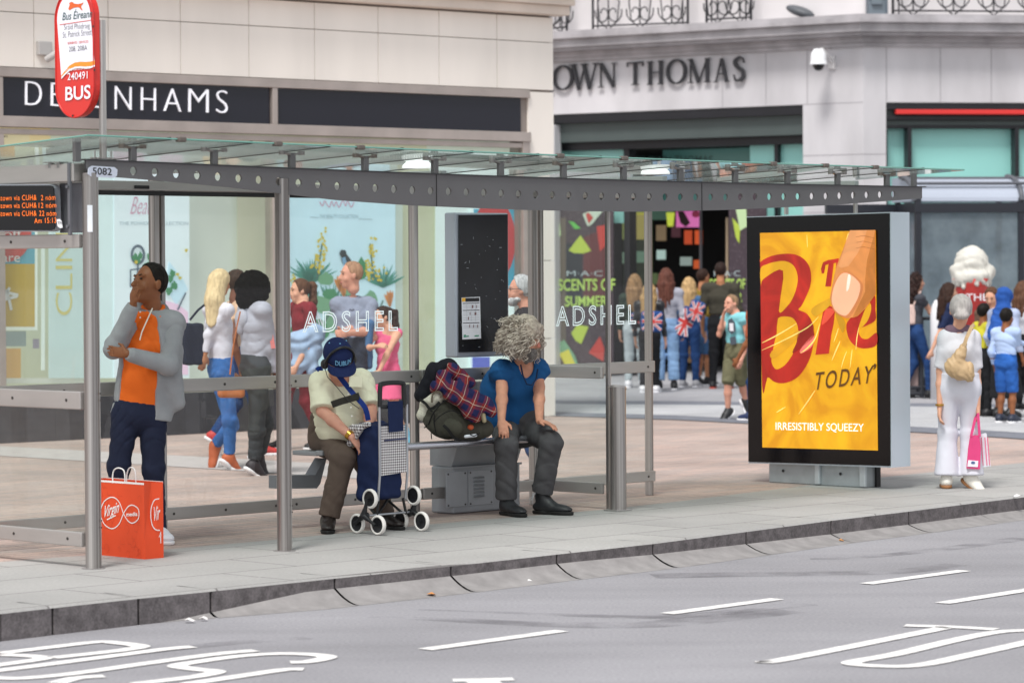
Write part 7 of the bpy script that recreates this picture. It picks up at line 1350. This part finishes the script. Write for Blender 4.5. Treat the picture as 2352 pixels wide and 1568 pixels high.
J = skel(588, 1092, 617, 62, .15); J['hs'] = .235; over(J, aR=(583, 1068, .0), tR=(608, 1086, .06), kR=(590, 990, -.04), aL=(594, 1052, .25), tL=(616, 1082, .25), kL=(610, 975, .12), hd=(588, 662, .02)); over(J, eR=(622, 800, -.05), wR=(632, 860, .0), eL=(600, 800, .2), wL=(612, 850, .3))
w3 = figure('woman with a big round black afro, grey hooded top and black cropped trousers', J, 'dark', top=dict(mat=cloth('pale_grey_marl', 'a9abb6', .06, .4), sleeve=1.95, o=.028, hem=.05, drop=0, so=.022, name='hooded_top'), bottom=tr(cloth('charcoal_denim', '3d4043', .2), 1.82, o=.012), shoes=sho(M('trainer_black_pink', '2a2227', .6)), hair=None, group=GP, face=False, bw=1.0)
f, u, s = basis(J['ff']); c = J['hd']; g = lambda x, y, z: c+s*x+f*y+u*z
b = SDF(.02); b.ell(g(0, -.03, .00), (.150, .150, .155), [s, f, u]).ell(g(0, -.06, -.08), (.12, .11, .11), [s, f, u]); b.hole(np.array(g(0, .15, .0)), np.array(g(0, .15, -.2)), .08, .1); b.build('hair', M('hair_afro', '0b0908', .9, spec=.03, bump=(90, 1, .01)), w3, .010, [(.004, 85, .3, (1, .2, .6)), (.004, 120, 1.1, (.2, 1, .4)), (.003, 170, 2, (.3, .4, 1))])
b = SDF(.02); b.ell(g(0, -.13, -.26), (.10, .05, .09), [s, f, u]).ell(g(0, -.14, -.33), (.05, .04, .06), [s, f, u]); b.build('hood', cloth('pale_grey_marl', 'a9abb6', .06, .4), w3, .010)
mb = MB(); mb.strip([P(x, y, J['Y']-.13) for x, y in ((606, 712), (618, 745), (628, 800))], .035, V3(0, -1, 0), .004); mb.build('sleeve_stripe', cloth('stripe_coral', 'cf7f7c', .05), w3)
b_ = thing('crossbody_bag', 'tan leather crossbody bag hanging between the blonde and afro haired women', 'handbag', P(531, 935, J['Y']-.2)); SDF(.02).box(P(531, 890, J['Y']-.2), (.115, .04, .085), None, .035).build('bag', M('tan_leather', 'b0683a', .5, var=(9, .08)), b_, .010); mb = MB(); mb.strip([P(x, y, J['Y']-.22) for x, y in ((528, 860), (535, 800), (545, 745), (552, 715))], .012, V3(0, -1, 0), .005); mb.build('strap', M('tan_leather', 'b0683a', .5), b_)
# people seen through the middle pane
J = skel(697, 1032, 627, -118, .12); over(J, hd=(688, 668, .02)); J['ff'] = V3(-.93, -.35, -.05)
mar = cloth('maroon', '7e2830', .08); w4 = figure('young woman with ponytail in maroon and white striped top and maroon leggings', J, 'light', top=dict(mat=mar, sleeve=.75, o=.014, hem=.0, name='t_shirt'), bottom=tr(mar, 1.85, o=.004), shoes=sho(bs_), hair=dict(style='ponytail', mat=hb_), group=GP, bw=.95)
for q in ([(722, 706), (735, 730), (741, 748)], [(716, 704), (729, 728), (735, 750)], [(710, 702), (722, 726), (729, 750)]): mb = MB(); mb.strip([P(x, y, J['Y']-.16) for x, y in q], .010, V3(0, -1, 0), .003); mb.build('sleeve_stripe', white, w4)
dn = thing('denim_jacket', 'pale blue denim jacket carried over the arm of the woman in maroon', 'jacket', P(700, 850, J['Y']-.22)); b = SDF(.04); Yd = J['Y']-.2
for a_, c_, ra, rb2 in (((680, 775), (725, 765), .07, .09), ((700, 780), (692, 835), .08, .09), ((725, 775), (718, 860), .08, .05), ((680, 800), (684, 850), .06, .05)): b.limb(P(*a_, Yd), P(*c_, Yd), ra, rb2)
b.build('cloth', cloth('denim_pale', '9fb6d2', .15, .6, 25), dn, .012, [(.010, 28, .4, (.9, .2, .5)), (.007, 55, 1.3, (.3, .4, -1))])
J = skel(812, 1036, 598, -115, .14, 1.12); over(J, hd=(806, 632, .0)); J['ff'] = V3(-.95, -.3, 0); over(J, eR=(838, 745, .1), wR=(786, 762, -.2), sR=(776, 700, .0), sL=(848, 700, .1), eL=(852, 760, .0), wL=(800, 765, -.3)); J['hs'] = .25
m4 = figure('broad man with short ginger hair in a grey t-shirt and dark shorts', J, 'pink', top=dict(mat=cloth('slate_grey', '8b92a5', .08), sleeve=.8, o=.018, so=.02, name='t_shirt'), bottom=dict(mat=cloth('dark_shorts', '2e3442', .1), len=.85, o=.02), shoes=sho(bs_), hair=dict(style='cropped', mat=hairm('ginger_grey', '9f7b62')), group=GP, bw=1.15, armw=1.15)
mb = MB(); q = P(808, 712, J['Y']-.19); mb.strip([P(802, 711, J['Y']-.17), P(808, 713, J['Y']-.175), P(814, 711, J['Y']-.17)], .02, V3(0, -1, 0)); mb.build('chest_logo', M('logo_grey', '5f6476', .7), m4)
J = skel(893, 1035, 700, -140, .15, kid=True); over(J, hd=(879, 728, .0), eR=(838, 800, -.12), wR=(866, 795, -.25), eL=(895, 800, -.15), wL=(872, 850, -.22), sR=(862, 768, .02), sL=(914, 765, .05), aL=(928, 985, .1), tL=(934, 1000, .05)); J['ff'] = V3(-.9, -.4, -.1); pink = cloth('pink_dress', 'e0678c', .1, .5)
g1 = figure('girl in a pink sleeveless dress with her arms crossed beside the man in grey', J, 'light', top=dict(mat=pink, sleeve=.0, o=.010, hem=.0, drop=0, v=.04, name='dress_top'), bottom=dict(mat=pink, skirt=.75, flare=.02, name='dress_skirt'), shoes=sho(M('trainer_turquoise', '6fb9d6', .6)), hair=dict(style='ponytail', mat=hbr, L=.1), group=GP, bw=.92)
dv = thing('denim_shirt', 'blue denim shirt held against the chest of the girl in pink', 'shirt', P(846, 850, J['Y']-.15)); SDF(.03).limb(P(848, 745, J['Y']-.1), P(842, 800, J['Y']-.12), .05, .06).limb(P(842, 800, J['Y']-.12), P(848, 840, J['Y']-.1), .05, .04).build('cloth', cloth('denim_mid', '46688f', .15, .6, 25), dv, .012, [(.006, 45, .4, (.9, .2, .5))])
J = skel(1208, 1120, 632, -95, .1, 1.1); over(J, hd=(1194, 667, .0)); dkj = cloth('dark_jacket', '2e2b2f', .1)
m5 = figure('grey haired man with glasses and beard in a dark jacket walking behind the notice case', J, 'pink', top=dict(mat=dkj, sleeve=1.98, o=.03, so=.02, hem=-.1, drop=.08, name='jacket', neck=0), bottom=tr(jeand), shoes=sho(M('shoe_brown', '4a2f26', .5), M('sole_black', '141212', .7)), hair=dict(style='short', mat=hairm('silver', 'b0b2b4')), group=GP, bw=1.1)
f, u, s = basis(J['ff']); c = J['hd']; g = lambda x, y, z: c+s*x+f*y+u*z; mb = MB()
for q in (-1, 1): mb.tube([g(q*.033+.022*math.cos(a), .103, .008+.015*math.sin(a)) for a in [k*.6283 for k in range(11)]], .0022, 5); mb.tube([g(q*.056, .10, .012), g(q*.083, .0, .012)], .0025, 5)
mb.build('glasses', M('spectacle_black', '1c1c1e', .3), m5); SDF(.01).ell(g(0, .055, -.085), (.052, .05, .04), [s, f, u]).ell(g(0, .03, -.07), (.066, .05, .03), [s, f, u]).build('beard', hairm('silver', 'b0b2b4'), m5, .008, [(.002, 160, .3, (1, .2, .6))])
J = skel(640, 1031, 640, -100, .1)
# ---- queue at the shop door
def q_(label, px, py, top, yaw, skin, tp, bt, sh_, hr_, st=.0, gp=GQ, kid=False, ov=None, **k):
    J = skel(px, py, top, yaw, st, k.pop('wide', 1.0), kid)
    if ov: over(J, **ov)
    if 'ff' in k: J['ff'] = k.pop('ff')
    return figure(label, J, skin, tp, bt, sh_, hr_, h=k.pop('h', .0135), group=gp, **k), J
q_('girl with straight light brown hair in a dark green top and pale grey jeans', 1459, 891, 631, 10, 'light', dict(mat=cloth('dark_green', '2f3c34', .1), sleeve=1.95, o=.02), tr(cloth('pale_grey_jeans', 'a9b4b8', .1)), sho(ws_), dict(style='long', mat=hairm('light_brown', '8c6f50')), face=False)
q_('girl with wavy blonde hair in black leather jacket and trousers before the queue', 1492, 902, 651, 15, 'light', dict(mat=M('leather_black', '1d1e22', .35, var=(9, .2)), sleeve=1.95, o=.028), tr(blkc), sho(ws_), dict(style='long', mat=hairm('dark_blonde', 'a88a60')), face=False)
q_('girl with long auburn hair, grey hooded top and turned up light blue jeans', 1531, 896, 617, 5, 'light', dict(mat=cloth('ash_hoodie', 'a2a3ae', .06), sleeve=1.95, o=.028), tr(jeanl, 1.86, o=.02, flare=.02), sho(bs_), dict(style='long', mat=hairm('auburn', '5f3a30'), L=.34), face=False)
q_('tall girl with fair hair and dark blue jeans behind the union flag cloth', 1583, 890, 638, 20, 'light', dict(mat=cloth('denim_mid', '46688f', .15), sleeve=1.95, o=.02), tr(jeand), sho(M('shoe_grey', 'a9a9ad', .6)), dict(style='long', mat=hairm('fair', 'bb9b6e')), face=False)
bo, Jb = q_('boy in mustard jacket and denim shorts with a blue rucksack on his back', 1614, 886, 619, 55, 'tan', dict(mat=cloth('mustard', '8a7231', .08), sleeve=1.95, o=.022), dict(mat=cloth('denim_short', '41628a', .15), len=1.0, o=.02, flare=.008), sho(bs_), dict(style='short', mat=hbr))
q_('tall teenager with thick dark curly hair in an olive coat and black trousers', 1656, 893, 604, 10, 'tan', dict(mat=cloth('olive_coat', '423f36', .1), sleeve=1.95, o=.035, so=.02, hem=-.12, drop=.1), tr(blkc), sho(bs_, M('sole_red', 'c4503c', .6)), dict(style='short', mat=hairm('curl_dark', '2a1c18'), brow=False), face=False, wide=1.08)
q_('person with rust coloured sleeve almost hidden behind the advertising panel', 1741, 968, 660, -60, 'brown', dict(mat=cloth('rust', '9a5238', .08), sleeve=1.0, o=.02), tr(jeand), sho(M('shoe_navy', '27355c', .5)), dict(style='short', mat=hbk), st=.1)
# flags and rucksacks of the queue: union colours
fb, fr2, fw = cloth('flag_blue', '27457e', .1), M('flag_red', 'c43b36', .8), M('flag_white', 'e3e4ea', .8)
def union(nm, label, cat, px, py, Y, w_, h_, tilt, seed, thick=.09):
    o = thing(nm, label, cat, P(px, py, Y)-ZX*h_/2, 'union flag bags and cloths in the queue'); w_ *= .82; h_ *= .82; a = V3(math.cos(tilt), 0, math.sin(tilt)); v = V3(-math.sin(tilt), 0, math.cos(tilt)); c = P(px, py, Y)
    SDF(.02).box(c, (w_/2, thick/2, h_/2), [a, V3(0, 1, 0), v], .04).build('body', fb, o, .012, [(.004, 30, .4, (.9, .2, .5))])
    q = lambda x, y, d=.012: c+a*(x*w_/2)+v*(y*h_/2)-V3(0, 1, 0)*(thick/2+d)
    for pts, wi, m_, d in (([(-.85, .8), (.85, -.8)], .24, fw, .008), ([(-.85, -.8), (.85, .8)], .24, fw, .009), ([(-.9, 0), (.9, 0)], .36, fw, .011), ([(0, -.9), (0, .9)], .34, fw, .012), ([(-.85, .8), (.85, -.8)], .10, fr2, .013), ([(-.85, -.8), (.85, .8)], .10, fr2, .014), ([(-.9, 0), (.9, 0)], .22, fr2, .016), ([(0, -.9), (0, .9)], .20, fr2, .017)):
        mb = MB(); mb.strip([q(x, y, d) for x, y in pts], wi*h_/2, V3(0, -1, 0), .002); mb.build('flag_print', m_, o)
union('flag_rucksack', 'small union flag rucksack seen through the etched glass lettering', 'rucksack', 1465, 735, 43.65, .26, .26, .05, 1)
union('flag_rucksack', 'union flag rucksack on the back of the girl in black leather', 'rucksack', 1497, 738, 42.0, .36, .34, -.05, 2)
union('flag_cloth', 'union flag cloth hanging slanted from the arm of the fair haired girl', 'flag', 1574, 740, 43.2, .28, .52, -.5, 3, .07)
union('flag_rucksack', 'union flag rucksack on the boy in mustard', 'rucksack', 1598, 715, 43.1, .26, .36, -.35, 4)
tote('paper_bag', 'brown paper bag held low in the shop queue', 'paper bag', Jb, (1590, 805), (.13, .36), M('kraft', 'a8855c', .8), dd=-.1)
b3, J3 = q_('boy in turquoise sleeveless top and khaki shorts with his hand at his mouth', 1690, 962, 672, -125, 'pink', dict(mat=cloth('turquoise', '86cdd6', .05), sleeve=.12, so=.02, o=.02, hem=-.05, drop=.05, name='vest'), dict(mat=cloth('khaki', '6b6a52', .12), len=.95, o=.014, flare=.006), sho(M('trainer_black', '202124', .5)), dict(style='cropped', mat=hairm('sandy', '8d7258')), kid=True, h=.011,
            ov=dict(hd=(1679, 698, 0), eR=(1652, 768, -.05), wR=(1662, 722, -.16), aR=(1672, 945, 0), tR=(1655, 962, -.05), kR=(1672, 880, -.03), aL=(1714, 925, .1), kL=(1704, 880, .05), tL=(1722, 945, .1)), hands=dict(R=dict(d=V3(.5, 0, 1), n=V3(.8, -.3, 0), c=1.0, t=-1)), ff=V3(-.8, -.6, 0))
mb = MB(); Yp = J3['Y']-.14; mb.poly([P(x, y, Yp) for x, y in ((1672, 735), (1680, 730), (1688, 740), (1690, 760), (1680, 768), (1672, 758))]); mb.poly([P(x, y, Yp) for x, y in ((1676, 775), (1690, 772), (1692, 790), (1678, 792))]); mb.build('chest_print', M('print_charcoal', '4a5560', .8), b3)
mb = MB(); mb.poly([P(x, y, Yp-.004) for x, y in ((1675, 742), (1684, 742), (1685, 760), (1676, 760))]); mb.build('chest_print', M('flag_white', 'e3e4ea', .8), b3)
# ---- people by the kiosk
c5, J5 = q_('woman with very long curly dark hair in grey t-shirt and dark blue jeans', 2103, 915, 628, 75, 'light', dict(mat=cloth('graphite_tee', '46484f', .06), sleeve=.7, o=.012), tr(jeand, o=.004), sho(bs_, bs_), dict(style='curly_long', mat=hairm('long_dark', '2e201d'), L=.30), st=.12, gp=GR, bw=.95, ov=dict(eR=(2130, 705, -.05), wR=(2150, 740, .0)))
tote('shoulder_bag', 'pale pink shoulder bag of the woman with long curly hair', 'handbag', J5, (2088, 722), (.16, .26), cloth('blush_bag', 'd8bdb4', .04), ([(2098, 700, -.14), (2115, 668, -.14)], .02), dd=-.1)
q_('woman in a long navy top with straight dark hair looking right at the kiosk', 2178, 925, 651, 80, 'light', dict(mat=cloth('navy_knit', '26304f', .06), sleeve=1.95, o=.025, hem=-.15, drop=.12), tr(jeand), sho(bs_), dict(style='long', mat=hbr, L=.26), gp=GR, ov=dict(eR=(2160, 760, -.1), wR=(2140, 805, -.1)))
q_('smiling teenager with short brown hair leaning down beside the children', 2279, 950, 661, -150, 'light', dict(mat=cloth('brown_tee', '6e5648', .08), sleeve=.8), tr(blkc), sho(bs_), dict(style='short', mat=hb_), gp=GR, ff=V3(-.4, -.8, -.45))
q_('boy with short black hair in a yellow polo shirt', 2259, 957, 698, 65, 'brown', dict(mat=cloth('yellow_polo', 'c2bb3a', .08), sleeve=.8, o=.015), tr(blkc), sho(bs_, bs_), dict(style='short', mat=hbk), gp=GR, kid=True)
q_('woman in a bright blue headscarf and long black dress', 2306, 960, 662, 50, 'brown', dict(mat=cloth('patterned_blouse', 'a8b4cf', .25), sleeve=1.95, o=.03, so=.02), dict(mat=blkc, skirt=1.6, flare=.03, name='skirt'), sho(bs_, bs_), dict(style='hijab', mat=cloth('scarf_blue', '2a549e', .15), brow=False), gp=GR, face=False)
q_('woman with long brown hair in a pale grey top at the right edge', 2350, 945, 647, 60, 'light', dict(mat=cloth('pearl_top', 'c5c7d0', .05), sleeve=1.95, o=.02), tr(blkc), sho(bs_), dict(style='long', mat=hb_), gp=GR, face=False)
q_('small boy in a light blue shirt and bright blue patterned shorts', 2311, 972, 709, 40, 'brown', dict(mat=cloth('sky_shirt', 'aec3e6', .05), sleeve=1.95, o=.02), dict(mat=cloth('royal_shorts', '2a5aa3', .35), len=1.0, o=.012, flare=.004), sho(M('shoe_dark_blue', '232a3c', .5)), dict(style='short', mat=hbk), gp=GR, kid=True, h=.011, ov=dict(eR=(2335, 785, .0), wR=(2356, 790, .1)))
tote('white_carrier', 'white carrier bag hanging beside the boy in yellow', 'carrier bag', J5, (2254, 850), (.13, .32), M('plastic_white', 'dfe2e8', .4), dd=-4.2, depth=.05)
# ---- elderly woman in white seen from behind
J = skel(2203, 1121, 680, 5, 0, 1.06); over(J, hd=(2207, 713, .0), eR=(2243, 852, -.0), wR=(2246, 935, -.05), eL=(2160, 852, .0), wL=(2158, 938, -.05), sR=(2233, 776, 0), sL=(2173, 776, 0)); J['hs'] = .235
over(J, tR=(2252, 1116, -.05)); wtr = cloth('white_trousers', 'd4d4dd', .03, .4, 30)
ew = figure('elderly woman with silver hair in a bun wearing white top and wide white trousers', J, 'light', top=dict(mat=cloth('white_knit', 'd8d7dc', .03, .4), noise=[(.0015, 30, .4, (.8, .2, .4)), (-.003, 20, 1.3, (1, .4, .3))], sleeve=.92, o=.022, so=.012, hem=-.10, drop=.10, name='top'), bottom=dict(mat=wtr, len=1.93, o=.02, flare=.040, noise=[(.0012, 40, .4, (1, .2, .1)), (-.003, 18, 1.3, (1, .4, .15))]), shoes=sho(M('canvas_cream', 'e6e2d8', .6), M('sole_cork', '9a6a42', .7)), hair=dict(style='bun', mat=hairm('silver_bun', 'b5aeaa', .2), brow=False), h=.010, bw=1.10, face=False)
SDF(.02).limb(J['nk']-ZX*.03+V3(.07, 0, 0), J['nk']-ZX*.03-V3(.07, 0, 0), .045, .045).build('scarf', cloth('mauve_scarf', '77616f', .1), ew, .010)
mb = MB(); p = J['eL'].lerp(J['wL'], .9); mb.tube([p-ZX*.008, p+ZX*.008], .033, 12); mb.build('bracelet', M('watch_gold', 'c99a45', .25, metal=.9), ew)
hbag = thing('hobo_bag', 'gathered beige shoulder bag on the back of the elderly woman in white', 'handbag', P(2200, 888, J['Y']-.22)); bY = J['Y']-.19; bei = M('beige_leather', 'bfa27a', .55, var=(6, .1), bump=(24, .6, .01))
b = SDF(.04); b.ell(P(2203, 850, bY), (.105, .06, .075), [V3(1, 0, -.35).normalized(), V3(0, 1, 0), V3(.35, 0, 1)]).ell(P(2188, 838, bY), (.055, .05, .06)).limb(P(2205, 815, bY), P(2215, 792, bY), .05, .022).limb(P(2228, 868, bY), P(2228, 840, bY), .03, .03); b.build('bag', bei, hbag, .009, [(.004, 130, .4, (1, 0, .5))])
mb = MB(); mb.strip([P(x, y, bY+d) for x, y, d in ((2212, 800, -.02), (2220, 775, -.02), (2232, 750, .0), (2238, 745, .12))], .028, V3(0, -1, 0), .008); mb.build('strap', bei, hbag)
pk_ = thing('pink_carrier_bag', 'bright pink carrier bag with white label in the hand of the woman in white', 'carrier bag', P(2237, 1076, J['Y']-.08)); pY = J['Y']-.08; pm = cloth('pink_nonwoven', 'd84a7f', .08, .3)
mb = MB(); mb.prism([P(x, y, pY-.03) for x, y in ((2229, 1000), (2250, 1000), (2253, 1030), (2251, 1077), (2220, 1075), (2224, 1030))], V3(.01, .10, 0)); bg_ = mb.build('bag', pm, pk_)
mb = MB(); mb.prism([P(x, y, pY-.036) for x, y in ((2224, 1056), (2247, 1058), (2246, 1072), (2222, 1071))], V3(0, .003, 0)); mb.build('label', M('label_white', 'e6e4ee', .6), bg_)
mb = MB(); mb.poly([P(2235+5*math.cos(a), 1062+3.2*math.sin(a), pY-.039) for a in [k*.785 for k in range(8)]]); mb.build('label_emblem', M('emblem_blue', '4a5f8c', .6), bg_)
mb = MB(); mb.strip([P(x, y, pY-.03) for x, y in ((2230, 1002), (2240, 960), (2246, 948), (2250, 1002))], .02, V3(0, -1, 0), .005); mb.build('handle', pm, pk_)
w_ = thing('striped_plastic_bag', 'thin white plastic bag with pink stripes behind the pink carrier bag', 'carrier bag', P(2262, 1072, pY+.08)); mb = MB(); mb.prism([P(x, y, pY+.06) for x, y in ((2246, 1000), (2266, 995), (2272, 1040), (2276, 1070), (2250, 1074))], V3(.0, .07, 0)); wo2 = mb.build('bag', M('plastic_white', 'dfe2e8', .4), w_)
for x0, x1 in ((2254, 2258), (2262, 2267), (2268, 2273)): mb = MB(); mb.strip([P(x0, 1004, pY+.055), P(x1, 1068, pY+.055)], .008, V3(0, -1, 0), .002); mb.build('stripe', M('stripe_pink', 'd86a8c', .6), wo2)
